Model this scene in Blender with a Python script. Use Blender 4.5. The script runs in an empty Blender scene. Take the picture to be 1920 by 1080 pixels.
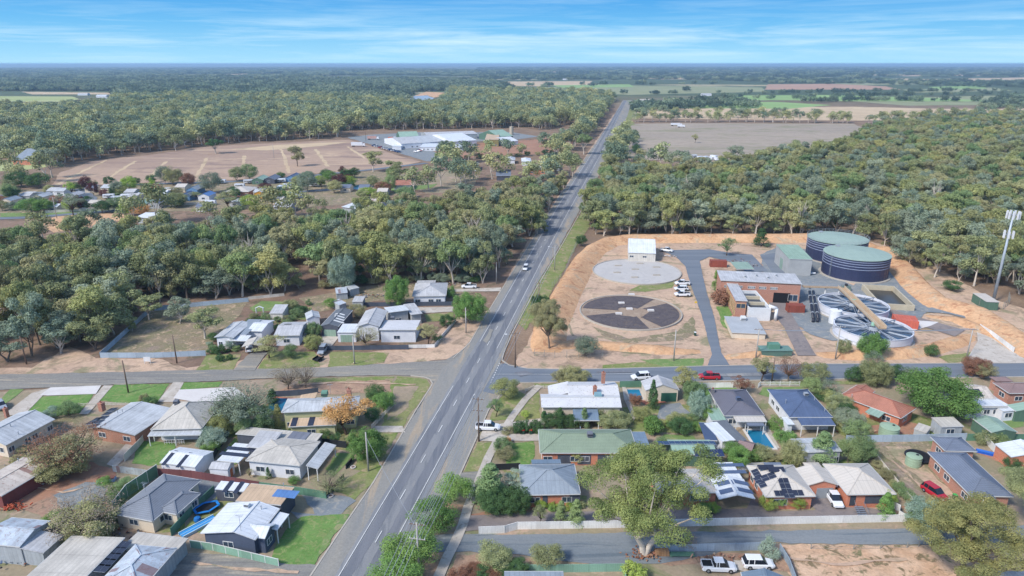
import bpy, math, random
import numpy as np
from mathutils import Vector, geometry
R=math.radians
sc=bpy.context.scene
# ---------------------------------------------------------------- camera, sky, sun, exposure
CAMH=75.0; F=1280.0; PITCH=math.atan((540-119)/F)
cd=bpy.data.cameras.new('camera'); cam=bpy.data.objects.new('camera',cd); sc.collection.objects.link(cam)
cam.location=(0,0,CAMH); cam.rotation_euler=(R(90)-PITCH,0,0)
cd.sensor_width=36; cd.lens=24; cd.clip_start=.5; cd.clip_end=90000
sc.camera=cam
SUN_EL=R(44); SUN_AZ=R(232)      # clockwise from +Y
w=bpy.data.worlds.new('World'); sc.world=w; w.use_nodes=True
nt=w.node_tree; N=nt.nodes; L=nt.links; N.clear()
def nd(tree,t,**k):
    n=tree.nodes.new(t)
    for a,b in k.items(): setattr(n,a,b)
    return n
sky=nd(nt,'ShaderNodeTexSky',sky_type='NISHITA',sun_disc=False,sun_elevation=SUN_EL,sun_rotation=SUN_AZ,air_density=1.0,dust_density=.6,ozone_density=2.0)
bgs=nd(nt,'ShaderNodeBackground'); bgs.inputs['Strength'].default_value=.14
L.new(sky.outputs[0],bgs.inputs[0])
tc=nd(nt,'ShaderNodeTexCoord'); sep=nd(nt,'ShaderNodeSeparateXYZ'); L.new(tc.outputs['Generated'],sep.inputs[0])
# azure band low over the horizon
grad=nd(nt,'ShaderNodeValToRGB'); L.new(sep.outputs['Z'],grad.inputs[0])
er=grad.color_ramp.elements
er[0].position=0.0; er[0].color=(.36,.66,.86,1); er[1].position=.16; er[1].color=(.05,.22,.58,1)
e=er.new(.02); e.color=(.27,.58,.83,1); e=er.new(.05); e.color=(.15,.46,.79,1); e=er.new(.085); e.color=(.075,.34,.73,1)
mp=nd(nt,'ShaderNodeMapping'); mp.inputs['Scale'].default_value=(3.2,3.2,52); mp.inputs['Rotation'].default_value=(0,R(.9),0); mp.inputs['Location'].default_value=(.35,0,.2); L.new(tc.outputs['Generated'],mp.inputs[0])
cn=nd(nt,'ShaderNodeTexNoise'); cn.inputs['Scale'].default_value=1.35; cn.inputs['Detail'].default_value=9; cn.inputs['Roughness'].default_value=.62; cn.inputs['Distortion'].default_value=.35; L.new(mp.outputs[0],cn.inputs[0])
cr=nd(nt,'ShaderNodeValToRGB'); cr.color_ramp.elements[0].position=.45; cr.color_ramp.elements[1].position=.80; L.new(cn.outputs[0],cr.inputs[0])
# the cloud bank lies between about 1 and 4 degrees up
bk=nd(nt,'ShaderNodeValToRGB'); L.new(sep.outputs['Z'],bk.inputs[0]); b=bk.color_ramp.elements
b[0].position=0; b[0].color=(.35,.35,.35,1); b[1].position=.10; b[1].color=(.35,.35,.35,1)
e=b.new(.018); e.color=(1,1,1,1); e=b.new(.040); e.color=(1,1,1,1); e=b.new(.058); e.color=(.35,.35,.35,1)
mul=nd(nt,'ShaderNodeMath',operation='MULTIPLY'); L.new(cr.outputs[0],mul.inputs[0]); L.new(bk.outputs[0],mul.inputs[1])
cm=nd(nt,'ShaderNodeMix',data_type='RGBA'); L.new(mul.outputs[0],cm.inputs[0]); L.new(grad.outputs[0],cm.inputs[6]); cm.inputs[7].default_value=(.60,.80,.92,1)
bgb=nd(nt,'ShaderNodeBackground'); L.new(cm.outputs[2],bgb.inputs[0]); bgb.inputs[1].default_value=.64
ms=nd(nt,'ShaderNodeMapRange'); ms.inputs['From Min'].default_value=.14; ms.inputs['From Max'].default_value=.34; L.new(sep.outputs['Z'],ms.inputs[0])
mx=nd(nt,'ShaderNodeMixShader'); L.new(ms.outputs[0],mx.inputs[0]); L.new(bgb.outputs[0],mx.inputs[1]); L.new(bgs.outputs[0],mx.inputs[2])
wo=nd(nt,'ShaderNodeOutputWorld'); L.new(mx.outputs[0],wo.inputs[0])
sd=bpy.data.lights.new('sun','SUN'); sd.energy=2.4; sd.angle=R(10); sd.color=(1,.95,.87)
sun=bpy.data.objects.new('sun',sd); sc.collection.objects.link(sun)
sdir=Vector((math.sin(SUN_AZ)*math.cos(SUN_EL),math.cos(SUN_AZ)*math.cos(SUN_EL),math.sin(SUN_EL)))
sun.rotation_euler=sdir.to_track_quat('Z','Y').to_euler()
sc.view_settings.view_transform='Standard'; sc.view_settings.look='None'; sc.view_settings.exposure=.90
sc.view_settings.gamma=1; sc.view_settings.use_curve_mapping=False
# ---------------------------------------------------------------- helpers
CP,SP=math.cos(PITCH),math.sin(PITCH)
def G(px,py,z=0.0):
    x=(px-960)/F; y=(540-py)/F
    d=Vector((x, CP+y*SP, -SP+y*CP))
    t=(z-CAMH)/d.z
    return Vector((d.x*t,d.y*t,z))
def PX(X,Y,Z=0.0):
    z=Z-CAMH; dep=Y*CP-z*SP; up=Y*SP+z*CP
    return 960+F*X/dep, 540-F*up/dep
COL=sc.collection
class MB:
    def __init__(s): s.v=[]; s.f=[]; s.m=[]
    def poly(s,pts,mi=0):
        n=len(s.v); s.v+= [tuple(p) for p in pts]; s.f.append(tuple(range(n,n+len(pts)))); s.m.append(mi); return s
    def box(s,x0,y0,z0,x1,y1,z1,mi=0,t=0,tt=None):
        a=[(x0,y0,z0),(x1,y0,z0),(x1,y1,z0),(x0,y1,z0),(x0+t,y0+t,z1),(x1-t,y0+t,z1),(x1-t,y1-t,z1),(x0+t,y1-t,z1)]
        n=len(s.v); s.v+=a
        for q in ((0,3,2,1),(4,5,6,7),(0,1,5,4),(1,2,6,5),(2,3,7,6),(3,0,4,7)): s.f.append(tuple(n+i for i in q)); s.m.append(mi)
        return s
    def bar(s,p,q,wd,ht,mi=0):   # box along p->q, width wd, height ht, p,q at its mid height
        p=Vector(p); q=Vector(q); d=(q-p).normalized()
        u=d.cross(Vector((0,0,1)))
        if u.length<1e-3: u=Vector((1,0,0))
        u.normalize(); v=u.cross(d).normalized(); u=u*(wd/2); v=v*(ht/2)
        a=[p-u-v,p+u-v,p+u+v,p-u+v,q-u-v,q+u-v,q+u+v,q-u+v]; n=len(s.v); s.v+=[tuple(i) for i in a]
        for f in ((0,1,2,3),(7,6,5,4),(0,4,5,1),(1,5,6,2),(2,6,7,3),(3,7,4,0)): s.f.append(tuple(n+i for i in f)); s.m.append(mi)
        return s
    def cyl(s,p,q,r0,r1=None,n=8,mi=0,cap=True):
        if r1 is None: r1=r0
        p=Vector(p); q=Vector(q); d=(q-p)
        if d.length<1e-6: return s
        d.normalize(); u=d.orthogonal().normalized(); v=d.cross(u)
        k=len(s.v)
        for c,r in ((p,r0),(q,r1)):
            for i in range(n):
                a=2*math.pi*i/n; s.v.append(tuple(c+u*(r*math.cos(a))+v*(r*math.sin(a))))
        for i in range(n):
            j=(i+1)%n; s.f.append((k+i,k+j,k+n+j,k+n+i)); s.m.append(mi)
        if cap:
            s.f.append(tuple(k+n-1-i for i in range(n))); s.m.append(mi); s.f.append(tuple(k+n+i for i in range(n))); s.m.append(mi)
        return s
    def lathe(s,prof,n=48,mi=0,cx=0,cy=0):
        k=len(s.v)
        for r,z in prof:
            for i in range(n):
                a=2*math.pi*i/n; s.v.append((cx+r*math.cos(a),cy+r*math.sin(a),z))
        for j in range(len(prof)-1):
            for i in range(n):
                i2=(i+1)%n; s.f.append((k+j*n+i,k+j*n+i2,k+(j+1)*n+i2,k+(j+1)*n+i)); s.m.append(mi)
        return s
    def build(s,name,mats,parent=None,loc=(0,0,0),rz=0,smooth=False,uv=True):
        me=bpy.data.meshes.new(name); me.from_pydata(s.v,[],s.f)
        if not isinstance(mats,(list,tuple)): mats=[mats]
        for m in mats: me.materials.append(m)
        if len(mats)>1: me.polygons.foreach_set('material_index',s.m)
        if smooth: me.polygons.foreach_set('use_smooth',[True]*len(s.f))
        if uv:
            ul=me.uv_layers.new(name='UVMap').data; vs=me.vertices
            for p in me.polygons:
                n=p.normal
                if abs(n.z)>.985: u=Vector((1,0,0)); v=Vector((0,1,0))
                else:
                    u=Vector((-n.y,n.x,0)).normalized(); v=n.cross(u)
                for li in p.loop_indices:
                    c=vs[me.loops[li].vertex_index].co; ul[li].uv=(c.dot(u),c.dot(v))
        o=bpy.data.objects.new(name,me); COL.objects.link(o)
        if parent: o.parent=parent
        else: o.location=loc; o.rotation_euler=(0,0,rz)
        return o
def tag(o,label=None,cat=None,group=None,kind=None):
    if label: o['label']=label
    if cat: o['category']=cat
    if group: o['group']=group
    if kind: o['kind']=kind
    return o
def thing(name,label,cat,loc=(0,0,0),rz=0,group=None):
    o=bpy.data.objects.new(name,None); COL.objects.link(o); o.location=loc; o.rotation_euler=(0,0,rz); o.empty_display_size=.5
    return tag(o,label,cat,group)
def copytree(o,loc=None,rz=None,label=None,scale=None,parent=None,kids=True):
    c=o.copy(); COL.objects.link(c)
    if parent: c.parent=parent
    if loc is not None: c.location=loc
    if rz is not None: c.rotation_euler=(0,0,rz)
    if scale is not None: c.scale=scale
    if label: c['label']=label
    if kids:
        for ch in list(KIDS.get(o.name,[])) or [q for q in o.children]:
            copytree(ch,parent=c)
    return c
KIDS={}
# ---------------------------------------------------------------- materials
def lin(c): 
    return tuple(((x/255)/12.92 if x/255<=.04045 else ((x/255+.055)/1.055)**2.4) for x in c)
def C(r,g,b,k=.84): 
    q=lin((r,g,b)); return (q[0]*k,q[1]*k,q[2]*k,1)
MC={}
def base(name,rough=.85,spec=.2,metal=0):
    m=bpy.data.materials.new(name); m.use_nodes=True; t=m.node_tree; p=t.nodes['Principled BSDF']
    p.inputs['Roughness'].default_value=rough; p.inputs['Specular IOR Level'].default_value=spec; p.inputs['Metallic'].default_value=metal
    return m,t,p
def mathn(t,op,a,b=None,c=None):
    n=t.nodes.new('ShaderNodeMath'); n.operation=op
    for i,x in enumerate((a,b,c)):
        if x is None: continue
        if isinstance(x,(int,float)): n.inputs[i].default_value=x
        else: t.links.new(x,n.inputs[i])
    return n.outputs[0]
def mixc(t,f,a,b,mode='MIX'):
    n=t.nodes.new('ShaderNodeMix'); n.data_type='RGBA'; n.blend_type=mode
    for i,x in ((0,f),(6,a),(7,b)):
        if isinstance(x,(int,float,tuple)): n.inputs[i].default_value=x
        else: t.links.new(x,n.inputs[i])
    return n.outputs[2]
def noise(t,vec,scale,detail=4,rough=.55,dist=0):
    n=t.nodes.new('ShaderNodeTexNoise'); n.inputs['Scale'].default_value=scale; n.inputs['Detail'].default_value=detail; n.inputs['Roughness'].default_value=rough; n.inputs['Distortion'].default_value=dist
    t.links.new(vec,n.inputs['Vector']); return n.outputs[0]
def ramp(t,x,stops):
    n=t.nodes.new('ShaderNodeValToRGB'); e=n.color_ramp.elements
    while len(e)<len(stops): e.new(.5)
    for i,(p,c) in enumerate(stops):
        e[i].position=p; e[i].color=c if isinstance(c,tuple) else (c,c,c,1)
    t.links.new(x,n.inputs[0]); return n.outputs[0]
def surf(key,col,kind='plain',rough=.75,spec=.3,metal=0,var=.12,rust=0):
    k=(key,)
    if k in MC: return MC[k]
    m,t,p=base(key,rough,spec,metal); col=col if len(col)==4 else C(*col)
    tcn=t.nodes.new('ShaderNodeTexCoord'); geo=t.nodes.new('ShaderNodeNewGeometry')
    pos=geo.outputs['Position']; uv=tcn.outputs['UV']
    n1=noise(t,pos,.35,5,.6); f=ramp(t,n1,[(.3,1-var),(.7,1+var*.6)])
    c=mixc(t,1.0,col,f,'MULTIPLY')
    n3=noise(t,pos,3.5,3,.6); f3=ramp(t,n3,[(.3,1-var*.6),(.7,1+var*.4)]); c=mixc(t,1.0,c,f3,'MULTIPLY')
    sx=t.nodes.new('ShaderNodeSeparateXYZ'); t.links.new(uv,sx.inputs[0]); U,V=sx.outputs[0],sx.outputs[1]
    h=None
    if kind in('corr','rib'):
        fr=mathn(t,'FRACT',mathn(t,'MULTIPLY',U,1/.76)); seam=mathn(t,'LESS_THAN',fr,.10)
        c=mixc(t,mathn(t,'MULTIPLY',seam,.22),c,(0.05,.05,.06,1))
        mpn=t.nodes.new('ShaderNodeMapping'); mpn.inputs['Scale'].default_value=(1.3,.16,1); t.links.new(uv,mpn.inputs[0])
        st=noise(t,mpn.outputs[0],1.0,4,.6); c=mixc(t,1.0,c,ramp(t,st,[(.3,1-var*1.3),(.7,1.05)]),'MULTIPLY')
        # overlapping sheet ends
        fv=mathn(t,'FRACT',mathn(t,'MULTIPLY',V,1/3.9)); c=mixc(t,mathn(t,'MULTIPLY',mathn(t,'LESS_THAN',fv,.02),.3),c,(0.06,.06,.06,1))
        sn=mathn(t,'SINE',mathn(t,'MULTIPLY',U,2*math.pi/.19)); h=mathn(t,'MULTIPLY',sn,.012)
        if rust:
            rn=noise(t,mpn.outputs[0],.9,5,.7); c=mixc(t,ramp(t,rn,[(.66-rust,0.0),(.70-rust*.7,1.0)]),c,C(120,66,52))
    elif kind=='tile':
        fv=mathn(t,'FRACT',mathn(t,'MULTIPLY',V,1/.36)); c=mixc(t,mathn(t,'MULTIPLY',mathn(t,'LESS_THAN',fv,.16),.38),c,(.02,.02,.02,1))
        fu=mathn(t,'FRACT',mathn(t,'MULTIPLY',U,1/.33)); c=mixc(t,mathn(t,'MULTIPLY',mathn(t,'LESS_THAN',fu,.14),.16),c,(.02,.02,.02,1))
        h=mathn(t,'MULTIPLY',fv,.03)
    elif kind=='brick':
        bt=t.nodes.new('ShaderNodeTexBrick'); t.links.new(uv,bt.inputs['Vector']); bt.inputs['Scale'].default_value=1.0
        bt.inputs['Brick Width'].default_value=.34; bt.inputs['Row Height'].default_value=.12; bt.inputs['Mortar Size'].default_value=.016
        t.links.new(c,bt.inputs['Color1']); t.links.new(mixc(t,1.0,c,(.78,.74,.72,1),'MULTIPLY'),bt.inputs['Color2']); bt.inputs['Mortar'].default_value=C(190,170,155)
        c=bt.outputs[0]
    elif kind=='board':
        fv=mathn(t,'FRACT',mathn(t,'MULTIPLY',V,1/.2)); c=mixc(t,mathn(t,'MULTIPLY',mathn(t,'LESS_THAN',fv,.15),.3),c,(.03,.03,.03,1))
    elif kind=='fence':
        fr=mathn(t,'FRACT',mathn(t,'MULTIPLY',U,1/.28)); c=mixc(t,mathn(t,'MULTIPLY',mathn(t,'LESS_THAN',fr,.25),.14),c,(.03,.03,.03,1))
        pn=t.nodes.new('ShaderNodeTexWhiteNoise'); pn.noise_dimensions='1D'; t.links.new(mathn(t,'FLOOR',mathn(t,'MULTIPLY',U,1/2.4)),pn.inputs['W'])
        c=mixc(t,1.0,c,ramp(t,pn.outputs[0],[(0,.86),(1,1.08)]),'MULTIPLY')
    elif kind=='plank':
        fr=mathn(t,'FRACT',mathn(t,'MULTIPLY',U,1/.15)); c=mixc(t,mathn(t,'MULTIPLY',mathn(t,'LESS_THAN',fr,.2),.4),c,(.02,.02,.02,1))
        pn=t.nodes.new('ShaderNodeTexWhiteNoise'); pn.noise_dimensions='1D'; t.links.new(mathn(t,'FLOOR',mathn(t,'MULTIPLY',U,1/.15)),pn.inputs['W'])
        c=mixc(t,1.0,c,ramp(t,pn.outputs[0],[(0,.75),(1,1.12)]),'MULTIPLY')
    elif kind=='spot':
        vn=t.nodes.new('ShaderNodeTexVoronoi'); vn.inputs['Scale'].default_value=1.4; t.links.new(pos,vn.inputs[0])
        c=mixc(t,mathn(t,'MULTIPLY',mathn(t,'LESS_THAN',vn.outputs[0],.2),.35),c,C(120,105,85))
    elif kind=='patched':   # patchwork of old and new sheets, some rusted
        pn=t.nodes.new('ShaderNodeTexWhiteNoise'); pn.noise_dimensions='2D'
        cb=t.nodes.new('ShaderNodeCombineXYZ'); t.links.new(mathn(t,'FLOOR',mathn(t,'MULTIPLY',U,1/.8)),cb.inputs[0]); t.links.new(mathn(t,'FLOOR',mathn(t,'MULTIPLY',V,1/3.4)),cb.inputs[1]); t.links.new(cb.outputs[0],pn.inputs['Vector'])
        c=mixc(t,1.0,c,ramp(t,pn.outputs[0],[(0,.8),(1,1.1)]),'MULTIPLY')
        c=mixc(t,mathn(t,'MULTIPLY',mathn(t,'GREATER_THAN',pn.outputs[0],.90),.7),c,C(112,60,50))
        n5=noise(t,pos,1.6,6,.75,1.0); c=mixc(t,ramp(t,n5,[(.54,0.0),(.66,.75)]),c,C(128,78,62))
    t.links.new(c,p.inputs['Base Color'])
    if h is not None:
        bm=t.nodes.new('ShaderNodeBump'); bm.inputs['Distance'].default_value=1.0; bm.inputs['Strength'].default_value=.5; t.links.new(h,bm.inputs['Height']); t.links.new(bm.outputs[0],p.inputs['Normal'])
    MC[k]=m; return m
def ground(key,c1,c2,c3=None,s=.12,fine=2.0,amt=.35,thr=.5,wid=.12,streak=None,bump=.04,c4=None):
    m,t,p=base(key,.95,.1); geo=t.nodes.new('ShaderNodeNewGeometry'); pos=geo.outputs['Position']
    v=pos
    if streak:
        mpn=t.nodes.new('ShaderNodeMapping'); mpn.inputs['Rotation'].default_value=(0,0,streak[0]); mpn.inputs['Scale'].default_value=(streak[1],streak[2],1); t.links.new(pos,mpn.inputs[0]); v=mpn.outputs[0]
    n1=noise(t,v,s,7,.62,.5); c=mixc(t,ramp(t,n1,[(thr-wid,0.0),(thr+wid,1.0)]),C(*c1),C(*c2))
    if c3:
        n2=noise(t,v,s*2.7,7,.68,.8); c=mixc(t,ramp(t,n2,[(.53,0.0),(.62,1.0)]),c,C(*c3))
    if c4:
        mo=t.nodes.new('ShaderNodeMapping'); mo.inputs['Location'].default_value=(71,33,5); t.links.new(v,mo.inputs[0])
        n4=noise(t,mo.outputs[0],s*1.7,6,.7,.6); c=mixc(t,ramp(t,n4,[(.55,0.0),(.64,1.0)]),c,C(*c4))
    n3=noise(t,pos,fine,6,.75); c=mixc(t,1.0,c,ramp(t,n3,[(.3,1-amt),(.7,1+amt)]),'MULTIPLY')
    t.links.new(c,p.inputs['Base Color'])
    if bump:
        bm=t.nodes.new('ShaderNodeBump'); bm.inputs['Distance'].default_value=bump; bm.inputs['Strength'].default_value=.7; t.links.new(n3,bm.inputs['Height']); t.links.new(bm.outputs[0],p.inputs['Normal'])
    return m
RA=-R(10.7)
M={}
M['litter']=ground('litter',(128,106,92),(150,126,108),(110,100,82),s=.06,fine=.9,amt=.2,c4=(160,138,118))
M['dirt']=ground('dirt',(186,158,138),(204,176,150),(158,138,118),s=.06,fine=.9,amt=.2,c4=(148,140,112),wid=.16)
M['dirt2']=ground('dirt2',(162,144,126),(146,138,112),(178,154,134),s=.06,fine=1.3,amt=.16,c4=(126,130,94),wid=.2)
M['orange']=ground('orange',(204,162,126),(218,180,144),(184,142,108),s=.07,fine=1.2,amt=.2,bump=.2,c4=(168,142,114),wid=.16)
M['red']=ground('red',(158,118,98),(176,136,112),(146,124,108),s=.1,fine=1.4,amt=.16,wid=.2)
M['brown']=ground('brown',(160,130,112),(180,150,126),(136,118,100),s=.2,fine=2,amt=.2)
M['grass']=ground('grass',(110,136,82),(124,146,90),(148,148,108),s=.25,fine=2.5,amt=.2)
M['lawn']=ground('lawn',(98,132,70),(114,146,82),(140,150,98),s=.3,fine=3,amt=.2,c4=(126,140,88))
M['dry']=ground('dry',(140,140,96),(124,136,82),(164,148,118),s=.13,fine=1.8,amt=.25,c4=(112,130,70))
M['weed']=ground('weed',(148,132,112),(130,126,96),(186,162,138),s=.14,fine=1.6,amt=.3,c4=(150,134,120))
M['asphalt']=ground('asphalt',(132,134,138),(143,144,146),(122,125,130),s=.22,fine=4,amt=.12,streak=(-RA,1,.09),bump=0,c4=(152,150,148))
M['tyre']=ground('tyre',(116,119,126),(126,128,134),(110,114,122),s=.3,fine=4,amt=.12,streak=(-RA,1,.05),bump=0)
M['asphalt2']=ground('asphalt2',(112,120,130),(124,131,140),None,s=.25,fine=4,amt=.08,streak=(0,.06,1),bump=0)
M['shoulder']=ground('shoulder',(138,138,136),(152,148,140),(168,154,136),s=.14,fine=3,amt=.16,streak=(-RA,1,.12),bump=0)
M['gravelroad']=ground('gravelroad',(148,144,136),(134,132,128),(168,158,142),s=.2,fine=2.5,amt=.2,streak=(R(3),.07,1),bump=0,c4=(124,122,120))
M['gravel']=ground('gravel',(124,132,138),(140,144,146),(158,156,150),s=.2,fine=3,amt=.16)
M['lane']=ground('lane',(122,130,136),(138,142,144),(106,116,124),s=.16,fine=3,amt=.13,streak=(0,.08,1))
M['drive']=ground('drive',(134,126,124),(146,136,132),(124,118,118),s=.2,fine=3,amt=.1,bump=0)
M['conc']=ground('conc',(186,176,164),(200,192,182),(170,160,148),s=.25,fine=2.5,amt=.08,bump=0)
M['concp']=ground('concp',(206,200,196),(216,212,208),None,s=.2,fine=2,amt=.05,bump=0)
M['pave']=ground('pave',(176,116,96),(192,132,110),None,s=.5,fine=4,amt=.15,bump=0)
M['paddock']=ground('paddock',(164,140,124),(184,158,136),(150,128,116),s=.012,fine=.25,amt=.12,c4=(196,170,144),streak=(0,.35,1))
M['paddock2']=ground('paddock2',(160,148,134),(172,158,142),(148,142,118),s=.012,fine=.12,amt=.14,streak=(0,.4,1))
M['tan']=ground('tan',(196,172,142),(206,184,152),(176,156,128),s=.01,fine=.1,amt=.08)
M['sandweed']=ground('sandweed',(200,164,134),(216,184,156),(132,116,90),s=.16,fine=1.2,amt=.24,bump=.2,c4=(120,118,86))
M['fgreen']=ground('fgreen',(140,168,108),(150,176,116),None,s=.01,fine=.1,amt=.08)
M['fpale']=ground('fpale',(176,180,128),(160,172,112),None,s=.01,fine=.1,amt=.08)
M['fbrown']=ground('fbrown',(176,142,122),(186,152,130),None,s=.01,fine=.1,amt=.06)
M['folive']=ground('folive',(140,146,112),(156,158,124),None,s=.008,fine=.1,amt=.08)
M['pond']=ground('pond',(186,182,178),(192,188,184),(180,176,174),s=.15,fine=2,amt=.05,bump=0)
M['sludge']=ground('sludge',(92,86,90),(104,97,98),(82,77,80),s=.4,fine=3,amt=.16,c4=(116,104,96))
M['mark']=surf('mark',(222,222,220),var=.12)
M['kerb']=surf('kerb',(184,176,164),var=.12)
M['water']=surf('water',(34,58,84),rough=.06,spec=.5,var=.1)
M['pool']=surf('pool',(34,120,156),rough=.05,spec=.5,var=.05)
M['river']=surf('river',(168,176,184),rough=.3,spec=.5,var=.05)
# far land: woodland floor near, mixed farmland and scrub towards the horizon
def farground():
    m,t,p=base('land',.95,.1); geo=t.nodes.new('ShaderNodeNewGeometry'); pos=geo.outputs['Position']
    near=mixc(t,ramp(t,noise(t,pos,.05,6,.65),[(.4,0.0),(.6,1.0)]),C(128,108,92),C(150,128,108))
    mpn=t.nodes.new('ShaderNodeMapping'); mpn.inputs['Scale'].default_value=(.5,1,1); t.links.new(pos,mpn.inputs[0])
    nf=noise(t,mpn.outputs[0],.0011,5,.6,.4)
    far=mixc(t,ramp(t,nf,[(.52,0.0),(.56,1.0)]),C(92,104,78),C(176,166,134))
    nf2=noise(t,mpn.outputs[0],.0035,5,.7,.4); far=mixc(t,ramp(t,nf2,[(.46,1.0),(.53,0.0)]),far,C(84,98,76))
    s=t.nodes.new('ShaderNodeSeparateXYZ'); t.links.new(pos,s.inputs[0])
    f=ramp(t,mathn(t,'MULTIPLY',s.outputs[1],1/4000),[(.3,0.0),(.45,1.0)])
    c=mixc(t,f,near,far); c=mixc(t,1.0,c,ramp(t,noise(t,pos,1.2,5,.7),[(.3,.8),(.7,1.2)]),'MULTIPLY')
    t.links.new(c,p.inputs['Base Color']); return m
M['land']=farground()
LAY={'litter':1,'paddock':2,'paddock2':2,'tan':1,'fgreen':3,'fpale':2,'fbrown':2,'folive':1,'dirt':2,'dirt2':3,'weed':3,'orange':3,'sandweed':3,'red':4,'brown':5,'dry':5,'grass':6,'lawn':6,'gravel':6,'gravelroad':7,'shoulder':8,'asphalt2':9,'asphalt':10,'tyre':11,'lane':7,'drive':8,'conc':9,'concp':10,'pave':10,'river':4,'pond':5,'sludge':5,'mark':14}
NP=[0]
def patch(name,mk,pts,jit=None,z=None,world=False,seg=1.6):
    rnd=random.Random(len(pts)*7+NP[0]); NP[0]+=1
    W=[Vector(p) if world else G(*p) for p in pts]
    if jit is None: jit={'conc':0,'concp':0,'drive':.05,'asphalt':.04,'asphalt2':.04,'mark':0,'pave':0,'lane':.25,'pond':0,'tyre':.15}.get(mk,.35)
    out=[]
    if jit>0:
        for i,a in enumerate(W):
            b=W[(i+1)%len(W)]; ln=(b-a).length; dist=(a-Vector((0,0,CAMH))).length; sg=max(seg,dist/90); n=max(1,min(60,int(ln/sg)))
            nn=Vector((-(b-a).y,(b-a).x,0)).normalized() if ln>1e-6 else Vector()
            for k in range(n):
                p=a.lerp(b,k/n); p=p+nn*rnd.uniform(-1,1)*jit*max(1,dist/250)*(0 if k==0 else 1); out.append(p)
    else: out=W
    zz=(LAY[mk]*.014+.0004*NP[0]%.0135 if z is None else z)
    if z is None: zz=LAY[mk]*.02+(NP[0]%38)*.0005
    out=[Vector((p.x,p.y,zz)) for p in out]
    mb=MB(); tris=geometry.tessellate_polygon([out])
    mb.v=[tuple(p) for p in out]
    for a,b,c in tris:
        A,B,Cc=out[a],out[b],out[c]
        if (B-A).cross(Cc-A).z<0: b,c=c,b
        mb.f.append((a,b,c)); mb.m.append(0)
    o=mb.build(name,M[mk],uv=False); return tag(o,kind='structure')
def strip(name,mk,pts,wd,z=None,off=0):
    """ribbon of even width along a line of picture points laid on the ground"""
    W=[G(*p) for p in pts]; Lf=[];Rt=[]
    for i,p in enumerate(W):
        a=W[max(0,i-1)]; b=W[min(len(W)-1,i+1)]; d=(b-a); d.z=0; d.normalize(); n=Vector((-d.y,d.x,0))
        Lf.append(p+n*(wd/2+off)); Rt.append(p+n*(-wd/2+off))
    return patch(name,mk,[tuple(q) for q in Lf+Rt[::-1]],world=True,z=z,jit=None if mk not in('mark',) else 0)
def kerb(pts,wd=.28,h=.13):
    W=[G(*p) for p in pts]; mb=MB()
    for a,b in zip(W[:-1],W[1:]):
        a2=Vector((a.x,a.y,h/2)); b2=Vector((b.x,b.y,h/2)); d=(b2-a2).normalized()*.02; mb.bar(a2+d,b2-d,wd,h+.2)
    o=mb.build('kerb',M['kerb']); return tag(o,kind='structure')
# ---------------------------------------------------------------- the land
mb=MB(); mb.poly([(-60000,-400,0),(60000,-400,0),(60000,70000,0),(-60000,70000,0)]); tag(mb.build('ground',M['land'],uv=False),kind='structure')
# soils
patch('ground_soil','litter',[(-150,690),(0,700),(400,692),(800,676),(850,672),(1100,300),(0,360),(-400,400)],jit=.5)
patch('ground_soil','dirt',[(-100,705),(0,704),(380,695),(600,690),(800,678),(862,668),(925,580),(880,590),(840,600),(800,655),(640,662),(480,672),(350,690),(290,672),(180,672),(130,650),(60,690),(0,690)],jit=.6)
patch('ground_soil','dirt2',[(-60,740),(75,730),(380,717),(560,709),(740,704),(800,708),(811,722),(585,1080),(560,1120),(-150,1150)],jit=.2)
patch('ground_soil','weed',[(190,668),(207,640),(275,583),(400,566),(468,560),(450,590),(402,640),(385,665)],jit=.3)
patch('ground_soil','dirt',[(1000,700),(1130,693),(1500,684),(1990,682),(1990,600),(1860,560),(1700,470),(1600,445),(1140,447),(1080,480),(1040,560),(990,640),(965,680)],jit=.6)
patch('ground_soil','dirt2',[(975,718),(1300,715),(1990,706),(2050,1150),(760,1150),(800,1000),(864,888),(916,770),(960,728)],jit=.2)
patch('verge','dry',[(965,600),(1000,545),(1055,455),(1110,365),(1135,320),(1150,320),(1095,440),(1070,480),(1030,560),(985,620)],jit=.5)
patch('verge','dry',[(1130,318),(1160,235),(1185,195),(1196,195),(1185,235),(1160,318)],jit=.8)
patch('verge','dirt',[(930,560),(985,460),(1045,370),(1100,290),(1150,215),(1158,215),(1110,290),(1062,355),(1000,450),(930,570)],jit=.3)
patch('clearing','orange',[(70,418),(110,405),(165,398),(230,402),(250,412),(190,418),(150,430),(100,436)])
# paddocks and fields
patch('paddock','paddock',[(95,352),(110,325),(180,300),(270,292),(400,274),(520,268),(655,262),(700,275),(740,290),(790,303),(720,318),(600,325),(430,338),(250,347)])
for pts in ([(105,348),(148,325),(200,300)],[(190,345),(225,320),(255,302)],[(275,338),(296,317),(312,303)],[(368,332),(380,312),(388,296)],[(455,327),(457,308),(458,292)],[(542,325),(535,300),(525,275)],[(615,312),(603,295),(592,280)],[(685,297),(665,284),(652,275)]):
    strip('track','tan',pts,2.6,z=.07+.003*NP[0]%.02)
patch('paddock','tan',[(430,280),(520,272),(600,268),(660,266),(600,274),(500,282)],z=.075)
patch('paddock','paddock2',[(1160,232),(1300,231),(1600,232),(1640,250),(1580,290),(1400,305),(1250,300),(1190,300),(1148,275)])
patch('field','tan',[(1178,222),(1600,226),(1990,224),(1990,203),(1760,204),(1600,200),(1200,202)])
patch('field','fgreen',[(1183,200),(1260,194),(1450,191),(1560,197),(1480,204),(1300,203),(1190,205)])
patch('field','fgreen',[(1365,188),(1385,179),(1560,178),(1760,184),(1880,190),(1600,190),(1480,188)])
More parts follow.
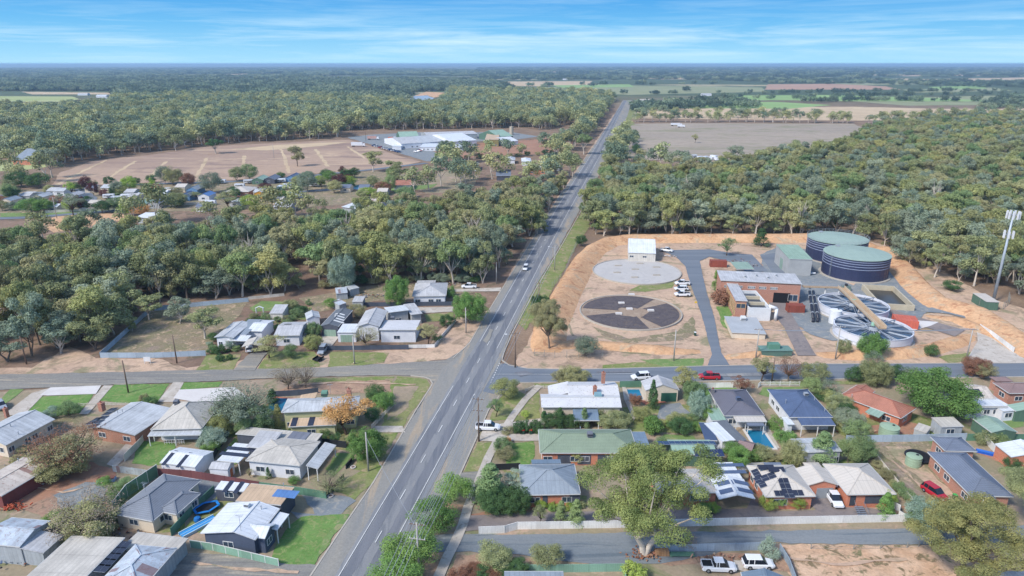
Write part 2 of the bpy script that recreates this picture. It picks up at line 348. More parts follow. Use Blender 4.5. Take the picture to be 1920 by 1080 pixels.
patch('field','fbrown',[(1435,168),(1440,158),(1560,157),(1660,162),(1690,168)])
patch('field','folive',[(960,165),(1170,160),(1430,164),(1435,172),(1180,178),(1050,172)])
patch('field','tan',[(930,153),(1110,152),(1110,159),(1000,162),(940,160)])
patch('field','fgreen',[(1030,160),(1180,158),(1190,163),(1060,165)])
patch('field','folive',[(1560,187),(1990,176),(1990,196),(1700,198)])
patch('field','fgreen',[(1740,163),(1840,160),(1850,166),(1760,168)])
patch('field','tan',[(1700,149),(1990,144),(1990,149),(1800,154)])
patch('field','tan',[(1600,140),(1920,137),(1990,140),(1700,143)])
patch('field','tan',[(1300,137),(1480,135),(1480,138),(1330,140)])
patch('field','fpale',[(-60,180),(135,181),(150,186),(120,191),(-60,190)])
patch('field','tan',[(40,172),(215,174),(215,177),(60,177)])
patch('field','fpale',[(-40,306),(60,302),(95,312),(40,320),(-40,322)])
patch('river','river',[(768,188),(775,180),(800,179),(815,184),(800,190)])
patch('river_bank','orange',[(772,181),(800,172),(835,174),(828,181),(812,183),(800,178.5)])
patch('yard','gravel',[(650,258),(690,253),(780,248),(960,248),(1010,256),(960,263),(900,265),(800,275),(835,300),(800,303),(742,285),(700,272)])
patch('yard','red',[(795,290),(880,270),(1000,262),(1070,250),(1085,262),(1060,286),(900,294),(840,303)])
patch('yard','orange',[(780,295),(830,285),(840,300),(800,302)])
patch('yard','dirt2',[(770,350),(830,320),(900,330),(880,360),(800,362)])
# caravan park ground
patch('park_ground','weed',[(-60,362),(120,352),(260,348),(430,342),(600,330),(700,320),(790,330),(760,360),(690,380),(560,390),(400,395),(200,398),(-60,410)])
for pts in ([(-60,372),(120,358),(260,346),(430,341),(560,332),(700,318),(800,306)],[(150,355),(172,372),(160,392)],[(-60,412),(60,408),(230,394),(330,386)],[(180,388),(300,378),(420,372),(560,360),(700,350)]):
    strip('park_road','asphalt2',pts,6)
patch('lawn','grass',[(190,372),(220,360),(280,356),(290,366),(230,370)]); patch('lawn','grass',[(0,400),(110,398),(230,392),(225,397),(0,408)])
patch('lawn','grass',[(730,352),(820,345),(810,352),(740,362)])
# roads
patch('side_road','gravelroad',[(-100,707),(0,703),(380,695),(600,690),(790,679),(835,676),(880,650),(880,720),(811,722),(805,713),(790,707),(740,704),(560,708),(380,716),(75,728),(-100,738)],jit=.25)
patch('road_shoulder','shoulder',[(560,1120),(583,1080),(700,905),(811,722),(830,690),(862,668),(905,602),(955,520),(1000,447),(1060,352),(1100,292),(1140,235),(1168,188),(1186,188),(1172,230),(1125,325),(1100,372),(1055,452),(1000,545),(955,630),(938,682),(990,693),(975,718),(955,728),(916,770),(864,888),(800,1000),(735,1120)],jit=.12)
def L2(a,b,y): return (a[0]+(b[0]-a[0])*(y-a[1])/(b[1]-a[1]),y)
LP=[(L2((742,905),(850,725),1120)),(742,905),(850,725),(900,642),(1047,386),(1108,291),(1150,220),(1170,189)]
RP=[(L2((801.5,905),(890,740.4),1120)),(801.5,905),(890,740.4),(932,655),(1020,482),(1072,386),(1126,291),(1158,220),(1174,189)]
def offp(P,w):   # world points shifted sideways
    W=[G(*p) for p in P]; o=[]
    for i,p in enumerate(W):
        a=W[max(0,i-1)]; b=W[min(len(W)-1,i+1)]; d=(b-a).normalized(); o.append(p+Vector((d.y,-d.x,0))*w)
    return o
patch('main_road','asphalt',[tuple(q) for q in offp(LP,-.7)+offp(RP,1.3)[::-1]],world=True,jit=.08)
def lerpline(f):
    out=[]
    for y in (1120,1000,905,800,725,642,560,482,420,386,340,291,250,220,189):
        def at(P):
            for a,b in zip(P[:-1],P[1:]):
                if a[1]>=y>=b[1]: return L2(a,b,y)[0]
            return P[-1][0]
        out.append((at(LP)+(at(RP)-at(LP))*f,y))
    return out
for f,nm in ((.20,1),(.80,2)):
    strip('wheel_track','tyre',lerpline(f),1.7)
patch('street','asphalt2',[(932,688),(945,682),(990,692),(1060,694),(1130,693),(1320,688),(1500,684),(1990,682),(1990,706),(1500,712),(1300,715),(1060,717),(975,718),(925,740),(905,735)],jit=.06)
# markings
def mline(P,wd,dash=None,name='road_marking',y0=2000,y1=0):
    W=[G(*p) for p in P]; mb=MB(); z=.30; acc=0
    for a,b in zip(W[:-1],W[1:]):
        ln=(b-a).length; d=(b-a)/ln; n=Vector((-d.y,d.x,0))*wd/2; s=0
        step=dash[0]+dash[1] if dash else ln
        s=-(acc%step) if dash else 0
        while s<ln:
            e=min(ln,s+(dash[0] if dash else ln)); st=max(0,s)
            if e>st:
                p=a+d*st; q=a+d*e; mb.poly([(p-n)[:2]+(z,),(q-n)[:2]+(z,),(q+n)[:2]+(z,),(p+n)[:2]+(z,)])
            s+=step
        acc+=ln
    for f in range(len(mb.f)):
        pass
    o=mb.build(name,M['mark'],uv=False); return tag(o,kind='structure')
mline([p for p in LP if p[1]>=725],.13); mline([(900,642),(1047,386),(1108,291),(1150,220)],.13)
mline([LP[0],(801.5-0,905)] if 0 else [RP[0],(801.5,905),(890,740.4)],.13); mline([(932,655),(1020,482),(1072,386),(1126,291),(1158,220)],.13)
mline(lerpline(.46),.15,(3,9))
mline([(920,720),(929,700),(937,682)],.22,(.7,.7)); mline([(928,703.5),(1000,703.5),(1080,704),(1210,702)],.14)
mline([(1340,1195/1.0*0+700),(1345,702)],.01)
kerb([(580,1085),(640,994),(700,906),(740,838),(780,770),(808,726),(811,720),(806,712),(795,708),(770,705)])
kerb([(975,718.5),(1060,717.5),(1300,716),(1500,712.5),(1990,706.5)])
kerb([(762,1085),(800,1003),(864,888),(890,830),(916,770),(940,738),(975,718.5)])
kerb([(1990,681.5),(1500,683.5),(1320,687.5),(1130,692.5),(1060,693.5),(990,692),(955,686),(941,676),(945,662),(958,630),(1003,545),(1058,452),(1103,372)])
kerb([(850,672),(880,645),(905,602),(955,520),(1000,447),(1057,355)])
# bottom-right lane, drives, paths
patch('lane','lane',[(790,1035),(800,1005),(860,1003),(1000,1003),(1300,998),(1730,992),(1800,990),(1990,985),(1990,1015),(1700,1022),(1500,1020),(1440,1018),(1370,1030),(1340,1040),(1240,1058),(1150,1062),(1040,1052),(960,1040),(860,1036)])
patch('driveway','drive',[(858,978),(880,968),(1000,962),(1290,958),(1400,955),(1410,935),(1440,960),(1530,958),(1500,928),(1570,928),(1600,950),(1660,958),(1700,975),(1500,980),(1300,985),(1180,988),(950,990),(870,998)])
patch('driveway','gravel',[(590,965),(560,920),(640,930),(668,940),(640,965),(600,975),(560,975),(545,960)])
patch('driveway','gravelroad',[(340,1040),(420,1040),(560,1060),(600,1062),(575,1100),(300,1110),(320,1060)])
patch('driveway','gravel',[(370,895),(420,905),(404,935),(300,990),(290,980),(372,930)])
patch('driveway','conc',[(200,872),(236,834),(258,818),(262,835),(216,878)])
patch('driveway','conc',[(5,780),(60,738),(95,728),(45,780)]); patch('driveway','concp',[(75,742),(95,728),(190,724),(180,740),(90,743)])
patch('driveway','conc',[(148,778),(195,724),(212,724),(165,778)]); patch('driveway','conc',[(295,755),(325,718),(345,718),(325,755)])
patch('driveway','concp',[(325,748),(337,732),(440,727),(470,750),(405,762)],jit=0)
patch('driveway','gravelroad',[(437,696),(470,663),(503,662),(478,696)],z=.21)
patch('driveway','conc',[(598,660),(604,630),(640,628),(622,650)])
patch('driveway','conc',[(740,578),(850,576),(850,585),(800,588)])
patch('driveway','conc',[(830,543),(940,540),(938,547),(835,548)])
patch('driveway','conc',[(700,800),(755,800),(760,812),(700,812)])
patch('driveway','conc',[(908,800),(1020,785),(1022,797),(940,803),(925,829),(897,828)]);
patch('driveway','conc',[(938,815),(1025,815),(1022,828),(940,828)],z=.215)
patch('driveway','gravelroad',[(864,888),(908,884),(905,905),(890,915),(855,905)],z=.20)
strip('footpath','conc',[(1012,724),(985,750),(962,780),(935,822),(915,860),(895,910),(878,950),(868,985)],1.7,z=.235)
strip('footpath','conc',[(868,985),(855,1015),(838,1048),(815,1100)],1.7,z=.235)
patch('driveway','conc',[(1640,1090),(1640,1075)] if 0 else [(1376,1068),(1374,1052),(1400,1053),(1402,1075)])
patch('patio','conc',[(1400,800),(1440,800),(1462,842),(1415,845)],z=.20)
patch('terrace','pave',[(1195,750),(1235,747),(1250,756),(1210,760)]); patch('garden_path','conc',[(1166,725),(1172,725),(1192,785),(1188,790),(1170,750)],z=.20)
patch('garden_bed','gravel',[(1240,760),(1275,756),(1295,775),(1275,790),(1230,785)])
patch('garden_bed','red',[(845,935),(900,965),(870,975),(900,960),(1000,955),(960,972),(870,975)] if 0 else [(880,965),(1000,940),(1060,945),(1000,957),(900,972)])
patch('verge','brown',[(840,945),(870,948),(860,970),(830,985),(810,1000),(795,995)]); patch('verge','brown',[(770,1090),(800,1040),(850,1038),(828,1090)])
patch('verge','brown',[(856,1040),(1040,1050),(1050,1062),(930,1078),(840,1078)])
patch('verge','brown',[(1180,1020),(1230,1010),(1260,1040),(1340,1035),(1480,1040),(1500,1080),(1380,1050),(1260,1062),(1190,1050)])
patch('vacant_lot','sandweed',[(1445,1022),(1700,1024),(1990,1018),(1990,1110),(1500,1110)],z=.1); patch('vacant_lot','weed',[(1455,1024),(1560,1030),(1530,1050),(1500,1075)])
patch('yard','weed',[(1600,830),(1740,825),(1760,870),(1850,945),(1760,985),(1700,930)],z=.11)
patch('yard','dirt',[(1660,838),(1690,838),(1740,880),(1800,940),(1890,955),(1860,965),(1780,935),(1700,880)],z=.13)
patch('yard','red',[(1625,800),(1700,790),(1745,800),(1720,815),(1610,812)]); patch('yard','red',[(1830,850),(1880,870),(1900,880),(1920,865),(1880,840)])
patch('yard','red',[(60,905),(90,880),(160,865),(215,880),(215,905),(140,920),(90,940),(40,955),(20,930)]); patch('yard','gravel',[(100,930),(160,905),(205,910),(190,950),(120,960)],z=.15)
patch('yard','brown',[(40,950),(120,925),(220,950),(230,985),(120,990)]); patch('yard','brown',[(330,1035),(420,1045),(440,1090),(300,1090)])
patch('yard','red',[(1690,950),(1720,945),(1745,960),(1700,965)])
# lawns and verges
for p in ([(28,780),(70,745),(175,740),(150,775),(100,782)],[(187,752),(215,722),(318,720),(295,755),(240,758)],[(333,732),(345,718),(418,716),(410,726)],[(0,752),(20,730),(45,731),(0,765)],
    [(247,870),(265,828),(330,832),(318,870),(280,875)],[(408,862),(440,822),(470,832),(448,868),(430,878)],[(505,1060),(520,1020),(545,985),(565,970),(655,965),(590,1060)],
    [(615,920),(700,870),(735,880),(700,905),(665,938),(640,925)],[(610,880),(632,850),(665,852),(640,880),(625,895)],[(340,1000),(380,950),(440,935),(435,955),(385,1000)],
    [(870,885),(895,830),(925,830),(905,885)],[(948,860),(960,832),(1000,828),(1003,855),(985,885),(950,880)],[(918,790),(935,745),(968,732),(985,740),(955,788)],[(962,790),(975,750),(1010,735),(1012,785)],
    [(1232,828),(1245,815),(1300,818),(1305,826),(1245,832)],[(1312,745),(1318,728),(1380,728),(1385,735),(1330,750)],[(1422,740),(1430,727),(1500,726),(1510,733),(1440,745)],
    [(365,700),(388,665),(452,665),(435,697),(400,699)],[(482,695),(505,660),(590,660),(600,688),(520,693)],[(615,688),(620,660),(730,662),(720,680),(650,690)],
    [(468,578),(490,565),(530,566),(545,578),(520,582),(475,585)],[(545,600),(560,580),(585,575),(580,600)],[(795,590),(850,586),(850,600),(800,605)],
    [(1570,835),(1600,800),(1620,830),(1600,850)],[(1880,790),(1920,775),(1920,800),(1890,805)],[(1355,612),(1343,575),(1365,575),(1375,590),(1362,600),(1368,620)],
    [(1390,835),(1400,828),(1415,845),(1385,850)],[(1250,680),(1320,676),(1318,685),(1280,688)],[(1140,492),(1200,488),(1220,490),(1150,496)],[(1180,545),(1200,535),(1240,532),(1270,522),(1260,540),(1210,548)]):
    patch('lawn','lawn' if p[0][0] in(28,247,408,505,948,1250,1312,333,1343,1355,187) else 'dry' if p[0][0] in (918,962,870,365,482,615,545,795,1570,340,1180) else 'grass',p,jit=.25)
patch('verge','dry',[(745,706),(800,712),(806,722),(700,885),(660,880),(720,790),(715,750)]); patch('yard','dirt2',[(740,725),(785,725),(760,770),(725,790),(735,745)],z=.135)
patch('lawn','grass',[(500,960),(510,965)] if 0 else [(600,1030),(640,965),(655,967),(592,1058)],z=.155)
patch('verge','dry',[(560,715),(600,709),(740,707),(735,725),(560,735)]); patch('verge','brown',[(500,740),(560,720),(730,712),(735,735),(620,740)],z=.125)
patch('verge','dry',[(1000,720),(1300,718),(1310,722),(1010,727)],z=.14); patch('verge','dry',[(1430,716),(1640,714),(1600,722),(1440,722)],z=.145)
patch('verge','dry',[(1130,685),(1300,672),(1310,690),(1130,692)]); patch('verge','grass',[(1200,675),(1320,672),(1318,688),(1250,690)])
patch('verge','dry',[(1760,670),(1850,655),(1860,668),(1780,682)])
patch('ramp','conc',[(1833,640),(1815,670),(1820,681),(1990,681),(1920,655),(1880,625),(1830,610)],z=.16)
# works roads
patch('works_road','asphalt2',[(1325,690),(1335,665),(1315,590),(1295,535),(1285,500),(1265,480),(1235,470),(1330,468),(1375,476),(1410,478),(1440,510),(1400,512),(1370,492),(1330,482),(1312,490),(1320,530),(1340,600),(1352,662),(1370,688)],jit=.1)
patch('works_road','gravel',[(1425,478),(1465,460),(1520,470),(1560,520),(1600,536),(1665,500),(1690,525),(1745,582),(1720,600),(1690,640),(1560,640),(1520,628),(1480,600),(1445,560)],z=.19)
patch('works_road','asphalt2',[(1425,480),(1480,470),(1520,512),(1450,515)],z=.21)
patch('works_road','drive',[(1440,565),(1470,565),(1490,600),(1530,668),(1495,668),(1470,615),(1450,590)],z=.22)
patch('works_road','drive',[(1640,570),(1700,590),(1810,620),(1790,632),(1720,610),(1650,592)],z=.225)
patch('works_road','gravel',[(1700,582),(1800,572),(1860,590),(1990,680),(1990,700),(1900,645),(1840,605),(1780,590)],z=.26)
patch('works_ground','weed',[(1110,612),(1180,636),(1270,622),(1300,590),(1306,625),(1280,638),(1180,644),(1130,630)],z=.09)
patch('works_slab','concp',[(1690,600),(1760,605),(1745,612),(1700,625)],z=.24)

for p in ([(-60,160),(120,158),(240,160),(120,163),(-60,163)],[(600,146),(760,144),(900,147),(780,150),(640,149)],[(300,140),(460,139),(520,141),(340,142)],[(740,152),(930,150),(900,155),(760,156)],[(1490,150),(1700,147),(1720,151),(1560,154)],[(1200,146),(1380,144),(1400,148),(1240,149)],[(1750,130),(1990,129),(1990,131),(1780,132)],[(1000,133),(1150,132),(1150,134),(1020,135)]): patch('field','tan',p)
for p in ([(1150,167),(1420,165),(1430,172),(1200,176)],[(1690,168),(1860,164),(1900,170),(1720,174)],[(1560,156),(1700,154),(1720,158),(1600,160)]): patch('field','folive',p)

patch('yard','gravel',[(1195,752),(1250,752),(1290,775),(1230,790),(1200,775)],z=.12) if 0 else None
patch('garden','dry',[(1165,765),(1330,757),(1335,790),(1300,812),(1180,812)],z=.075)
patch('garden','dry',[(372,830),(410,800),(520,790),(690,800),(650,845),(560,835),(440,820)],z=.075)
patch('garden','weed',[(60,790),(150,770),(180,800),(150,860),(60,880)],z=.073)
patch('garden','dry',[(225,930),(300,905),(372,905),(340,1000),(300,1000)],z=.073)
patch('garden','dry',[(1545,735),(1700,770),(1760,790),(1750,830),(1590,828),(1560,800)],z=.075)
patch('garden','dry',[(1400,862),(1600,862),(1640,900),(1590,880),(1400,880)],z=.075)
patch('garden','grass',[(1575,838),(1600,835),(1640,880),(1615,878)],z=.12)
patch('garden','dry',[(940,880),(1000,945),(1100,950),(1100,930),(980,930),(975,890)],z=.073)
patch('garden','weed',[(560,560),(700,535),(860,530),(900,545),(850,560),(700,565),(600,585)],z=.074)
patch('road_patch','tyre',[(1120,697),(1180,696),(1185,700),(1118,701)],z=.29); patch('road_patch','asphalt',[(1345,703),(1440,700),(1450,706),(1350,708)],z=.292)
patch('road_patch','shoulder',[(905,640),(918,618),(925,620),(912,645)],z=.291); patch('road_patch','tyre',[(965,700),(985,697),(1000,702),(975,708)],z=.291)
strip('dirt_track','dirt',[(1120,452),(1085,500),(1060,545),(1040,600)],3,z=3.0) if 0 else None
for pts in ([(1130,640),(1200,648),(1280,645)],[(1070,560),(1060,600),(1075,630)],[(1100,652),(1180,662),(1300,664)],[(1130,480),(1170,480),(1200,482)]): strip('wheel_rut','dirt2',pts,.7,z=.11)
for pts in ([(1470,1045),(1560,1060),(1700,1050)],[(1640,840),(1690,880),(1760,945)],[(60,915),(120,925),(200,905)],[(360,1055),(440,1068),(560,1075)],[(560,722),(640,718),(780,722)]): strip('wheel_rut','dirt',pts,.6,z=.235)
# ---------------------------------------------------------------- trees
def leafmat(key,c1,c2,c3,tr=.28):
    m=bpy.data.materials.new(key); m.use_nodes=True; t=m.node_tree; t.nodes.clear()
    tcn=t.nodes.new('ShaderNodeTexCoord'); oi=t.nodes.new('ShaderNodeObjectInfo'); geo=t.nodes.new('ShaderNodeNewGeometry')
    n1=noise(t,tcn.outputs['Object'],.42,3,.6); c=mixc(t,ramp(t,n1,[(.38,0.0),(.62,1.0)]),C(*c1,k=1.08),C(*c2,k=1.0))
    c=mixc(t,ramp(t,oi.outputs['Random'],[(.45,0.0),(1,.75)]),c,C(*c3,k=1.02))
    rr=t.nodes.new('ShaderNodeTexWhiteNoise'); rr.noise_dimensions='1D'; t.links.new(mathn(t,'MULTIPLY',oi.outputs['Random'],97.0),rr.inputs['W'])
    c=mixc(t,1.0,c,ramp(t,rr.outputs[0],[(0,.82),(1,1.18)]),'MULTIPLY')
    ri=geo.outputs['Random Per Island']; c=mixc(t,1.0,c,ramp(t,ri,[(0,.9),(1,1.1)]),'MULTIPLY')
    d=t.nodes.new('ShaderNodeBsdfDiffuse'); tl=t.nodes.new('ShaderNodeBsdfTranslucent'); mx=t.nodes.new('ShaderNodeMixShader'); mx.inputs[0].default_value=tr
    o=t.nodes.new('ShaderNodeOutputMaterial'); t.links.new(c,d.inputs[0]); t.links.new(c,tl.inputs[0]); t.links.new(d.outputs[0],mx.inputs[1]); t.links.new(tl.outputs[0],mx.inputs[2]); t.links.new(mx.outputs[0],o.inputs[0])
    return m
LF={}
def lf(k,*c): LF[k]=leafmat(k,*c)
lf('olive',(158,162,116),(132,140,102),(176,172,124)); lf('grey',(144,156,134),(122,138,118),(160,166,140)); lf('green',(134,154,108),(112,136,94),(150,164,110)); lf('yellow',(166,168,112),(140,148,100),(176,170,114))
lf('bright',(122,154,88),(102,136,76),(138,164,92)); lf('dark',(88,116,76),(72,100,66),(100,126,80)); lf('blue',(150,168,150),(130,152,134),(160,174,154)); lf('autumn',(210,162,104),(192,138,88),(216,178,120)); lf('rust',(150,112,92),(134,98,82),(160,124,100))
lf('twig',(154,140,124),(136,124,112),(152,144,118)); lf('plum',(112,74,72),(98,66,66),(122,80,76)); lf('brownish',(162,158,118),(146,144,110),(170,166,122)); lf('lime',(156,178,88),(136,160,78),(168,182,100)); lf('gum',(142,150,94),(104,120,74),(142,146,94)); lf('gumy',(154,150,98),(120,126,84),(152,148,98))
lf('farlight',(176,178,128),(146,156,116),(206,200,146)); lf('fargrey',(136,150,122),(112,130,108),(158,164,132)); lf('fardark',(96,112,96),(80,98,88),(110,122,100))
BK={'pale':surf('bark_pale',(208,196,182),var=.25),'grey':surf('bark_grey',(128,114,102),var=.25),'dark':surf('bark_dark',(84,70,60),var=.25)}
def crown_arrays(rng,clumps,nleaf,ls,up=.35,flat=.62,droop=0):
    P=[];
    for (cx,cy,cz,rc) in clumps:
        n=max(4,int(nleaf)); d=rng.normal(size=(n,3)); d[:,2]+=up; d/=np.linalg.norm(d,axis=1)[:,None]
        rad=rc*(rng.uniform(.45,1.08,n)**.6)[:,None]
        c=d*rad; c[:,2]*=flat
        if droop: c[:,2]-=droop*rng.uniform(0,1,n)*(np.hypot(c[:,0],c[:,1])/rc)**2*rc
        c+=np.array([cx,cy,cz])
        nn=d+rng.normal(size=(n,3))*.45; nn[:,2]+=.25; nn/=np.linalg.norm(nn,axis=1)[:,None]
        a=np.cross(nn,rng.normal(size=(n,3))); a/=np.linalg.norm(a,axis=1)[:,None]; b=np.cross(nn,a)
        s=ls*rng.uniform(.55,1.25,n)[:,None]/2; s2=s*rng.uniform(.5,.95,n)[:,None]
        q=np.stack([c-a*s,c-b*s2,c+a*s,c+b*s2],1); P.append(q)
    return np.concatenate(P)
def quads_mesh(name,Q,mat):
    n=len(Q); me=bpy.data.meshes.new(name); me.vertices.add(n*4); me.vertices.foreach_set('co',Q.reshape(-1).astype(np.float32))
    me.loops.add(n*4); me.loops.foreach_set('vertex_index',np.arange(n*4,dtype=np.int32)); me.polygons.add(n)
    me.polygons.foreach_set('loop_start',np.arange(0,n*4,4,dtype=np.int32)); me.polygons.foreach_set('loop_total',np.full(n,4,dtype=np.int32))
    me.update(calc_edges=True); me.materials.append(mat); return me
def limbs(rng,mb,base_h,r0,targets,fork=None,lean=(0,0),n=6):
    top=Vector((lean[0],lean[1],base_h)); mid=Vector((lean[0]*.35,lean[1]*.35,base_h*.5))
    mb.cyl((0,0,-.3),mid,r0*1.25,r0*.9,n,cap=False); mb.cyl(mid,top,r0*.9,r0*.72,n,cap=False)
    for t in targets:
        t=Vector(t); k=top.lerp(t,.45)+Vector((rng.uniform(-.5,.5),rng.uniform(-.5,.5),rng.uniform(-.1,.5)))*(t-top).length*.12
        mb.cyl(top-Vector((0,0,r0*.4)),k,r0*.5,r0*.3,max(4,n-1),cap=False); mb.cyl(k,t,r0*.3,r0*.08,4,cap=False)
def make_proto(kind,seed,H,Rr,ncl,nleaf,ls,leaf,bark,z0=.35,rc=.34,shape='euc',limbn=9,r0=None,up=.35,flat=.62,droop=0,boles=1):
    rng=np.random.default_rng(seed); cl=[]
    lobes=[(math.cos(a)*Rr*rng.uniform(.3,.6),math.sin(a)*Rr*rng.uniform(.3,.6),H*rng.uniform(max(.34,z0+.1),.84)) for a in np.linspace(0,6.28,6)[:-1]+rng.uniform(0,6)]+[(0,0,H*.84)]
    for i in range(ncl):
        if shape=='euc':
            l=lobes[i%len(lobes)]; d=rng.normal(size=3); d/=np.linalg.norm(d); d[2]=abs(d[2])*.9-.25
            rr=Rr*.5*rng.uniform(.5,1); c=(l[0]+d[0]*rr,l[1]+d[1]*rr,min(H*(1-rc*.28),max(H*z0,l[2]+d[2]*rr)))
            r=Rr*rc*rng.uniform(.65,1.1)
        elif shape=='round':
            d=rng.normal(size=3); d/=np.linalg.norm(d); k=rng.uniform(.5,.92); zc=(z0+1)/2*H; rz=(1-z0)/2*H
            c=(d[0]*Rr*k,d[1]*Rr*k,zc+d[2]*rz*k); r=Rr*rc*rng.uniform(.75,1.05)
        elif shape=='cone':
            f=rng.uniform(0,1)**.8; a=rng.uniform(0,6.28); rad=Rr*(1-f)**.7*.72; c=(math.cos(a)*rad,math.sin(a)*rad,H*(z0+(1-z0)*f*.95)); r=Rr*rc*(1.15-f*.6)
        cl.append((c[0],c[1],c[2],r))
    Q=crown_arrays(rng,cl,nleaf,ls,up,flat,droop)
    cm=quads_mesh('crown',Q,LF[leaf]); mb=MB(); r0=r0 or H*.022
    tg=[cl[i][:3] for i in rng.choice(len(cl),min(limbn,len(cl)),replace=False)]
    if boles==1: limbs(rng,mb,H*(.28 if shape=='euc' else max(.1,z0*.9)),r0,tg,lean=(rng.uniform(-.6,.6),rng.uniform(-.6,.6)))
    else:
        for k in range(boles): limbs(rng,mb,H*.22,r0*.75,tg[k::boles],lean=(math.cos(k*2.1+seed)*H*.08,math.sin(k*2.1+seed)*H*.08))
    for (x,y,z,r) in cl[:0]: pass
    me=bpy.data.meshes.new('trunk'); me.from_pydata(mb.v,[],mb.f); me.materials.append(BK[bark]); me.polygons.foreach_set('use_smooth',[True]*len(mb.f))
    return dict(H=H,R=Rr,crown=cm,trunk=me)
PR={}
for i,(lf,bk) in enumerate([('olive','pale'),('grey','pale'),('olive','grey'),('grey','grey'),('green','pale'),('yellow','pale'),('brownish','pale'),('olive','pale')]):
    PR['euc%d'%i]=make_proto('euc',10+i,14,5.2,34+i%3*5,135,.48,lf,bk,z0=.2,rc=.30,limbn=14,flat=.88,boles=1+i%2,r0=.30)
for i,lf in enumerate(['farlight','fargrey','olive']): PR['low%d'%i]=make_proto('low',40+i,14,6.2,20,40,1.0,lf,'pale',z0=.2,rc=.40,limbn=5,flat=.8)
for i,(lf,n,sp) in enumerate([('fardark',14,24),('fargrey',14,24),('fardark',10,20)]):
    rng=np.random.default_rng(70+i); Q=[]
    for k in range(n):
        x,y=rng.uniform(-sp/2,sp/2,2); H=rng.uniform(11,17); cl=[(x+rng.uniform(-3,3),y+rng.uniform(-3,3),H*rng.uniform(.25,.85),rng.uniform(2.8,4.2)) for _ in range(6)]
        Q.append(crown_arrays(rng,cl,13,2.3))
    PR['clump%d'%i]=dict(H=14,R=sp/2,crown=quads_mesh('crown',np.concatenate(Q),LF[lf]),trunk=None)
PR['big0']=make_proto('big',3,21,10,115,760,.21,'gum','pale',z0=.3,rc=.165,limbn=34,r0=.62,flat=.8,boles=2)
PR['big1']=make_proto('big',8,17,9.5,115,700,.21,'gumy','grey',z0=.2,rc=.18,limbn=20,r0=.45,flat=.75)
for i in range(3):
    PR['round%d'%i]=make_proto('round',100+i,8,4,50,230,.24,'green','grey',z0=.12,rc=.34,shape='round',limbn=6,flat=.8,up=.2)
for i in range(2): PR['pepper%d'%i]=make_proto('pep',110+i,10,6,110,240,.26,'green','grey',z0=.05,rc=.21,shape='round',limbn=6,flat=.85,up=.25,droop=.8)
for i in range(2): PR['open%d'%i]=make_proto('open',120+i,8,4,40,130,.22,'twig','dark',z0=.32,rc=.24,shape='euc',limbn=24,r0=.2,flat=.7)
for i in range(2): PR['bare%d'%i]=make_proto('bare',130+i,8,5,60,80,.17,'twig','grey',z0=.25,rc=.24,shape='round',limbn=55,r0=.22)
for i in range(2): PR['cone%d'%i]=make_proto('cone',140+i,8,1.5,44,140,.2,'dark','dark',z0=.04,rc=.5,shape='cone',limbn=3,r0=.12,flat=1)
PR['ball0']=make_proto('ball',150,2,1.1,60,60,.13,'dark','dark',z0=.02,rc=.3,shape='round',limbn=2,r0=.05,flat=.9)
for i in range(2): PR['bush%d'%i]=make_proto('bush',160+i,2.4,1.8,26,150,.15,'green','grey',z0=.0,rc=.36,shape='round',limbn=8,r0=.05,flat=.8,up=.5)
TR=random.Random(5)
def put_tree(proto,loc,H,Rr,name,label,cat,leaf=None,group=None,rz=None,bark=None):
    p=PR[proto]; e=thing(name,label,cat,loc,TR.uniform(0,6.28) if rz is None else rz,group); sx=Rr/p['R']; sz=H/p['H']
    for nm,me in (('trunk',p['trunk']),('crown',p['crown'])):
        if me is None: continue
        o=bpy.data.objects.new(nm,me); COL.objects.link(o); o.parent=e; o.scale=(sx,sx,sz)
        if nm=='crown' and leaf: o.material_slots[0].link='OBJECT'; o.material_slots[0].material=LF[leaf]
        if nm=='trunk' and bark: o.material_slots[0].link='OBJECT'; o.material_slots[0].material=BK[bark]
    return e
def T(proto,px,py,H,Rr,label,leaf=None,name='tree',cat='tree',group=None,bark=None): return put_tree(proto,G(px,py),H,Rr,name,label,cat,leaf,group,bark=bark)
def inpoly(x,y,P):
    c=False; j=len(P)-1
    for i in range(len(P)):
        xi,yi=P[i]; xj,yj=P[j]
        if (yi>y)!=(yj>y) and x<(xj-xi)*(y-yi)/(yj-yi)+xi: c=not c
        j=i
    return c
FR=random.Random(77)
def sample(polys,excl,sp,dens=1.0):
    out=[]
    for P in polys:
        W=[G(*p) for p in P]; x0=min(p.x for p in W); x1=max(p.x for p in W); y0=min(p.y for p in W); y1=max(p.y for p in W)
        ny=int((y1-y0)/sp)+1; nx=int((x1-x0)/sp)+1
        for j in range(ny):
            for i in range(nx):
                X=x0+(i+.5*(j%2)+FR.uniform(-.42,.42))*sp; Y=y0+(j+FR.uniform(-.42,.42))*sp
                if FR.random()>dens: continue
                px,py=PX(X,Y)
                if px<-160 or px>2080: continue
                if inpoly(px,py,P) and not any(inpoly(px,py,e) for e in excl): out.append((X,Y))
    return out
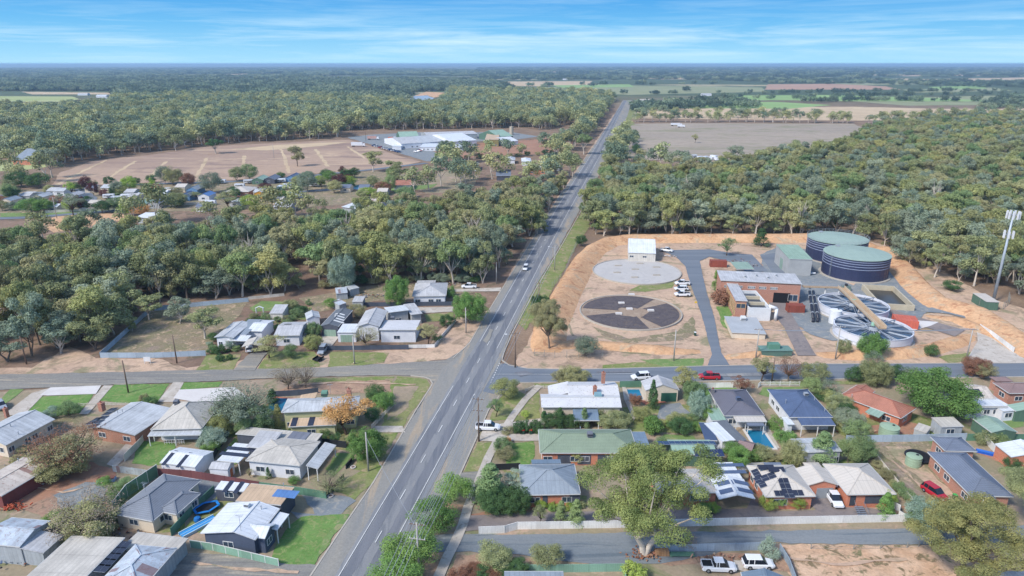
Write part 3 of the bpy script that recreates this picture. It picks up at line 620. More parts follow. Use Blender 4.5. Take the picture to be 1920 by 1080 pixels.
def scatter(name,label,pts,objs,group=None):
    """pts: (x,y,z,rot,sx,sz,idx); objs: [(crown,trunk or None)]; instances share one object"""
    me=bpy.data.meshes.new(name); n=len(pts); me.vertices.add(n)
    me.vertices.foreach_set('co',np.array([p[:3] for p in pts],dtype=np.float32).reshape(-1))
    for nm,ty,vals in (('rot','FLOAT_VECTOR',[(0,0,p[3]) for p in pts]),('scl','FLOAT_VECTOR',[(p[4],p[4],p[5]) for p in pts]),('idx','INT',[p[6] for p in pts])):
        a=me.attributes.new(nm,ty,'POINT'); 
        if ty=='INT': a.data.foreach_set('value',np.array(vals,dtype=np.int32))
        else: a.data.foreach_set('vector',np.array(vals,dtype=np.float32).reshape(-1))
    o=bpy.data.objects.new(name,me); COL.objects.link(o); tag(o,label,'woodland',group,'stuff')
    ng=bpy.data.node_groups.new(name,'GeometryNodeTree'); ng.interface.new_socket('Geometry',in_out='INPUT',socket_type='NodeSocketGeometry'); ng.interface.new_socket('Geometry',in_out='OUTPUT',socket_type='NodeSocketGeometry')
    gi=ng.nodes.new('NodeGroupInput'); go=ng.nodes.new('NodeGroupOutput'); jn=ng.nodes.new('GeometryNodeJoinGeometry')
    def attr(nm,ty):
        a=ng.nodes.new('GeometryNodeInputNamedAttribute'); a.data_type=ty; a.inputs['Name'].default_value=nm; return [s for s in a.outputs if s.enabled and s.name=='Attribute'][0]
    ra,sa,ia=attr('rot','FLOAT_VECTOR'),attr('scl','FLOAT_VECTOR'),attr('idx','INT')
    for k,pair in enumerate(objs):
        cp=ng.nodes.new('FunctionNodeCompare'); cp.data_type='INT'; cp.operation='EQUAL'; ii=[s for s in cp.inputs if s.enabled]
        ng.links.new(ia,ii[0]); ii[1].default_value=k
        for ob in pair:
            if ob is None: continue
            oi=ng.nodes.new('GeometryNodeObjectInfo'); oi.transform_space='ORIGINAL'; oi.inputs['Object'].default_value=ob; oi.inputs['As Instance'].default_value=True
            ip=ng.nodes.new('GeometryNodeInstanceOnPoints'); ng.links.new(gi.outputs[0],ip.inputs['Points']); ng.links.new([s for s in cp.outputs if s.enabled][0],ip.inputs['Selection'])
            ng.links.new(oi.outputs['Geometry'],ip.inputs['Instance']); ng.links.new(ra,ip.inputs['Rotation']); ng.links.new(sa,ip.inputs['Scale']); ng.links.new(ip.outputs[0],jn.inputs[0])
    ng.links.new(jn.outputs[0],go.inputs[0]); md=o.modifiers.new('scatter','NODES'); md.node_group=ng
    return o
WOODL=[(0,650),(60,655),(120,640),(200,640),(270,580),(400,560),(470,553),(550,546),(640,531),(760,527),(830,528),(930,530),(965,485),(1010,435),(1040,385),(1062,347),(1000,370),(870,396),(700,424),(560,438),(400,450),(250,464),(0,478),(-160,490),(-160,660)]
WOODR=[(1092,446),(1300,446),(1600,446),(1660,470),(1700,500),(1760,560),(1860,560),(1990,600),(2080,600),(2080,228),(1920,226),(1750,232),(1650,245),(1570,288),(1400,318),(1250,334),(1135,334),(1112,385)]
ALL=[];
excR=[[(1735,505),(1780,520),(1860,600),(1760,570)],[(1820,555),(1900,545),(1960,620),(1850,600)]]
for X,Y in sample([WOODL],[[(60,402),(110,395),(250,395),(255,432),(150,445),(60,440)],[(540,505),(580,500),(600,545),(520,545)]],7.4,.93): ALL.append((X,Y,'L'))
for X,Y in sample([WOODR],excR,7.8,.95): ALL.append((X,Y,'R'))
ALL.sort(key=lambda a:a[0]**2+a[1]**2)
hl={'L':('gum tree of the dense woodland on the left of the main road','gum trees of the woodland left of the main road'),'R':('gum tree of the dense woodland behind the water works','gum trees of the woodland behind the water works')}
# the trees seen largest are individuals; alternate sides so both fronts are built
for x_,y_ in ((300,566),(325,560),(352,562),(378,556),(405,560),(430,553),(455,556),(482,549),(508,552),(534,546),(612,536),(640,540),(700,532),(735,535),(790,528),(850,531),(905,531),(120,650),(60,668),(150,640),(215,628),(90,640)):
    g=G(x_,y_); ALL.insert(0,(g.x,g.y,'L'))
near=[]; rest=[]; cnt={'L':0,'R':0}
for a in ALL:
    px,py=PX(a[0],a[1]); 
    if cnt[a[2]]<(180 if a[2]=='L' else 105) and -60<px<1980: near.append(a); cnt[a[2]]+=1
    else: rest.append(a)
IND=[]
for k,(X,Y,sd_) in enumerate(near):
    v=FR.choice([0,1,2,3,4,5,6,7,0,1,3]); H=FR.uniform(9.5,18.5); Rr=FR.uniform(3.8,7.2)
    px,py=PX(X,Y); cw={0:'olive green',1:'grey-green',2:'olive green',3:'grey-green',4:'fresh green',5:'yellowish',6:'brownish olive',7:'olive green'}[v]; sz='tall' if H>14.2 else 'small' if H<11 else 'mid-sized'
    if sd_=='L': zn='at the left edge' if px<110 else 'left of the vacant block' if px<280 else 'behind the vacant block' if px<470 else 'behind the cream garden shed' if px<620 else 'behind the back cottages' if px<850 else 'beside the main road'
    else: zn='beside the wire fence by the road' if px<1180 else 'behind the pale round basin' if px<1330 else 'behind the works car yard' if px<1500 else 'behind the navy tanks' if px<1690 else 'around the phone mast'
    lb_='%s %s gum in the %s woodland %s'%(sz,cw,'left' if sd_=='L' else 'right',zn)
    e=put_tree('euc%d'%v,(X,Y,0),H,Rr,'gum_tree',lb_,'tree',group=lb_.replace(' gum in',' gums in')); IND.append(e)
PO={}
for e in IND:
    ch=[c for c in e.children]; k=[c for c in ch if c.name.startswith('crown')][0].data.name; PO.setdefault(k,tuple(sorted(ch,key=lambda c:c.name)))
pairs=[(next(c for c in v if c.name.startswith('crown')),next(c for c in v if c.name.startswith('trunk'))) for v in PO.values()]
def rpt(X,Y,ni,smin=.75,smax=1.15,z=0,hs=1.0):
    s=FR.uniform(smin,smax); return (X,Y,z,FR.uniform(0,6.28),s,s*FR.uniform(.8,1.1)*hs,FR.randrange(ni))
for sd_,nm,lb in (('L','woodland','dense grey-green gum woodland left of the main road'),('R','woodland','dense grey-green gum woodland on the right beyond the water works')):
    P=[rpt(a[0],a[1],len(pairs),.6,1.25,hs=1.0) for a in rest if a[2]==sd_]+[rpt(a[0]+FR.uniform(-4,4),a[1]+FR.uniform(2,6),len(pairs),.34,.6,z=-.8) for a in ALL if a[2]==sd_ and FR.random()<.75]
    if P: scatter(nm,lb,P,pairs)
# far wood: low-detail trees, first one of each kind stands in the wood as itself
lowp=[]
for i,(x,y) in enumerate([(60,296),(220,285),(330,283)]):
    e=T('low%d'%i,x,y,15,6,['tall gum at the left end of the wood behind the bare paddock','pale gum standing at the back edge of the bare paddock on the left','green gum at the back edge of the bare paddock beside its pale neighbour'][i],name='gum_tree'); 
    ch=sorted(e.children,key=lambda c:c.name); lowp.append((ch[0],ch[1]))
WOODC=[(-160,300),(0,298),(100,318),(150,302),(260,288),(400,270),(520,264),(650,258),(780,246),(900,243),(1040,245),(1090,252),(1088,268),(1106,256),(1136,212),(1150,188),(1100,180),(960,178),(840,176),(780,190),(760,200),(600,190),(300,188),(225,192),(205,206),(130,213),(-160,213)]
excC=[[(758,206),(764,176),(800,170),(842,172),(838,186),(822,208)],[(1040,238),(1070,232),(1090,250),(1060,262),(1000,252)],[(640,245),(1010,240),(1010,262),(640,262)]]
PC=[];
for X,Y in sample([WOODC],excC,11,.98): PC.append(rpt(X,Y,3,1.1,1.75,z=-1.5))
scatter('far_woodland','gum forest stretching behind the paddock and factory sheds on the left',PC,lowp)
# trees beyond about a kilometre and a half, as clumps
clp=[]
for i,(x,y) in enumerate([(330,176),(520,172),(1290,171)]):
    e=put_tree('clump%d'%i,G(x,y),14,12,'tree_clump',['hazy clump of trees deep in the far left forest','hazy clump of trees at the middle of the far left forest','dark clump of trees in the paddocks beyond the straight road'][i],'tree clump'); e['kind']='stuff'
    clp.append((e.children[0],None))
WOODF=[(-200,196),(130,186),(215,186),(300,188),(600,190),(760,200),(780,178),(840,172),(960,170),(940,158),(900,146),(880,137),(600,134),(300,133),(-200,135)]
PF=[rpt(X,Y,2,.9,1.3) for X,Y in sample([[(-160,196),(130,197),(215,190),(300,189),(600,191),(760,200),(768,188),(785,177),(840,174),(900,174),(960,170),(940,160),(900,152),(700,150),(300,150),(-160,152)]],[[(-200,169),(220,169),(220,214),(-200,214)],[(758,206),(764,176),(785,172),(845,170),(842,186),(822,208)]],23,.95)]
PF+=[rpt(X,Y,2,1.6,2.4,hs=.6) for X,Y in sample([[(-200,152),(300,150),(700,150),(910,151),(900,140),(880,132),(600,128),(-200,130)]],[[(595,143),(760,141),(905,144),(900,153),(780,154),(640,153)],[(290,139),(540,139),(520,144),(340,144)],[(-100,146),(90,145),(160,148),(-60,150)]],62,.95)]
PF+=[rpt(X,Y,2,.8,1.1) for X,Y in sample([[(-200,171),(215,171),(215,168),(-200,168)],[(380,0),(381,0),(381,1)]],[],20,.9)]
# rows and patches on the right-hand farmland
def row(pts,sp,wd,dens=.9,smin=.5,smax=.9,hs=1):
    W=[G(*p) for p in pts]; o=[]
    for a,b in zip(W[:-1],W[1:]):
        n=max(1,int((b-a).length/sp))
        for k in range(n):
            if FR.random()<dens:
                p=a.lerp(b,(k+FR.random())/n); o.append(rpt(p.x+FR.uniform(-wd,wd),p.y+FR.uniform(-wd,wd),3,smin,smax,hs=hs))
    return o
PG=row([(1520,182.5),(1880,176)],22,14)+row([(1310,190),(1370,184),(1560,186),(1750,189)],20,12,.95)+row([(1500,192),(1640,189),(1920,190)],20,16,.95)
PG+=row([(1170,178),(1260,176),(1420,174)],40,60,.7)+row([(1410,176),(1600,173),(1900,171)],22,30,.8)+row([(960,163),(1060,161),(1300,158),(1450,156)],40,80,.6,.8,1.2)
PG+=[rpt(X,Y,3,.8,1.4,hs=.9) for X,Y in sample([[(900,151),(1300,150),(1440,157),(1640,160),(1990,168),(1990,156),(1500,150),(1300,143),(900,143)]],[[(1435,158),(1660,158),(1690,168),(1435,168)],[(930,151),(1110,151),(1110,160),(930,160)]],44,.55)]
PG+=[rpt(X,Y,3,1.8,2.8,hs=.6) for X,Y in sample([[(880,143),(1300,143),(1500,148),(1990,146),(1990,127),(900,127)]],[],92,.42)]
PG+=[rpt(X,Y,3,.7,1.1) for X,Y in sample([[(1840,205),(1990,200),(1990,182),(1880,186)],[(1180,212),(1290,208),(1290,196),(1180,198)],[(1290,204),(1420,203),(1400,193),(1310,194)]],[],22,.8)]
PF2=[p[:6]+(p[6]%2,) for p in PF]
scatter('distant_forest','hazy blue-green forest running to the horizon on the left',PF2,clp[:2]); scatter('distant_trees','dark hazy tree belts across the farmland on the right',PG,clp)
# tree row behind the right paddock, roadside belts
PR_=[]
for pts,sp,wd in (([(1180,229),(1300,229),(1420,229),(1600,231)],7,5),([(1190,222),(1310,221)],11,5),([(1340,222),(1470,221)],14,5),([(1600,232),(1700,228),(1920,222)],9,10),([(1142,325),(1156,300),(1182,262)],8,6),([(1150,318),(1230,316),(1290,325)],9,6),([(1046,302),(1074,264)],9,7),([(840,300),(940,296),(1000,292),(1060,286)],12,5),([(840,345),(900,338),(1000,335),(1055,325)],8,12),([(790,365),(840,352),(900,345)],9,8),([(1000,345),(1062,335)],7,8),([(830,318),(870,300)],9,8),([(0,340),(100,345)],9,8),([(0,446),(200,438),(300,425)],18,6),([(300,425),(500,412),(660,405)],15,7)):
    W=[G(*p) for p in pts]
    for a,b in zip(W[:-1],W[1:]):
        n=max(1,int((b-a).length/sp))
        for k in range(n):
            p=a.lerp(b,(k+FR.random())/n); PR_.append(rpt(p.x+FR.uniform(-wd,wd),p.y+FR.uniform(-wd,wd),3,.85,1.4))
scatter('tree_belt','belts of gums along the road and behind the grey paddock',PR_,lowp)

SN=[]
for i in range(14):
    rng=np.random.default_rng(900+i%3); 
    if i<3:
        mb=MB(); H=12; top=Vector((.3,0,H*.35)); mb.cyl((0,0,-.3),top,.3,.2,6,cap=False)
        for k in range(9):
            a_=rng.uniform(0,6.28); q=Vector((math.cos(a_)*rng.uniform(1.5,4),math.sin(a_)*rng.uniform(1.5,4),H*rng.uniform(.65,1))); m_=top.lerp(q,.5)+Vector((rng.uniform(-.5,.5),rng.uniform(-.5,.5),.5)); mb.cyl(top,m_,.16,.1,5,cap=False); mb.cyl(m_,q,.1,.03,4,cap=False)
            for j in range(2): q2=m_+Vector((rng.uniform(-1.5,1.5),rng.uniform(-1.5,1.5),rng.uniform(.8,2.4))); mb.cyl(m_,q2,.06,.02,4,cap=False)
        me=bpy.data.meshes.new('dead_tree'); me.from_pydata(mb.v,[],mb.f); me.materials.append(BK['pale']); SN.append(me)
    x,y=[(230,560),(470,520),(890,470),(1370,400),(1500,440),(1290,380),(120,520),(650,470),(780,500),(1620,440),(1750,400),(1180,420),(960,430),(1560,330)][i]
    o=bpy.data.objects.new('dead_tree',SN[i%3]); COL.objects.link(o); g=G(x,y); o.location=g; o.rotation_euler=(0,0,i); s_=FR.uniform(1.0,1.3); o.scale=(s_,s_,s_*1.15); tag(o,'bare bleached dead tree standing among the gums','dead tree','dead trees in the woodland')
# ---------------------------------------------------------------- building kit
def S(key,*a,**k): return surf(key,*a,**k)
W_={ 'cream':S('w_cream',(222,208,188)),'white':S('w_white',(228,230,234),'board'),'whitep':S('w_whitep',(226,228,234)),'brick':S('w_brick',(222,118,74),'brick'),'brick2':S('w_brick2',(192,124,100),'brick'),'brickd':S('w_brickd',(178,112,84),'brick'),
 'navy':S('w_navy',(82,92,112),'board'),'dark':S('w_dark',(88,92,104),'rib'),'yellow':S('w_yellow',(206,202,156),'board'),'grey':S('w_grey',(176,178,178),'board'),'tin':S('w_tin',(176,182,186),'corr',rust=.02),'red':S('w_red',(132,76,72),'corr'),
 'green':S('w_green',(92,122,104),'rib'),'shed':S('w_shed',(222,216,206),'rib'),'khaki':S('w_khaki',(150,140,92),'rib'),'blue':S('w_blue',(110,150,190),'board'),'orangey':S('w_orangey',(206,150,60),'board'),'teal':S('w_teal',(70,130,140),'board')}
R_={ 'lblue':S('r_lblue',(198,202,206),'corr',rough=.6,var=.18),'cream':S('r_cream',(204,198,188),'corr',rough=.6,var=.16),'white':S('r_white',(226,230,235),'corr',rough=.45),'zinc':S('r_zinc',(200,200,202),'corr',rough=.6,var=.18),'zrust':S('r_zrust',(190,200,210),'patched',rough=.5,var=.18),
 'grey':S('r_grey',(134,140,150),'tile'),'charc':S('r_charc',(112,112,124),'tile'),'green':S('r_green',(142,158,136),'tile'),'bgrey':S('r_bgrey',(152,162,172),'corr',rough=.4),'bgrey2':S('r_bgrey2',(122,140,158),'corr',rough=.4),'beige':S('r_beige',(206,198,188),'corr',rough=.6,var=.06),
 'navy':S('r_navy',(90,106,136),'corr',rough=.5),'red':S('r_red',(182,124,104),'tile',var=.2),'slate':S('r_slate',(116,126,144),'tile'),'tan':S('r_tan',(208,180,150),'corr',rough=.7),'grn':S('r_grn',(148,172,158),'corr',rough=.7),'mint':S('r_mint',(154,182,164),'corr',rough=.7),'spot':S('r_spot',(208,208,210),'spot'),
 'brown':S('r_brown',(146,124,122),'tile'),'rusty':S('r_rusty',(206,196,186),'patched'),'dgrey':S('r_dgrey',(112,118,126),'corr'),'sail':S('r_sail',(74,90,118)),'blue':S('r_blue',(96,136,190),'corr'),'concrete':S('r_concrete',(176,180,184),var=.1),'grngrey':S('r_grngrey',(152,178,160),'corr')}
GL=S('glass',(62,76,92),rough=.12,spec=.6,var=.15); FRM=S('frame',(226,226,224),var=.03); FRMD=S('frame_dark',(70,74,82)); GUT=S('gutter',(200,200,198),var=.04); SOL=S('solar',(44,56,92),rough=.2,spec=.6,var=.2); SOLD=S('solar_dark',(52,56,72),rough=.25,spec=.5,var=.2); SFR=S('solar_frame',(176,184,196))
STEEL=S('steel',(176,182,188),rough=.5,metal=.3); DARK=S('dark',(52,54,60)); ORB=S('chimney_brick',(178,104,80),'brick'); WHT=S('white_plastic',(226,228,230)); BLK=S('black',(30,30,34)); TIMB=S('timber',(176,134,96),'plank')
class B:
    def __init__(s,name,label,A,Bp,Cp,h,typ='hip',pitch=20,roof='zinc',wall='cream',cat='house',wins='',rf=.5,ov=.4,group=None,cap=None,**k):
        P0=G(*A,h); P1=G(*Bp,h); P2=G(*Cp,h); u=(P1-P0); u.z=0; wd=u.length; u.normalize(); v=Vector((-u.y,u.x,0)); s.u,s.v,s.o=u,v,P0.copy(); s.o.z=0
        s.e=thing(name,label,cat,(P0.x,P0.y,0),math.atan2(u.y,u.x),group); s.h=h
        s.block(0,0,wd,max(1.0,(P2-P0).dot(v)),h,typ,pitch,roof,wall,wins,rf,ov,cap)
    def L(s,P): d=P-s.o; return (d.dot(s.u),d.dot(s.v))
    def wing(s,A,Bp,Cp,h,typ='hip',pitch=20,roof='zinc',wall='cream',wins='',rf=.5,ov=.35,cap=None,posts=False,name='roof'):
        a=s.L(G(*A,h)); b=s.L(G(*Bp,h)); c=s.L(G(*Cp,h)); x0,x1=sorted((a[0],b[0])); y0=min(a[1],b[1]); y1=max(y0+.8,c[1])
        if x1-x0<.6: x1=x0+.6
        s.block(x0,y0,x1,y1,h,typ,pitch,roof,wall,wins,rf,ov,cap,posts,name); return s
    def block(s,x0,y0,x1,y1,h,typ,pitch,roof,wall,wins,rf,ov,cap,posts=False,name='roof'):
        t=math.tan(R(pitch)); w,d=x1-x0,y1-y0; rm=R_[roof]; e=s.e
        if typ=='hip': zf=lambda x,y:h+t*max(0,min(x-x0,x1-x,y-y0,y1-y))
        elif typ=='gx': yr=y0+d*rf; zr=t*min(d*rf,d*(1-rf)) if rf!=.5 else t*d/2; zf=lambda x,y:h+zr*(min((y-y0)/(yr-y0),(y1-y)/(y1-yr)))
        elif typ=='gy': xr=x0+w*rf; zr=t*w*.5*(1-abs(rf-.5)); zf=lambda x,y:h+zr*(min((x-x0)/(xr-x0),(x1-x)/(x1-xr)))
        elif typ=='sf': zf=lambda x,y:h+t*(y-y0)
        elif typ=='sb': zf=lambda x,y:h+t*(y1-y)
        elif typ=='sl': zf=lambda x,y:h+t*(x-x0)
        elif typ=='sr': zf=lambda x,y:h+t*(x1-x)
        else: zf=lambda x,y:h+.02
        s.zf=zf; s.rect=(x0,y0,x1,y1); th=.14
        mb=MB(); P=lambda x,y:(x,y,zf(x,y)+th); a,b_,c,dd=P(x0,y0),P(x1,y0),P(x1,y1),P(x0,y1); rid=None
        if typ=='hip':
            m=min(w,d)/2
            if w>=d: r1,r2=P(x0+m,y0+m),P(x1-m,y0+m); mb.poly([a,b_,r2,r1]).poly([c,dd,r1,r2]).poly([dd,a,r1]).poly([b_,c,r2]); hips=[(a,r1),(dd,r1),(b_,r2),(c,r2),(r1,r2)]
            else: r1,r2=P(x0+m,y0+m),P(x0+m,y1-m); mb.poly([dd,a,r1,r2]).poly([b_,c,r2,r1]).poly([a,b_,r1]).poly([c,dd,r2]); hips=[(a,r1),(b_,r1),(c,r2),(dd,r2),(r1,r2)]
        elif typ=='gx': r1,r2=P(x0,yr),P(x1,yr); mb.poly([a,b_,r2,r1]).poly([c,dd,r1,r2]); hips=[(r1,r2)]
        elif typ=='gy': r1,r2=P(xr,y0),P(xr,y1); mb.poly([dd,a,r1,r2]).poly([b_,c,r2,r1]); hips=[(r1,r2)]
        else: mb.poly([a,b_,c,dd]); hips=[]
        # edge band and underside
        n=len(mb.f); dn=lambda p:(p[0],p[1],p[2]-th)
        ring=[a,b_,c,dd] if typ not in('gx','gy') else ([a,b_,r2,c,dd,r1] if typ=='gx' else [a,r1,b_,c,r2,dd])
        for i in range(len(ring)):
            p,q=ring[i],ring[(i+1)%len(ring)]; mb.poly([dn(p),dn(q),q,p])
        if typ=='hip': mb.poly([(x0,y0,h),(x0,y1,h),(x1,y1,h),(x1,y0,h)])
        else:
            for f in list(mb.f[:n]): mb.poly([dn(mb.v[i]) for i in reversed(f)])
        mb.build(name,rm,e)
        if hips and w*d>14:
            cb=MB()
            for p,q in hips: 
                p=Vector(p);q=Vector(q); 
                if (q-p).length>.3: cb.bar(p+Vector((0,0,.03)),q+Vector((0,0,.03)),.26,.09)
            cb.build('ridge_cap',cap or rm,e)
        gb=MB(); g=.13
        if w*d>14:
            ed=[(a,b_),(b_,c),(c,dd),(dd,a)] if typ=='hip' else [(a,b_),(c,dd)] if typ in('gx','sf','sb','flat') else [(b_,c),(dd,a)]
            for p,q in ed:
                p=Vector(p);q=Vector(q); dz=Vector((0,0,-.09)); o=(q-p).normalized().cross(Vector((0,0,1)))*.065; gb.bar(p+dz+o,q+dz+o,.12,.13)
            gb.build('gutter',GUT,e)
        s.wrect=None
        if posts:
            for (x,y) in ((x0+.15,y0+.15),(x1-.15,y0+.15),(x0+.15,y1-.15),(x1-.15,y1-.15))+(((x0+w/2,y0+.15),) if w>7 else ()):
                pb=MB(); pb.box(x-.07,y-.07,0,x+.07,y+.07,zf(x,y)); pb.build('post',FRM,e)
            return
        if wall is None: return
        X0,Y0,X1,Y1=x0+ov,y0+ov,x1-ov,y1-ov; s.wrect=(X0,Y0,X1,Y1)
        wb=MB(); Z=lambda x,y:zf(x,y)-.03 if typ not in('hip','flat') else h-.01
        def side(pts):
            wb.poly([(x,y,0) for x,y in (pts[0],pts[-1])]+[(x,y,Z(x,y)) for x,y in reversed(pts)])
        side([(X0,Y0)]+([(xr,Y0)] if typ=='gy' else [])+[(X1,Y0)]); side([(X1,Y0)]+([(X1,yr)] if typ=='gx' else [])+[(X1,Y1)])
        side([(X1,Y1)]+([(xr,Y1)] if typ=='gy' else [])+[(X0,Y1)]); side([(X0,Y1)]+([(X0,yr)] if typ=='gx' else [])+[(X0,Y0)])
        wb.build('wall',W_[wall],e)
        # openings: e.g. 'n3l2' = three on the near side, two on the left; D garage door, d door
        i=0
        while i+1<len(wins):
            sd,k=wins[i],wins[i+1]; i+=2
            ln=(X1-X0) if sd in'nb' else (Y1-Y0)
            if k=='D': s.opening(sd,.5,min(ln*.7,4.8),.02,2.2,'garage_door')
            elif k=='d': s.opening(sd,.2,.95,.02,2.1,'door')
            elif k=='e': s.opening(sd,.8,.95,.02,2.1,'door')
            else:
                for j in range(int(k)): s.opening(sd,(j+.5)/int(k)+(.05 if j%2 else -.04),min(1.8,ln/int(k)*.5),.95,1.15,'window')
    def opening(s,sd,f,wd,z,ht,name,mat=None,rect=None):
        X0,Y0,X1,Y1=rect or s.wrect
        def boxon(mb,f0,f1,za,zb,dep):
            if sd=='n': mb.box(X0+f0,Y0-dep,za,X0+f1,Y0+.02,zb)
            elif sd=='b': mb.box(X0+f0,Y1-.02,za,X0+f1,Y1+dep,zb)
            elif sd=='l': mb.box(X0-dep,Y0+f0,za,X0+.02,Y0+f1,zb)
            else: mb.box(X1-.02,Y0+f0,za,X1+dep,Y0+f1,zb)
        ln=(X1-X0) if sd in'nb' else (Y1-Y0); c=ln*f; a,b_=c-wd/2,c+wd/2
        if name=='window':
            mb=MB(); t=.07
            for q in ((a,a+t,z,z+ht),(b_-t,b_,z,z+ht),(a+t,b_-t,z,z+t),(a+t,b_-t,z+ht-t,z+ht),(c-t/2,c+t/2,z+t,z+ht-t)): boxon(mb,q[0],q[1],q[2],q[3],.07)
            fr=mb.build('window',FRM if mat is None else mat,s.e); g=MB(); boxon(g,a+.04,b_-.04,z+.04,z+ht-.04,.03); g.build('pane',GL,fr)
        else:
            mb=MB(); boxon(mb,a,b_,z,z+ht,.05); d=mb.build(name,mat or (FRMD if name!='garage_door' else R_['grngrey']),s.e)
            if name=='door': 
                g=MB(); boxon(g,b_-.2,b_-.1,z+.95,z+1.05,.09); g.build('handle',STEEL,d)
    def rp(s,px,py):
        z=s.h
        for _ in range(14): P=G(px,py,z); x,y=s.L(P); z=s.zf(x,y)+.14
        return x,y,z
    def solar(s,px,py,nx,ny,pw=1.05,ph=1.65,mat=None,name='solar_panel'):
        x,y,_=s.rp(px,py); mat=mat or SOL
        for i in range(nx):
            for j in range(ny):
                a=x+(i-nx/2)*pw; b_=y+(j-ny/2)*ph; q=[(a+.03,b_+.03),(a+pw-.03,b_+.03),(a+pw-.03,b_+ph-.03),(a+.03,b_+ph-.03)]
                mb=MB(); top=[(u,v,s.zf(u,v)+.28) for u,v in q]; bot=[(u,v,s.zf(u,v)+.22) for u,v in q]; mb.poly(top)
                for k in range(4): mb.poly([bot[k],bot[(k+1)%4],top[(k+1)%4],top[k]],1)
                mb.build(name,[mat,SFR],s.e)
        return s
    def sheet(s,px,py,wx,wy,mat,name='skylight'):
        x,y,_=s.rp(px,py); mb=MB(); n=4
        for i in range(n):
            for j in range(n):
                q=[(x+wx*(i/n-.5),y+wy*(j/n-.5)),(x+wx*((i+1)/n-.5),y+wy*(j/n-.5)),(x+wx*((i+1)/n-.5),y+wy*((j+1)/n-.5)),(x+wx*(i/n-.5),y+wy*((j+1)/n-.5))]
                mb.poly([(u,v,s.zf(u,v)+.17) for u,v in q])
        mb.build(name,mat,s.e); return s
    def chim(s,px,py,ht=1.4,wd=.7,mat=None):
        x,y,z=s.rp(px,py); mb=MB(); mb.box(x-wd/2,y-wd/2,z-.8,x+wd/2,y+wd/2,z+ht-.15).box(x-wd/2-.07,y-wd/2-.07,z+ht-.15,x+wd/2+.07,y+wd/2+.07,z+ht)
        c=mb.build('chimney',mat or ORB,s.e); p=MB(); p.cyl((x,y,z+ht+.005),(x,y,z+ht+.4),.16,.14,10); p.build('chimney_pot',S('pot',(150,90,70)),c); return s
    def ac(s,px,py,mat=None,k=1.0):
        x,y,z=s.rp(px,py); mb=MB(); mb.box(x-.35*k,y-.35*k,z-.5,x+.35*k,y+.35*k,z+.2).box(x-.55*k,y-.55*k,z+.2,x+.55*k,y+.55*k,z+.85*k,t=.08)
        c=mb.build('roof_cooler',mat or S('acgrey',(120,124,134)),s.e); g=MB()
        for i in range(4): g.box(x-.5*k,y-.56*k,z+.3+i*.12,x+.5*k,y-.52*k,z+.35+i*.12)
        g.build('grille',DARK,c); return s
    def vent(s,px,py,ht=.6):
        x,y,z=s.rp(px,py); mb=MB(); mb.cyl((x,y,z-.1),(x,y,z+ht),.07,.07,8).cyl((x,y,z+ht+.003),(x,y,z+ht+.1),.13,.11,8); mb.build('vent_pipe',STEEL,s.e); return s
    def antenna(s,px,py,ht=2.2):
        x,y,z=s.rp(px,py); mb=MB(); mb.cyl((x,y,z-.1),(x,y,z+ht),.035,.03,6).bar((x-.6,y,z+ht),(x+.6,y,z+ht),.04,.04)
        for i in range(4): mb.bar((x-.5+i*.33,y-.35,z+ht+.045),(x-.5+i*.33,y+.35,z+ht+.045),.03,.03)
        mb.build('antenna',STEEL,s.e); return s
# ------------------------------------------------ lower left
b=B('house','long pale metal roofed house with cream walls at the left edge beside the widest driveway',(-60,822),(10,836),(72,781),3.0,'gy',16,'lblue','cream',wins='r4n2'); b.chim(12,776,mat=ORB); b.vent(20,800).vent(35,815)
b=B('house','brick house with pale skillion roof, a dark solar strip and a long open carport',(166,803),(252,817),(292,762),2.9,'gy',8,'lblue','brickd',wins='n2l2',rf=.26,ov=.5)
for k in range(6): b.solar(176+k*8.6,799-k*7.6,2,1,mat=SOLD) if k<5 else None
b.solar(177,790,2,2,mat=SOLD); b.chim(191,764,1.2,1.0).vent(221,775).vent(230,773)
b=B('house','pale grey hip roofed cottage with a rear verandah and white railing',(283,806),(378,804),(409,753),3.2,'hip',26,'cream','whitep',wins='n2',ov=1.2); b.wing((277,818),(376,816),(380,806),2.5,'sf',8,'lblue',None,posts=True); b.ac(331,757).vent(335,792).vent(396,758)
x0,y0,x1,y1=b.rect
rb=MB(); 
for i in range(9): rb.bar((x0+3+i*.5,y0+.2,.5),(x0+3+i*.5,y0+.2,1.4),.05,.05)
rb.bar((x0+3,y0+.2,1.43),(x0+7,y0+.2,1.43),.07,.07).bar((x0+3,y0+.2,.9),(x0+7,y0+.2,.9),.05,.05); rb.build('railing',FRM,b.e)
b=B('shed','white metal shed with two dark roof strips on the lawn by the maroon fence',(300,868),(366,877),(396,847),2.5,'gx',14,'white','whitep',cat='shed',ov=.1); b.sheet(318,857,.8,4.2,SOLD).sheet(345,861,.8,4.2,SOLD)
b=B('shed','small grey roofed garden shed with an orange door beside the white shed',(391,880),(427,882),(443,867),2.3,'gx',24,'zinc','whitep',cat='shed',ov=.12); b.opening('r',.5,.9,.02,1.8,'door',mat=S('odoor',(196,120,80)))
b=B('house','white house with wide grey roofs and a curved front verandah behind the black pickets',(461,864),(563,874),(602,829),3.3,'hip',13,'cream','whitep',wins='n2'); b.wing((575,878),(595,880),(615,834),2.7,'sr',12,'lblue',None,posts=True)
b.wing((407,864),(450,866),(486,836),2.9,'flat',2,'white',None,posts=True).sheet(440,852,6,1.2,SOLD).sheet(452,842,6,1.2,SOLD); b.wing((462,838),(505,842),(524,815),3.4,'sf',5,'zinc','whitep')
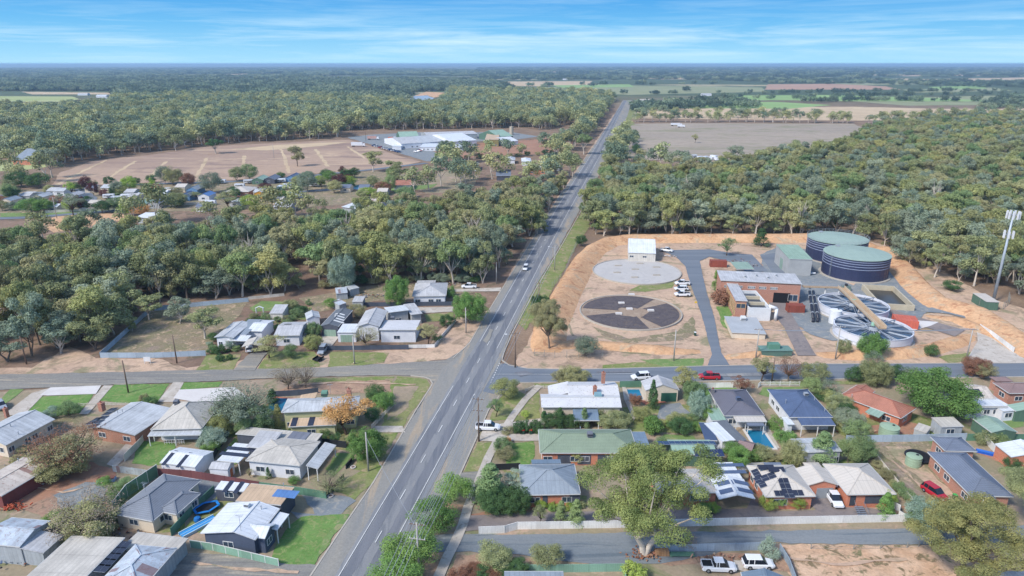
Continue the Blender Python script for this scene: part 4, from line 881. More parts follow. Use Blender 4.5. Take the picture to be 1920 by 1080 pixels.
b=B('carport','long flat grey carport roof behind the white house, dark netting on its left end',(442,814),(594,828),(597,814),3.0,'flat',2,'cream','dark',cat='carport',ov=.15); b.solar(560,818,3,1,1.3,3.2,mat=S('solgrey',(120,124,136)))
b=B('house','two-level yellow weatherboard house with grey-green hip roof behind the orange tree',(528,774),(668,768),(684,743),4.6,'hip',17,'lblue','yellow',wins='n4l2'); b.ac(609,742,S('acgreen',(110,150,130)),1.3).chim(655,742,1.6,.9,mat=ORB).antenna(620,738)
b.wing((543,796),(630,797),(636,785),3.0,'sf',8,'tan','yellow',wins='n1').sheet(552,791,1.2,3,SOLD).sheet(584,790,1.2,3,SOLD); b.wing((560,752),(592,750),(600,740),4.3,'sl',8,'tan','yellow')
b=B('house','grey tiled L-shaped hip roof house with cream walls beside the tall green fence',(211,964),(286,978),(369,900),2.7,'hip',23,'grey','cream',wins='n1r2'); b.wing((296,956),(331,965),(371,925),2.7,'hip',23,'grey','cream',wins='n1r2').vent(270,915).antenna(275,930,2.6)
b=B('house','dark blue weatherboard house with white metal roof on the corner lawn',(376,1001),(478,1013),(520,954),3.3,'gy',14,'white','navy',wins='n1',rf=.62); b.antenna(452,995,2.8).ac(464,951,WHT,.8).vent(490,955)
b.wing((463,1003),(497,1011),(522,984),3.1,'gx',26,'white','navy',wins='r1'); b.wing((505,988),(520,995),(541,965),2.7,'sr',9,'white',None,posts=True)
bb=b; x0,y0,x1,y1=bb.rect
b=B('garage','tan flat roofed dark garage with a blue roof sheet behind the dark blue house',(442,940),(527,948),(560,916),3.5,'flat',2,'tan','dark',cat='garage',ov=.1); b.sheet(536,926,4.2,2.2,R_['blue']).vent(532,912)
b=B('shed','narrow dark shed with white ribbed roof and a white window by the trampoline',(403,918),(457,923),(467,910),2.4,'sf',8,'white','dark',cat='shed',ov=.1,wins='n1'); b.sheet(428,912,.9,3,SOLD).sheet(448,914,.9,3,SOLD)
b=B('shed','old rust-streaked iron shed roof at the lower left edge',(-40,1019),(38,1026),(96,978),3.6,'gx',14,'zrust','tin',cat='shed',ov=.15); b.wing((36,1030),(80,1038),(113,1004),2.8,'sr',8,'zinc','tin')
b=B('shed','long low shed with grey iron roof and dark red walls above the scrap yard',(-60,916),(2,931),(68,863),2.7,'gy',10,'rusty','red',cat='shed',ov=.15); b.vent(35,865)
b=B('house','large flat cream roofed house at the bottom edge of the scrap yard',(20,1110),(130,1120),(229,1013),3.2,'sl',3,'cream','tin'); 
b.wing((180,1100),(262,1110),(317,1028),3.4,'hip',20,'zrust','tin')
for k in range(5): b.solar(186+k*10,1066-k*11,3,1,1.0,1.6,mat=SOLD)
b=B('carport','cream metal carport roof joining the fence and the rusty hip roof',(228,1030),(322,1043),(358,1012),2.8,'sr',4,'rusty',None,cat='carport',posts=True) if 0 else None
b=B('carport','cream metal carport roof between the scrap yard and the green fence',(225,1030),(323,1043),(358,1012),2.7,'flat',4,'cream','tin',cat='carport',ov=.3)
# ------------------------------------------------ right of the road, first street
b=B('house','old cream house with speckled white iron roof, two chimneys and a striped curved verandah',(1015,764),(1166,764),(1163,740),3.8,'gx',14,'spot','cream',wins='n4',cap=GUT)
b.wing((1066,748),(1163,748),(1160,717),3.8,'gx',16,'spot','cream'); b.chim(1115,738,1.8,.8).ac(1121,747,S('acteal',(130,166,176)),1.5); b.wing((1030,745),(1068,745),(1085,724),3.3,'sl',14,'spot',None); b.chim(1131,712,1.8,.8)
b.wing((1076,789),(1124,789),(1122,768),2.4,'sf',12,'bgrey2',None,posts=True)
sv=MB(); xx,yy=b.L(G(1050,743,3)); 
for i in range(12):
    a0=R(180-i*9); a1=R(180-i*9-5); sv.poly([(xx+5+6.5*math.cos(a0),yy-3+6.5*math.sin(a0),2.4),(xx+5+6.5*math.cos(a1),yy-3+6.5*math.sin(a1),2.4),(xx+5+3.2*math.cos(a1),yy-3+3.2*math.sin(a1),3.1),(xx+5+3.2*math.cos(a0),yy-3+3.2*math.sin(a0),3.1)])
sv.build('verandah_roof',R_['dgrey'],b.e)
b=B('garage','cream garage with grey gable roof and dark green roller door behind the street wall',(1211,733),(1273,732),(1258,714),3.0,'gy',20,'zinc','cream',cat='garage',ov=.15); b.opening('n',.72,3.6,.02,2.3,'garage_door',mat=S('gdoor',(50,96,80)))
b=B('house','green tiled hip roof house of orange brick beside the big gum',(1013,850),(1196,850),(1176,806),3.0,'hip',20,'green','brick',wins='n5l2'); b.ac(1106,818,k=1.1).vent(1088,806); b.wing((1018,828),(1036,828),(1034,808),2.7,'sr',4,'bgrey2','dark')
for f in (.22,.42,.62): b.opening('n',f,2.6,.3,2.1,'blind',mat=W_['dark'],rect=(.4,.4,b.rect[2] if 0 else 20,8))
b=B('carport','blue-grey flat carport on the right end of the green tiled roof',(1192,842),(1220,842),(1208,811),2.8,'flat',3,'bgrey2',None,cat='carport',posts=True)
b=B('house','blue-grey metal hip roof house with orange brick walls left of the big gum',(978,929),(1088,927),(1073,871),2.8,'hip',22,'bgrey','brick',wins='n2l1'); b.wing((977,889),(1000,889),(998,874),2.7,'flat',2,'bgrey2',None); b.wing((997,872),(1052,871),(1050,862),2.6,'sb',6,'bgrey2','dark')
b.opening('n',.72,1.9,.1,2.3,'blind',mat=W_['dark'],rect=(.4,.4,13,8)); b.opening('n',.3,.9,.1,2.3,'blind',mat=W_['dark'],rect=(.4,.4,13,8))
b=B('house','orange brick unit with a grey hip roof half hidden behind the big gum',(1232,926),(1348,924),(1336,880),2.8,'hip',22,'beige','brick'); b.opening('n',.72,3.4,.9,1.3,'window'); b.opening('n',.25,2.2,.9,1.3,'window')
b=B('carport','gabled carport with white and navy striped roof in front of the units',(1349,937),(1415,936),(1393,899),2.9,'gy',15,'white',None,cat='carport',posts=True)
for yy in (905,920): b.sheet(1360+(yy-905)*.3,yy,2.8,1.3,R_['navy']).sheet(1390+(yy-905)*.5,yy,2.8,1.3,R_['navy'])
b=B('carport','flat white carport roof with navy strips behind the striped gable carport',(1345,899),(1392,898),(1376,868),2.8,'flat',2,'white',None,cat='carport',posts=True); b.sheet(1370,885,5.8,1.1,R_['navy']).sheet(1366,872,5.8,1.1,R_['navy'])
b=B('house','orange brick unit with pale roof carrying four groups of solar panels',(1436,932),(1529,931),(1488,873),2.9,'hip',23,'beige','brick',wins='l3'); b.opening('n',.3,2.6,.9,1.3,'window')
b.solar(1418,889,1,3,1.2,.9,mat=SOLD).solar(1434,897,3,2,1.2,.9,mat=SOLD).solar(1429,909,1,2,1.2,.9,mat=SOLD).solar(1474,917,2,4,.95,1.0,mat=SOLD).solar(1462,926,2,1,.95,1.1,mat=SOLD).solar(1496,925,2,1,.95,1.1,mat=SOLD)
for k,(a,c) in enumerate(((1436,876),(1455,880))): 
    x,y,z=b.rp(a,c+3); mb=MB(); mb.poly([(x-1.5,y-.5,z+.15),(x+1.5,y-.5,z+.15),(x+1.5,y+.5,z+.55),(x-1.5,y+.5,z+.55)]).box(x-1.5,y+.42,z-.3,x-1.42,y+.48,z+.5).box(x+1.42,y+.42,z-.3,x+1.5,y+.48,z+.5); mb.build('solar_panel',SOLD,b.e)
b=B('garage','orange brick garage with pale gable roof between the two end units',(1516,911),(1571,910),(1547,878),3.0,'gy',18,'beige','brick',cat='garage',ov=.25); b.opening('n',.62,3.0,.02,2.3,'garage_door',mat=S('gd2',(150,154,158)))
b=B('house','orange brick end unit with plain pale hip roof and two wall air conditioners',(1589,928),(1680,927),(1631,870),3.0,'hip',23,'beige','brick',wins=''); b.opening('n',.6,3.2,.9,1.5,'blind',mat=W_['dark']); b.opening('n',.12,1.0,.5,2.0,'door')
X0,Y0,X1,Y1=b.wrect
for f in (.45,.75):
    mb=MB(); yy=Y0+(Y1-Y0)*f; mb.box(X0-.75,yy-.45,1.9,X0-.05,yy+.45,2.6); mb.build('air_conditioner',WHT,b.e)
st=MB()
for i in range(6): st.box(X0+1.0,Y0-.9-i*.35,.75-i*.14,X0+2.6,Y0-.6-i*.35,.8-i*.14)
st.bar((X0+.98,Y0-2.8,.9),(X0+.98,Y0-.6,1.7),.05,.05).bar((X0+2.62,Y0-2.8,.9),(X0+2.62,Y0-.6,1.7),.05,.05); st.build('steps',S('stepgrey',(128,136,150)),b.e)
b=B('house','dark grey tiled hip roof house with a cream patio roof by the pool',(1358,780),(1433,780),(1405,731),3.0,'hip',20,'charc','white',wins='n2l2'); b.ac(1384,750,S('acblue',(90,104,130)),.9).chim(1336,737,1.0,.7,mat=S('chg',(130,130,136))); b.wing((1380,791),(1438,791),(1434,780),2.7,'sf',3,'beige',None,posts=True); b.wing((1402,799),(1434,799),(1430,791),2.3,'sf',8,'slate',None,posts=True)
b=B('shed','long narrow shed with pale mint roof along the fence of the dark tiled house',(1335,789),(1362,789),(1343,766),2.7,'flat',2,'mint','whitep',cat='shed',ov=.1)
b=B('shed','long white shed with a dark ribbed roof strip beside the navy shade roof',(1354,829),(1385,825),(1361,790),2.7,'flat',2,'white','whitep',cat='shed',ov=.1); b.sheet(1371,807,2.2,8.5,R_['dgrey'])
b=B('carport','navy blue roof over the yard beside the long white shed',(1322,826),(1345,827),(1332,794),2.6,'flat',2,'sail',None,cat='carport',posts=True)
b=B('shed','timber cubby house with brown-grey gable roof by the pool',(1381,838),(1410,846),(1417,832),2.3,'gx',20,'brown','brickd',cat='shed',ov=.2,wins='n1')
b=B('shed','green roofed shed carrying two rows of blue solar panels',(1262,853),(1345,853),(1330,826),2.7,'gx',12,'mint','green',cat='shed',ov=.15); b.solar(1287,831,10,1,1.15,1.9).solar(1329,850,5,1,1.15,1.9)
b=B('house','house with bright blue metal roof and a shaded rear verandah',(1480,783),(1561,783),(1513,731),3.2,'hip',22,'navy','white',wins='l3n1'); b.ac(1511,742,STEEL,.9).vent(1473,756,.8).vent(1527,750,.6).vent(1546,771,.5); b.wing((1503,798),(1566,797),(1560,783),2.8,'sf',7,'navy',None,posts=True); b.wing((1476,797),(1490,797),(1488,783),2.8,'flat',5,'white','white')
b=B('shed','wide white roofed shed behind three leafy trees, blue-roofed house above it',(1504,849),(1578,846),(1557,821),3.4,'gx',9,'lblue','grey',cat='shed',ov=.15,wins='n4')
b=B('house','long orange brick house with red tiled roof set at an angle',(1574,742),(1689,785),(1728,770),2.9,'hip',23,'red','brick',wins='n3r1',cap=S('redcap',(160,104,88))); b.wing((1592,731),(1627,742),(1642,735),2.9,'gy',22,'red','brick'); b.vent(1597,744)
b.wing((1628,782),(1652,786),(1662,776),2.2,'sf',18,'mint',None,posts=True) if 0 else None
b=B('awning','teal fabric awning on the side of the red tiled house',(1622,773),(1648,784),(1655,768),2.3,'sf',14,'grn',None,cat='awning',posts=True)
b=B('house','brown brick house with slate-grey tiled roofs, porch and steps at the right',(1820,930),(1900,932),(1804,850),2.9,'hip',24,'slate','brick2',wins='l3'); b.wing((1772,846),(1830,846),(1800,821),2.9,'hip',24,'slate','brick2',wins='l1'); b.ac(1806,866,S('acd',(96,104,118))).sheet(1811,889,3.4,1.8,SOLD)
b.wing((1842,934),(1868,936),(1862,910),2.9,'gy',24,'slate',None,posts=True)
b=B('shed','grey iron shed in the yard of the red tiled house',(1765,801),(1807,800),(1792,785),2.6,'sf',5,'cream','tin',cat='shed',ov=.1,wins='n1')
b=B('shed','low white roofed lean-to beside the grey iron shed',(1713,805),(1737,813),(1746,803),1.6,'sf',4,'cream','grey',cat='shed',ov=.1)
b=B('shed','pale green gabled shed near the right edge behind the green fence',(1862,813),(1908,812),(1870,785),2.6,'gy',14,'grn','green',cat='shed',ov=.1) if 0 else B('shed','pale green gabled shed near the right edge behind the green fence',(1860,812),(1907,811),(1866,784),2.6,'gy',14,'grn','green',cat='shed',ov=.1)
b=B('house','white cottage with pale flat roofs right of the very large round green tree',(1812,764),(1890,764),(1860,742),2.8,'sf',4,'zinc','white',wins='n3'); b.wing((1840,762),(1889,762),(1880,748),3.0,'flat',4,'white',None); b.wing((1805,748),(1858,742),(1830,722),3.2,'gx',20,'rusty','white'); b.solar(1822,737,4,1,1.1,2.2,mat=SOLD)
b=B('caravan','old white caravan body behind the cluttered cottage',(1880,772),(1908,770),(1876,748),2.5,'flat',2,'white','whitep',cat='caravan',ov=.06,wins='n1')
b=B('house','brown tiled brick house at the right edge by the street',(1892,738),(1990,738),(1960,718),3.0,'hip',22,'brown','brick2',wins='n2l1')
b.wing((1868,716),(1900,716),(1896,707),2.8,'hip',20,'brown','brick2')
b=B('shed','white roofed brick shed cut by the right edge',(1897,858),(1990,858),(1985,833),2.8,'gy',12,'white','brick',cat='shed',ov=.15)
b=B('shed','green roofed shed cut by the right edge beyond the caravan',(1905,772),(1990,772),(1985,760),2.6,'gy',12,'mint','green',cat='shed',ov=.1)
b=B('shed','pale metal shed roof at the bottom edge inside the green fence',(945,1092),(1058,1092),(1055,1074),2.4,'sf',3,'bgrey','tin',cat='shed',ov=.1)
b=B('house','dark grey gable roof cut off at the bottom by the parked cars',(1398,1112),(1485,1122),(1446,1080),3.0,'gy',20,'bgrey2','grey')
b=B('shed','pale roofed shed at the bottom right edge below the big yellow-green gum',(1870,1092),(1990,1092),(1985,1074),2.6,'sf',3,'lblue','tin',cat='shed',ov=.1)
b=B('gazebo','small open gazebo with a pale roof between the pool garden and the white shed',(1515,882),(1545,882),(1538,868),2.2,'hip',16,'beige',None,cat='gazebo',posts=True)
b=B('shed','small grey roofed shed behind the unit with solar panels',(1440,884),(1472,884),(1464,870),2.4,'sf',5,'slate','dark',cat='shed',ov=.1)
# ------------------------------------------------ cottages behind the gravel side street
b=B('house','pale blue-grey metal roofed house in three parts with a pergola behind round shrubs',(402,633),(437,634),(457,605),3.4,'gy',9,'lblue','whitep',wins='n2'); b.wing((437,628),(463,628),(481,604),3.0,'sf',4,'bgrey','whitep'); b.wing((463,621),(497,617),(507,601),3.1,'gx',9,'white','whitep'); b.wing((426,639),(464,638),(466,631),2.6,'sf',4,'white',None,posts=True)
b=B('carport','cream gabled carport with a white car inside at the head of the grey driveway',(454,651),(492,650),(500,636),2.8,'gy',16,'cream',None,cat='carport',posts=True)
b=B('house','small grey-white roofed house right of the carport behind the leafy street tree',(513,630),(562,629),(572,604),3.2,'gx',11,'zinc','whitep',wins='n1r1'); b.sheet(540,608,2,1.2,SOLD)
b=B('shed','cream garden shed with ribbed grey roof behind the clipped hedge',(505,588),(530,588),(534,576),2.6,'sf',8,'zinc','shed',cat='shed',ov=.1)
b=B('shed','small shed with blue and orange gable roof beside the dark garage',(575,599),(600,596),(604,584),2.6,'gy',20,'lblue','whitep',cat='shed',ov=.15)
b=B('garage','long dark grey garage with four pale skylights in its roof',(601,612),(634,613),(649,582),3.2,'gy',16,'dgrey','dark',cat='garage',ov=.1,wins='nD')
for k in range(4): b.sheet(637-k*.6,588+k*5,3.0,.8,FRM)
b=B('shed','low flat white shed between the dark garage and the white gabled house',(632,624),(667,624),(669,608),2.9,'flat',2,'white','whitep',cat='shed',ov=.1,wins='nD')
b=B('house','white house with a gable roof and long front wing behind the charcoal fence',(669,613),(711,613),(720,583),4.4,'gy',18,'zinc','whitep',wins='n1'); b.wing((711,623),(781,622),(782,601),3.2,'sb',4,'spot','whitep',wins='n1').ac(736,599)
b=B('house','white skillion roofed cottage with grey wing and concrete drive, second from the corner tree',(729,592),(768,587),(770,571),3.4,'sb',7,'white','grey',wins='n1'); b.wing((768,588),(792,588),(800,566),3.3,'flat',3,'zinc','grey',wins='r1')
b=B('house','grey hip roofed cottage at the edge of the woodland, farthest along the road',(773,556),(836,555),(824,531),3.2,'hip',18,'zinc','whitep',wins='n3'); b.wing((781,534),(816,534),(815,526),3.2,'sb',6,'zinc','whitep')
for (A_,B_,C_,lb,rf_) in (((656,544),(674,540),(676,533),'bluish tin shed at the edge of the woodland behind the dark garage','lblue'),((660,566),(680,566),(680,558),'little grey roofed shed beside the junk heap of the cottages','zinc'),((623,565),(636,573),(640,564),'small broken tin shed left of the junk heap','zrust'),((630,551),(652,549),(658,540),'low pale tin lean-to touching the woodland','zrust')):
    B('shed',lb,A_,B_,C_,2.3,'sf',5,rf_,'tin',cat='shed',ov=.1)
# ---------------------------------------------------------------- water works
M['conc2']=ground('conc2',(158,138,120),(172,154,136),(146,126,110),s=.3,fine=2,amt=.1,bump=0)
M['bank']=ground('bank',(200,156,118),(216,176,138),(180,134,102),s=.1,fine=.9,amt=.24,bump=.25,c4=(190,166,138),wid=.2)
def bank(name,pts,prof,zz=0,seg=3.0):
    """earth bank swept along pts; prof = [(offset to the left, height)]"""
    rnd=random.Random(len(pts)); W=[G(*p) for p in pts]; Q=[]
    for a,b in zip(W[:-1],W[1:]):
        n=max(1,int((b-a).length/seg)); Q+= [a.lerp(b,k/n) for k in range(n)]
    Q.append(W[-1]); mb=MB(); m=len(prof)
    for i,p in enumerate(Q):
        a=Q[max(0,i-2)]; b=Q[min(len(Q)-1,i+2)]; d=(b-a); d.normalize(); n=Vector((-d.y,d.x,0)); e=min(1,i/3,(len(Q)-1-i)/3)
        for o,h in prof:
            j=rnd.uniform(-.15,.15); mb.v.append((p.x+n.x*(o+j),p.y+n.y*(o+j),h*max(.02,e)*(1+rnd.uniform(-.03,.03)) if h>0 else -.3))
    for i in range(len(Q)-1):
        for j in range(m-1): mb.f.append((i*m+j+1,i*m+j,(i+1)*m+j,(i+1)*m+j+1)); mb.m.append(0)
    o=mb.build(name,M['bank'],uv=False,smooth=True); return tag(o,kind='structure')
bank('embankment',[(1008,660),(1020,610),(1045,560),(1068,520),(1085,490),(1105,470),(1135,455),(1180,449),(1300,448),(1450,448),(1530,447),(1600,452),(1650,466)],[(3,0),(1.4,1.8),(.6,2.3),(-1.8,2.3),(-3,1.8),(-6,.7),(-8,0)])
bank('embankment',[(1640,462),(1670,476),(1700,505),(1730,540),(1765,570),(1840,590),(1900,630),(1990,690)],[(3,0),(1.4,2.0),(.4,2.4),(-1.8,2.4),(-4,1.6),(-8,0)])
bank('embankment',[(1355,672),(1370,668),(1440,664),(1490,662)],[(2,0),(.6,1.0),(-.6,1.1),(-2.6,0)])
bank('embankment',[(1530,664),(1590,668),(1680,666),(1740,658),(1800,640),(1822,628)],[(2.5,0),(1,1.7),(-1,1.8),(-3.4,0)])
bank('embankment',[(1010,650),(1080,645),(1180,652),(1260,658),(1315,660)],[(2.6,0),(1,1.0),(-1,1.1),(-4,0)])
bank('embankment',[(1735,592),(1790,600),(1850,625),(1880,640)],[(2.4,0),(1,1.4),(-.8,1.4),(-3,0)])
def circ(px,py,z,r,pts=None,**k):
    c=G(px,py,z); return c
# settled pond and sludge pond
c=G(1193.5,510); 
def pond(c,r,mk,label,name,k2='kerb'):
    e=thing(name,label,'pond',(c.x,c.y,0)); mb=MB(); mb.lathe([(r,0),(r,.55),(r-.35,.55),(r-.35,.2)],64); mb.build('rim',M[k2],e,smooth=False)
    d=MB(); d.poly([(math.cos(i*2*math.pi/64)*(r-.33),math.sin(i*2*math.pi/64)*(r-.33),.34) for i in range(64)]); d.build('surface',M[mk],e,uv=False); return e
r=(G(1276,511)-G(1111,511)).length/2
p1=pond(c,r,'pond','round basin with a flat pale grey floor and small outlets','basin')
for px,py in ((1159,500),(1200,496),(1231,503),(1191,507),(1157,513),(1231,518),(1190,522)):
    q=G(px,py)-c; mb=MB(); mb.box(q.x-1.3,q.y-.3,.3,q.x+1.3,q.y+.3,.75); mb.build('outlet',M['kerb'],p1)
c=G(1182,586); r=(G(1278,588)-G(1087,588)).length/2
p2=pond(c,r,'conc2','round basin with dark sludge in wedges between pale cracked concrete arms','basin')
for (a0,a1,r0) in ((50,168,.24),(195,282,.30),(-62,30,.34)):
    d=MB(); n=16; rnd=random.Random(int(a0)+400); pts=[(math.cos(R(a0+(a1-a0)*i/n))*r*.94,math.sin(R(a0+(a1-a0)*i/n))*r*.94,.42) for i in range(n+1)]
    pin=[(math.cos(R(a0+(a1-a0)*i/8))*r*r0*rnd.uniform(.85,1.15),math.sin(R(a0+(a1-a0)*i/8))*r*r0*rnd.uniform(.85,1.15),.42) for i in range(8,-1,-1)]
    d.poly(pts+pin); d.build('sludge',M['sludge'],p2,uv=False)
for px,py in ((1165,571),(1160,591),(1220,585),(1184,555),(1180,582)):
    q=G(px,py)-c; mb=MB(); mb.box(q.x-1,q.y-.6,.3,q.x+1,q.y+.6,.8); mb.build('slab',M['concp'],p2)
# tanks
TB=S('tank_navy',(52,58,88),rough=.4,spec=.5,var=.1); TRF=S('tank_roof',(158,178,166),'corr',rough=.6,var=.05); RING=S('ring',(150,160,184)); CONC=M['concp']
def tank(px,py,r,h,label,rail):
    c=G(px,py,h); e=thing('storage_tank',label,'tank',(c.x,c.y,0)); mb=MB(); mb.lathe([(r,.0),(r,h)],72); mb.build('wall',TB,e,smooth=True)
    mb=MB(); 
    for i in range(36):
        a=2*math.pi*i/36; mb.box(-.04,-.04,0,.04,.04,h*.62)
        for k in range(8): 
            x,y,z=mb.v[-8+k]; mb.v[-8+k]=(x+math.cos(a)*(r+.02),y+math.sin(a)*(r+.02),z)
    mb.lathe([(r+.04,h*.3),(r+.07,h*.3),(r+.07,h*.31),(r+.04,h*.31)],72).lathe([(r+.04,h*.45),(r+.06,h*.45),(r+.06,h*.455),(r+.04,h*.455)],72)
    mb.build('plate_seams',S('seam',(60,68,98)),e)
    for f in (.58,.70,.81,.91): rb=MB(); rb.lathe([(r,f*h-.1),(r+.14,f*h-.1),(r+.14,f*h+.1),(r,f*h+.1)],72); rb.build('stiffener_ring',RING,e)
    mb=MB(); n=72; k=(0,0,h+.9)
    mb.lathe([(r+.22,h-.12),(r+.22,h+.05)],72)
    for i in range(72):
        a0=2*math.pi*i/72; a1=2*math.pi*(i+1)/72; mb.poly([(math.cos(a0)*(r+.22),math.sin(a0)*(r+.22),h+.05),(math.cos(a1)*(r+.22),math.sin(a1)*(r+.22),h+.05),k])
    mb.build('roof',TRF,e)
    mb=MB(); mb.lathe([(r+.9,0),(r+.9,.5),(r,.5)],64); mb.build('footing',M['kerb'],e)
    if rail:
        mb=MB()
        for i in range(48):
            a=2*math.pi*i/48; a2=2*math.pi*(i+1)/48; p=(math.cos(a)*(r+.3),math.sin(a)*(r+.3)); q=(math.cos(a2)*(r+.3),math.sin(a2)*(r+.3))
            mb.bar((p[0],p[1],h),(p[0],p[1],h+1.1),.05,.05)
            for z in (h+.55,h+1.1): mb.bar((p[0],p[1],z),(q[0],q[1],z),.05,.05)
        mb.build('railing',STEEL,e)
    a=R(200 if not rail else 290); mb=MB(); x,y=math.cos(a)*(r+.35),math.sin(a)*(r+.35); dx,dy=-math.sin(a)*.25,math.cos(a)*.25
    for s_ in (-1,1): mb.bar((x+dx*s_,y+dy*s_,.1),(x+dx*s_,y+dy*s_,h+1),.05,.05)
    for i in range(int(h/.35)): mb.bar((x-dx,y-dy,.4+i*.35),(x+dx,y+dy,.4+i*.35),.04,.04)
    mb.build('ladder',STEEL,e)
    mb=MB(); hx,hy=math.cos(R(110))*(r-2),math.sin(R(110))*(r-2); mb.box(hx-.7,hy-.7,h,hx+.7,hy+.7,h+.7); mb.build('hatch',STEEL,e); return e
tank(1607,474,11.3,8.4,'navy steel tank with green roof, the nearer of the two big tanks',False)
tank(1571,446,11.2,8.4,'navy steel tank with railed green roof, the farther one beside the woodland',True)
ST2=S('steel2',(196,204,214),rough=.45,metal=.2)
def clarifier(px,py,r,h,label):
    c=G(px,py,h); e=thing('clarifier_tank',label,'clarifier',(c.x,c.y,0)); mb=MB(); mb.lathe([(r,0),(r,h),(r-.25,h),(r-.25,.8)],72); mb.build('wall',S('cl_white',(216,218,226),rough=.6,var=.06),e)
    for f in (.0,.62): rb=MB(); rb.lathe([(r,h-.16-f*h),(r+.1,h-.16-f*h),(r+.1,h-.02-f*h),(r,h-.02-f*h)],72); rb.build('rim_band',ST2,e)
    d=MB(); d.poly([(math.cos(i*2*math.pi/72)*(r-.24),math.sin(i*2*math.pi/72)*(r-.24),h-.75) for i in range(72)]); d.build('water',M['water'],e,uv=False)
    for i in range(12):
        a=2*math.pi*i/12+.2; l=MB(); 
        for s_ in (-1,1):
            ox,oy=-math.sin(a)*.32*s_,math.cos(a)*.32*s_; l.bar((math.cos(a)*2+ox,math.sin(a)*2+oy,h-.45),(math.cos(a)*(r-.2)+ox,math.sin(a)*(r-.2)+oy,h-.42),.07,.2)
        l.build('trough',ST2,e)
    for i in range(6):
        a=2*math.pi*i/6+.5; l=MB(); l.bar((math.cos(a)*1,math.sin(a)*1,h+.45),(math.cos(a)*(r+.1),math.sin(a)*(r+.1),h+.1),.22,.2); l.build('beam',S('cl_grey',(140,152,168)),e)
    l=MB(); l.lathe([(2.1,h-.7),(2.1,h+.35),(1.9,h+.35),(1.9,h-.7)],24); l.build('centre_well',ST2,e)
    l=MB(); l.cyl((0,0,h+.3),(0,0,h+1.2),.7,.6,12); l.build('drive_motor',S('motor',(150,190,170)),e)
    l=MB(); l.lathe([(r+.7,0),(r+.7,.3),(r,.3)],64); l.build('footing',M['kerb'],e); return e
clarifier(1637,612,10.3,3.2,'round white clarifier with spoked troughs, the nearer one behind the round green tree'); clarifier(1600,568,10.3,3.2,'round white clarifier with spoked troughs, the farther one beside the open basin')
a=G(1577,540,4.2); b_=G(1655,616,4.2); e=thing('walkway_bridge','brown concrete walkway crossing over both round white clarifiers','walkway',(a.x,a.y,0)); o=Vector((a.x,a.y,0)); q=b_-o; p=a-o
mb=MB(); mb.bar(p,q,2.0,.35); mb.build('deck',S('wk',(186,160,130),var=.15),e)
d=(q-p).normalized(); nrm=Vector((-d.y,d.x,0))
for s_ in (-1,1):
    mb=MB(); mb.bar(p+nrm*s_*1.0+Vector((0,0,.55)),q+nrm*s_*1.0+Vector((0,0,.55)),.12,.7); mb.build('parapet',S('wkp',(206,186,160)),e)
for f in (.02,.5,.97):
    mb=MB(); c=p.lerp(q,f); mb.box(c.x-.3,c.y-.3,0,c.x+.3,c.y+.3,4.05); mb.build('pier',CONC,e)
a=G(1505,537,4.2); b_=G(1578,539,4.2); o=Vector((a.x,a.y,0)); e=thing('walkway','level concrete walkway linking the brick control building to the clarifier bridge','walkway',(a.x,a.y,0)); p=a-o; q=b_-o
mb=MB(); mb.bar(p,q,1.6,.3); mb.build('deck',S('wk',(186,160,130)),e)
for f in (.2,.6,.95): mb=MB(); c=p.lerp(q,f); mb.cyl((c.x,c.y,0),(c.x,c.y,4.05),.25,n=10); mb.build('pier',WHT,e)
for s_ in (-1,1): mb=MB(); mb.bar(p+Vector((0,s_*.75,.95)),q+Vector((0,s_*.75,.95)),.06,.06).bar(p+Vector((0,s_*.75,.55)),q+Vector((0,s_*.75,.55)),.06,.06); mb.build('railing',STEEL,e)
PIPE=S('pipe_black',(44,48,62),rough=.4)
for k,(x0,x1,lb) in enumerate(((1518,1525,'black pipe on the left of the pair coming down beside the clarifiers'),(1525,1534,'black pipe on the right of the pair coming down beside the clarifiers'))):
    a=G(x0,546,5.0); b_=G(x1,598,1.2); g=Vector((b_.x,b_.y,0)); e=thing('large_pipe',lb,'pipe',(g.x,g.y,0)); mb=MB(); mb.cyl(a-g,b_-g,.42,n=14).cyl(b_-g,(0,0,0),.42,n=14); mb.build('pipe',PIPE,e,smooth=True)
    for f in (.2,.5,.8): mb=MB(); c=(a-g).lerp(b_-g,f); dd=(b_-a).normalized()*.15; mb.cyl(c-dd,c+dd,.56,n=14); mb.build('flange',STEEL,e)
    for f in (.3,.7): mb=MB(); c=(a-g).lerp(b_-g,f); mb.box(c.x-.12,c.y-.12,0,c.x+.12,c.y+.12,c.z-.43); mb.build('support',STEEL,e)
def vtank(px,py,r,h,mat,name,label,cat='tank',ribs=0,loc=None):
    c=G(px,py); e=thing(name,label,cat,(c.x,c.y,0)); mb=MB(); mb.cyl((0,0,0),(0,0,h),r,n=28); mb.build('body',mat,e); mb=MB(); mb.lathe([(r+.04,h),(r+.04,h+.08),(r*.5,h+.25),(.01,h+.32)],28); mb.build('lid',mat,e); 
    for i in range(ribs): mb=MB(); mb.lathe([(r,h*(i+1)/(ribs+1)),(r+.05,h*(i+1)/(ribs+1)+.05),(r,h*(i+1)/(ribs+1)+.1)],28); mb.build('rib',mat,e)
    mb=MB(); mb.cyl((r*.4,0,h+.3),(r*.4,0,h+.42),.25,n=10); mb.build('hatch',DARK,e); return e
vtank(1564,606,1.7,4.2,WHT,'white_tank','white upright cylinder standing between the two clarifiers and the black pipes')
GT=S('poly_green',(156,178,152),rough=.6)
vtank(1665,818,1.9,2.3,GT,'water_tank','pale green round water tank behind the red tiled house',ribs=4); vtank(1711,872,1.4,2.0,GT,'water_tank','pale green round water tank beside the slate roofed house, near the trampoline',ribs=3)
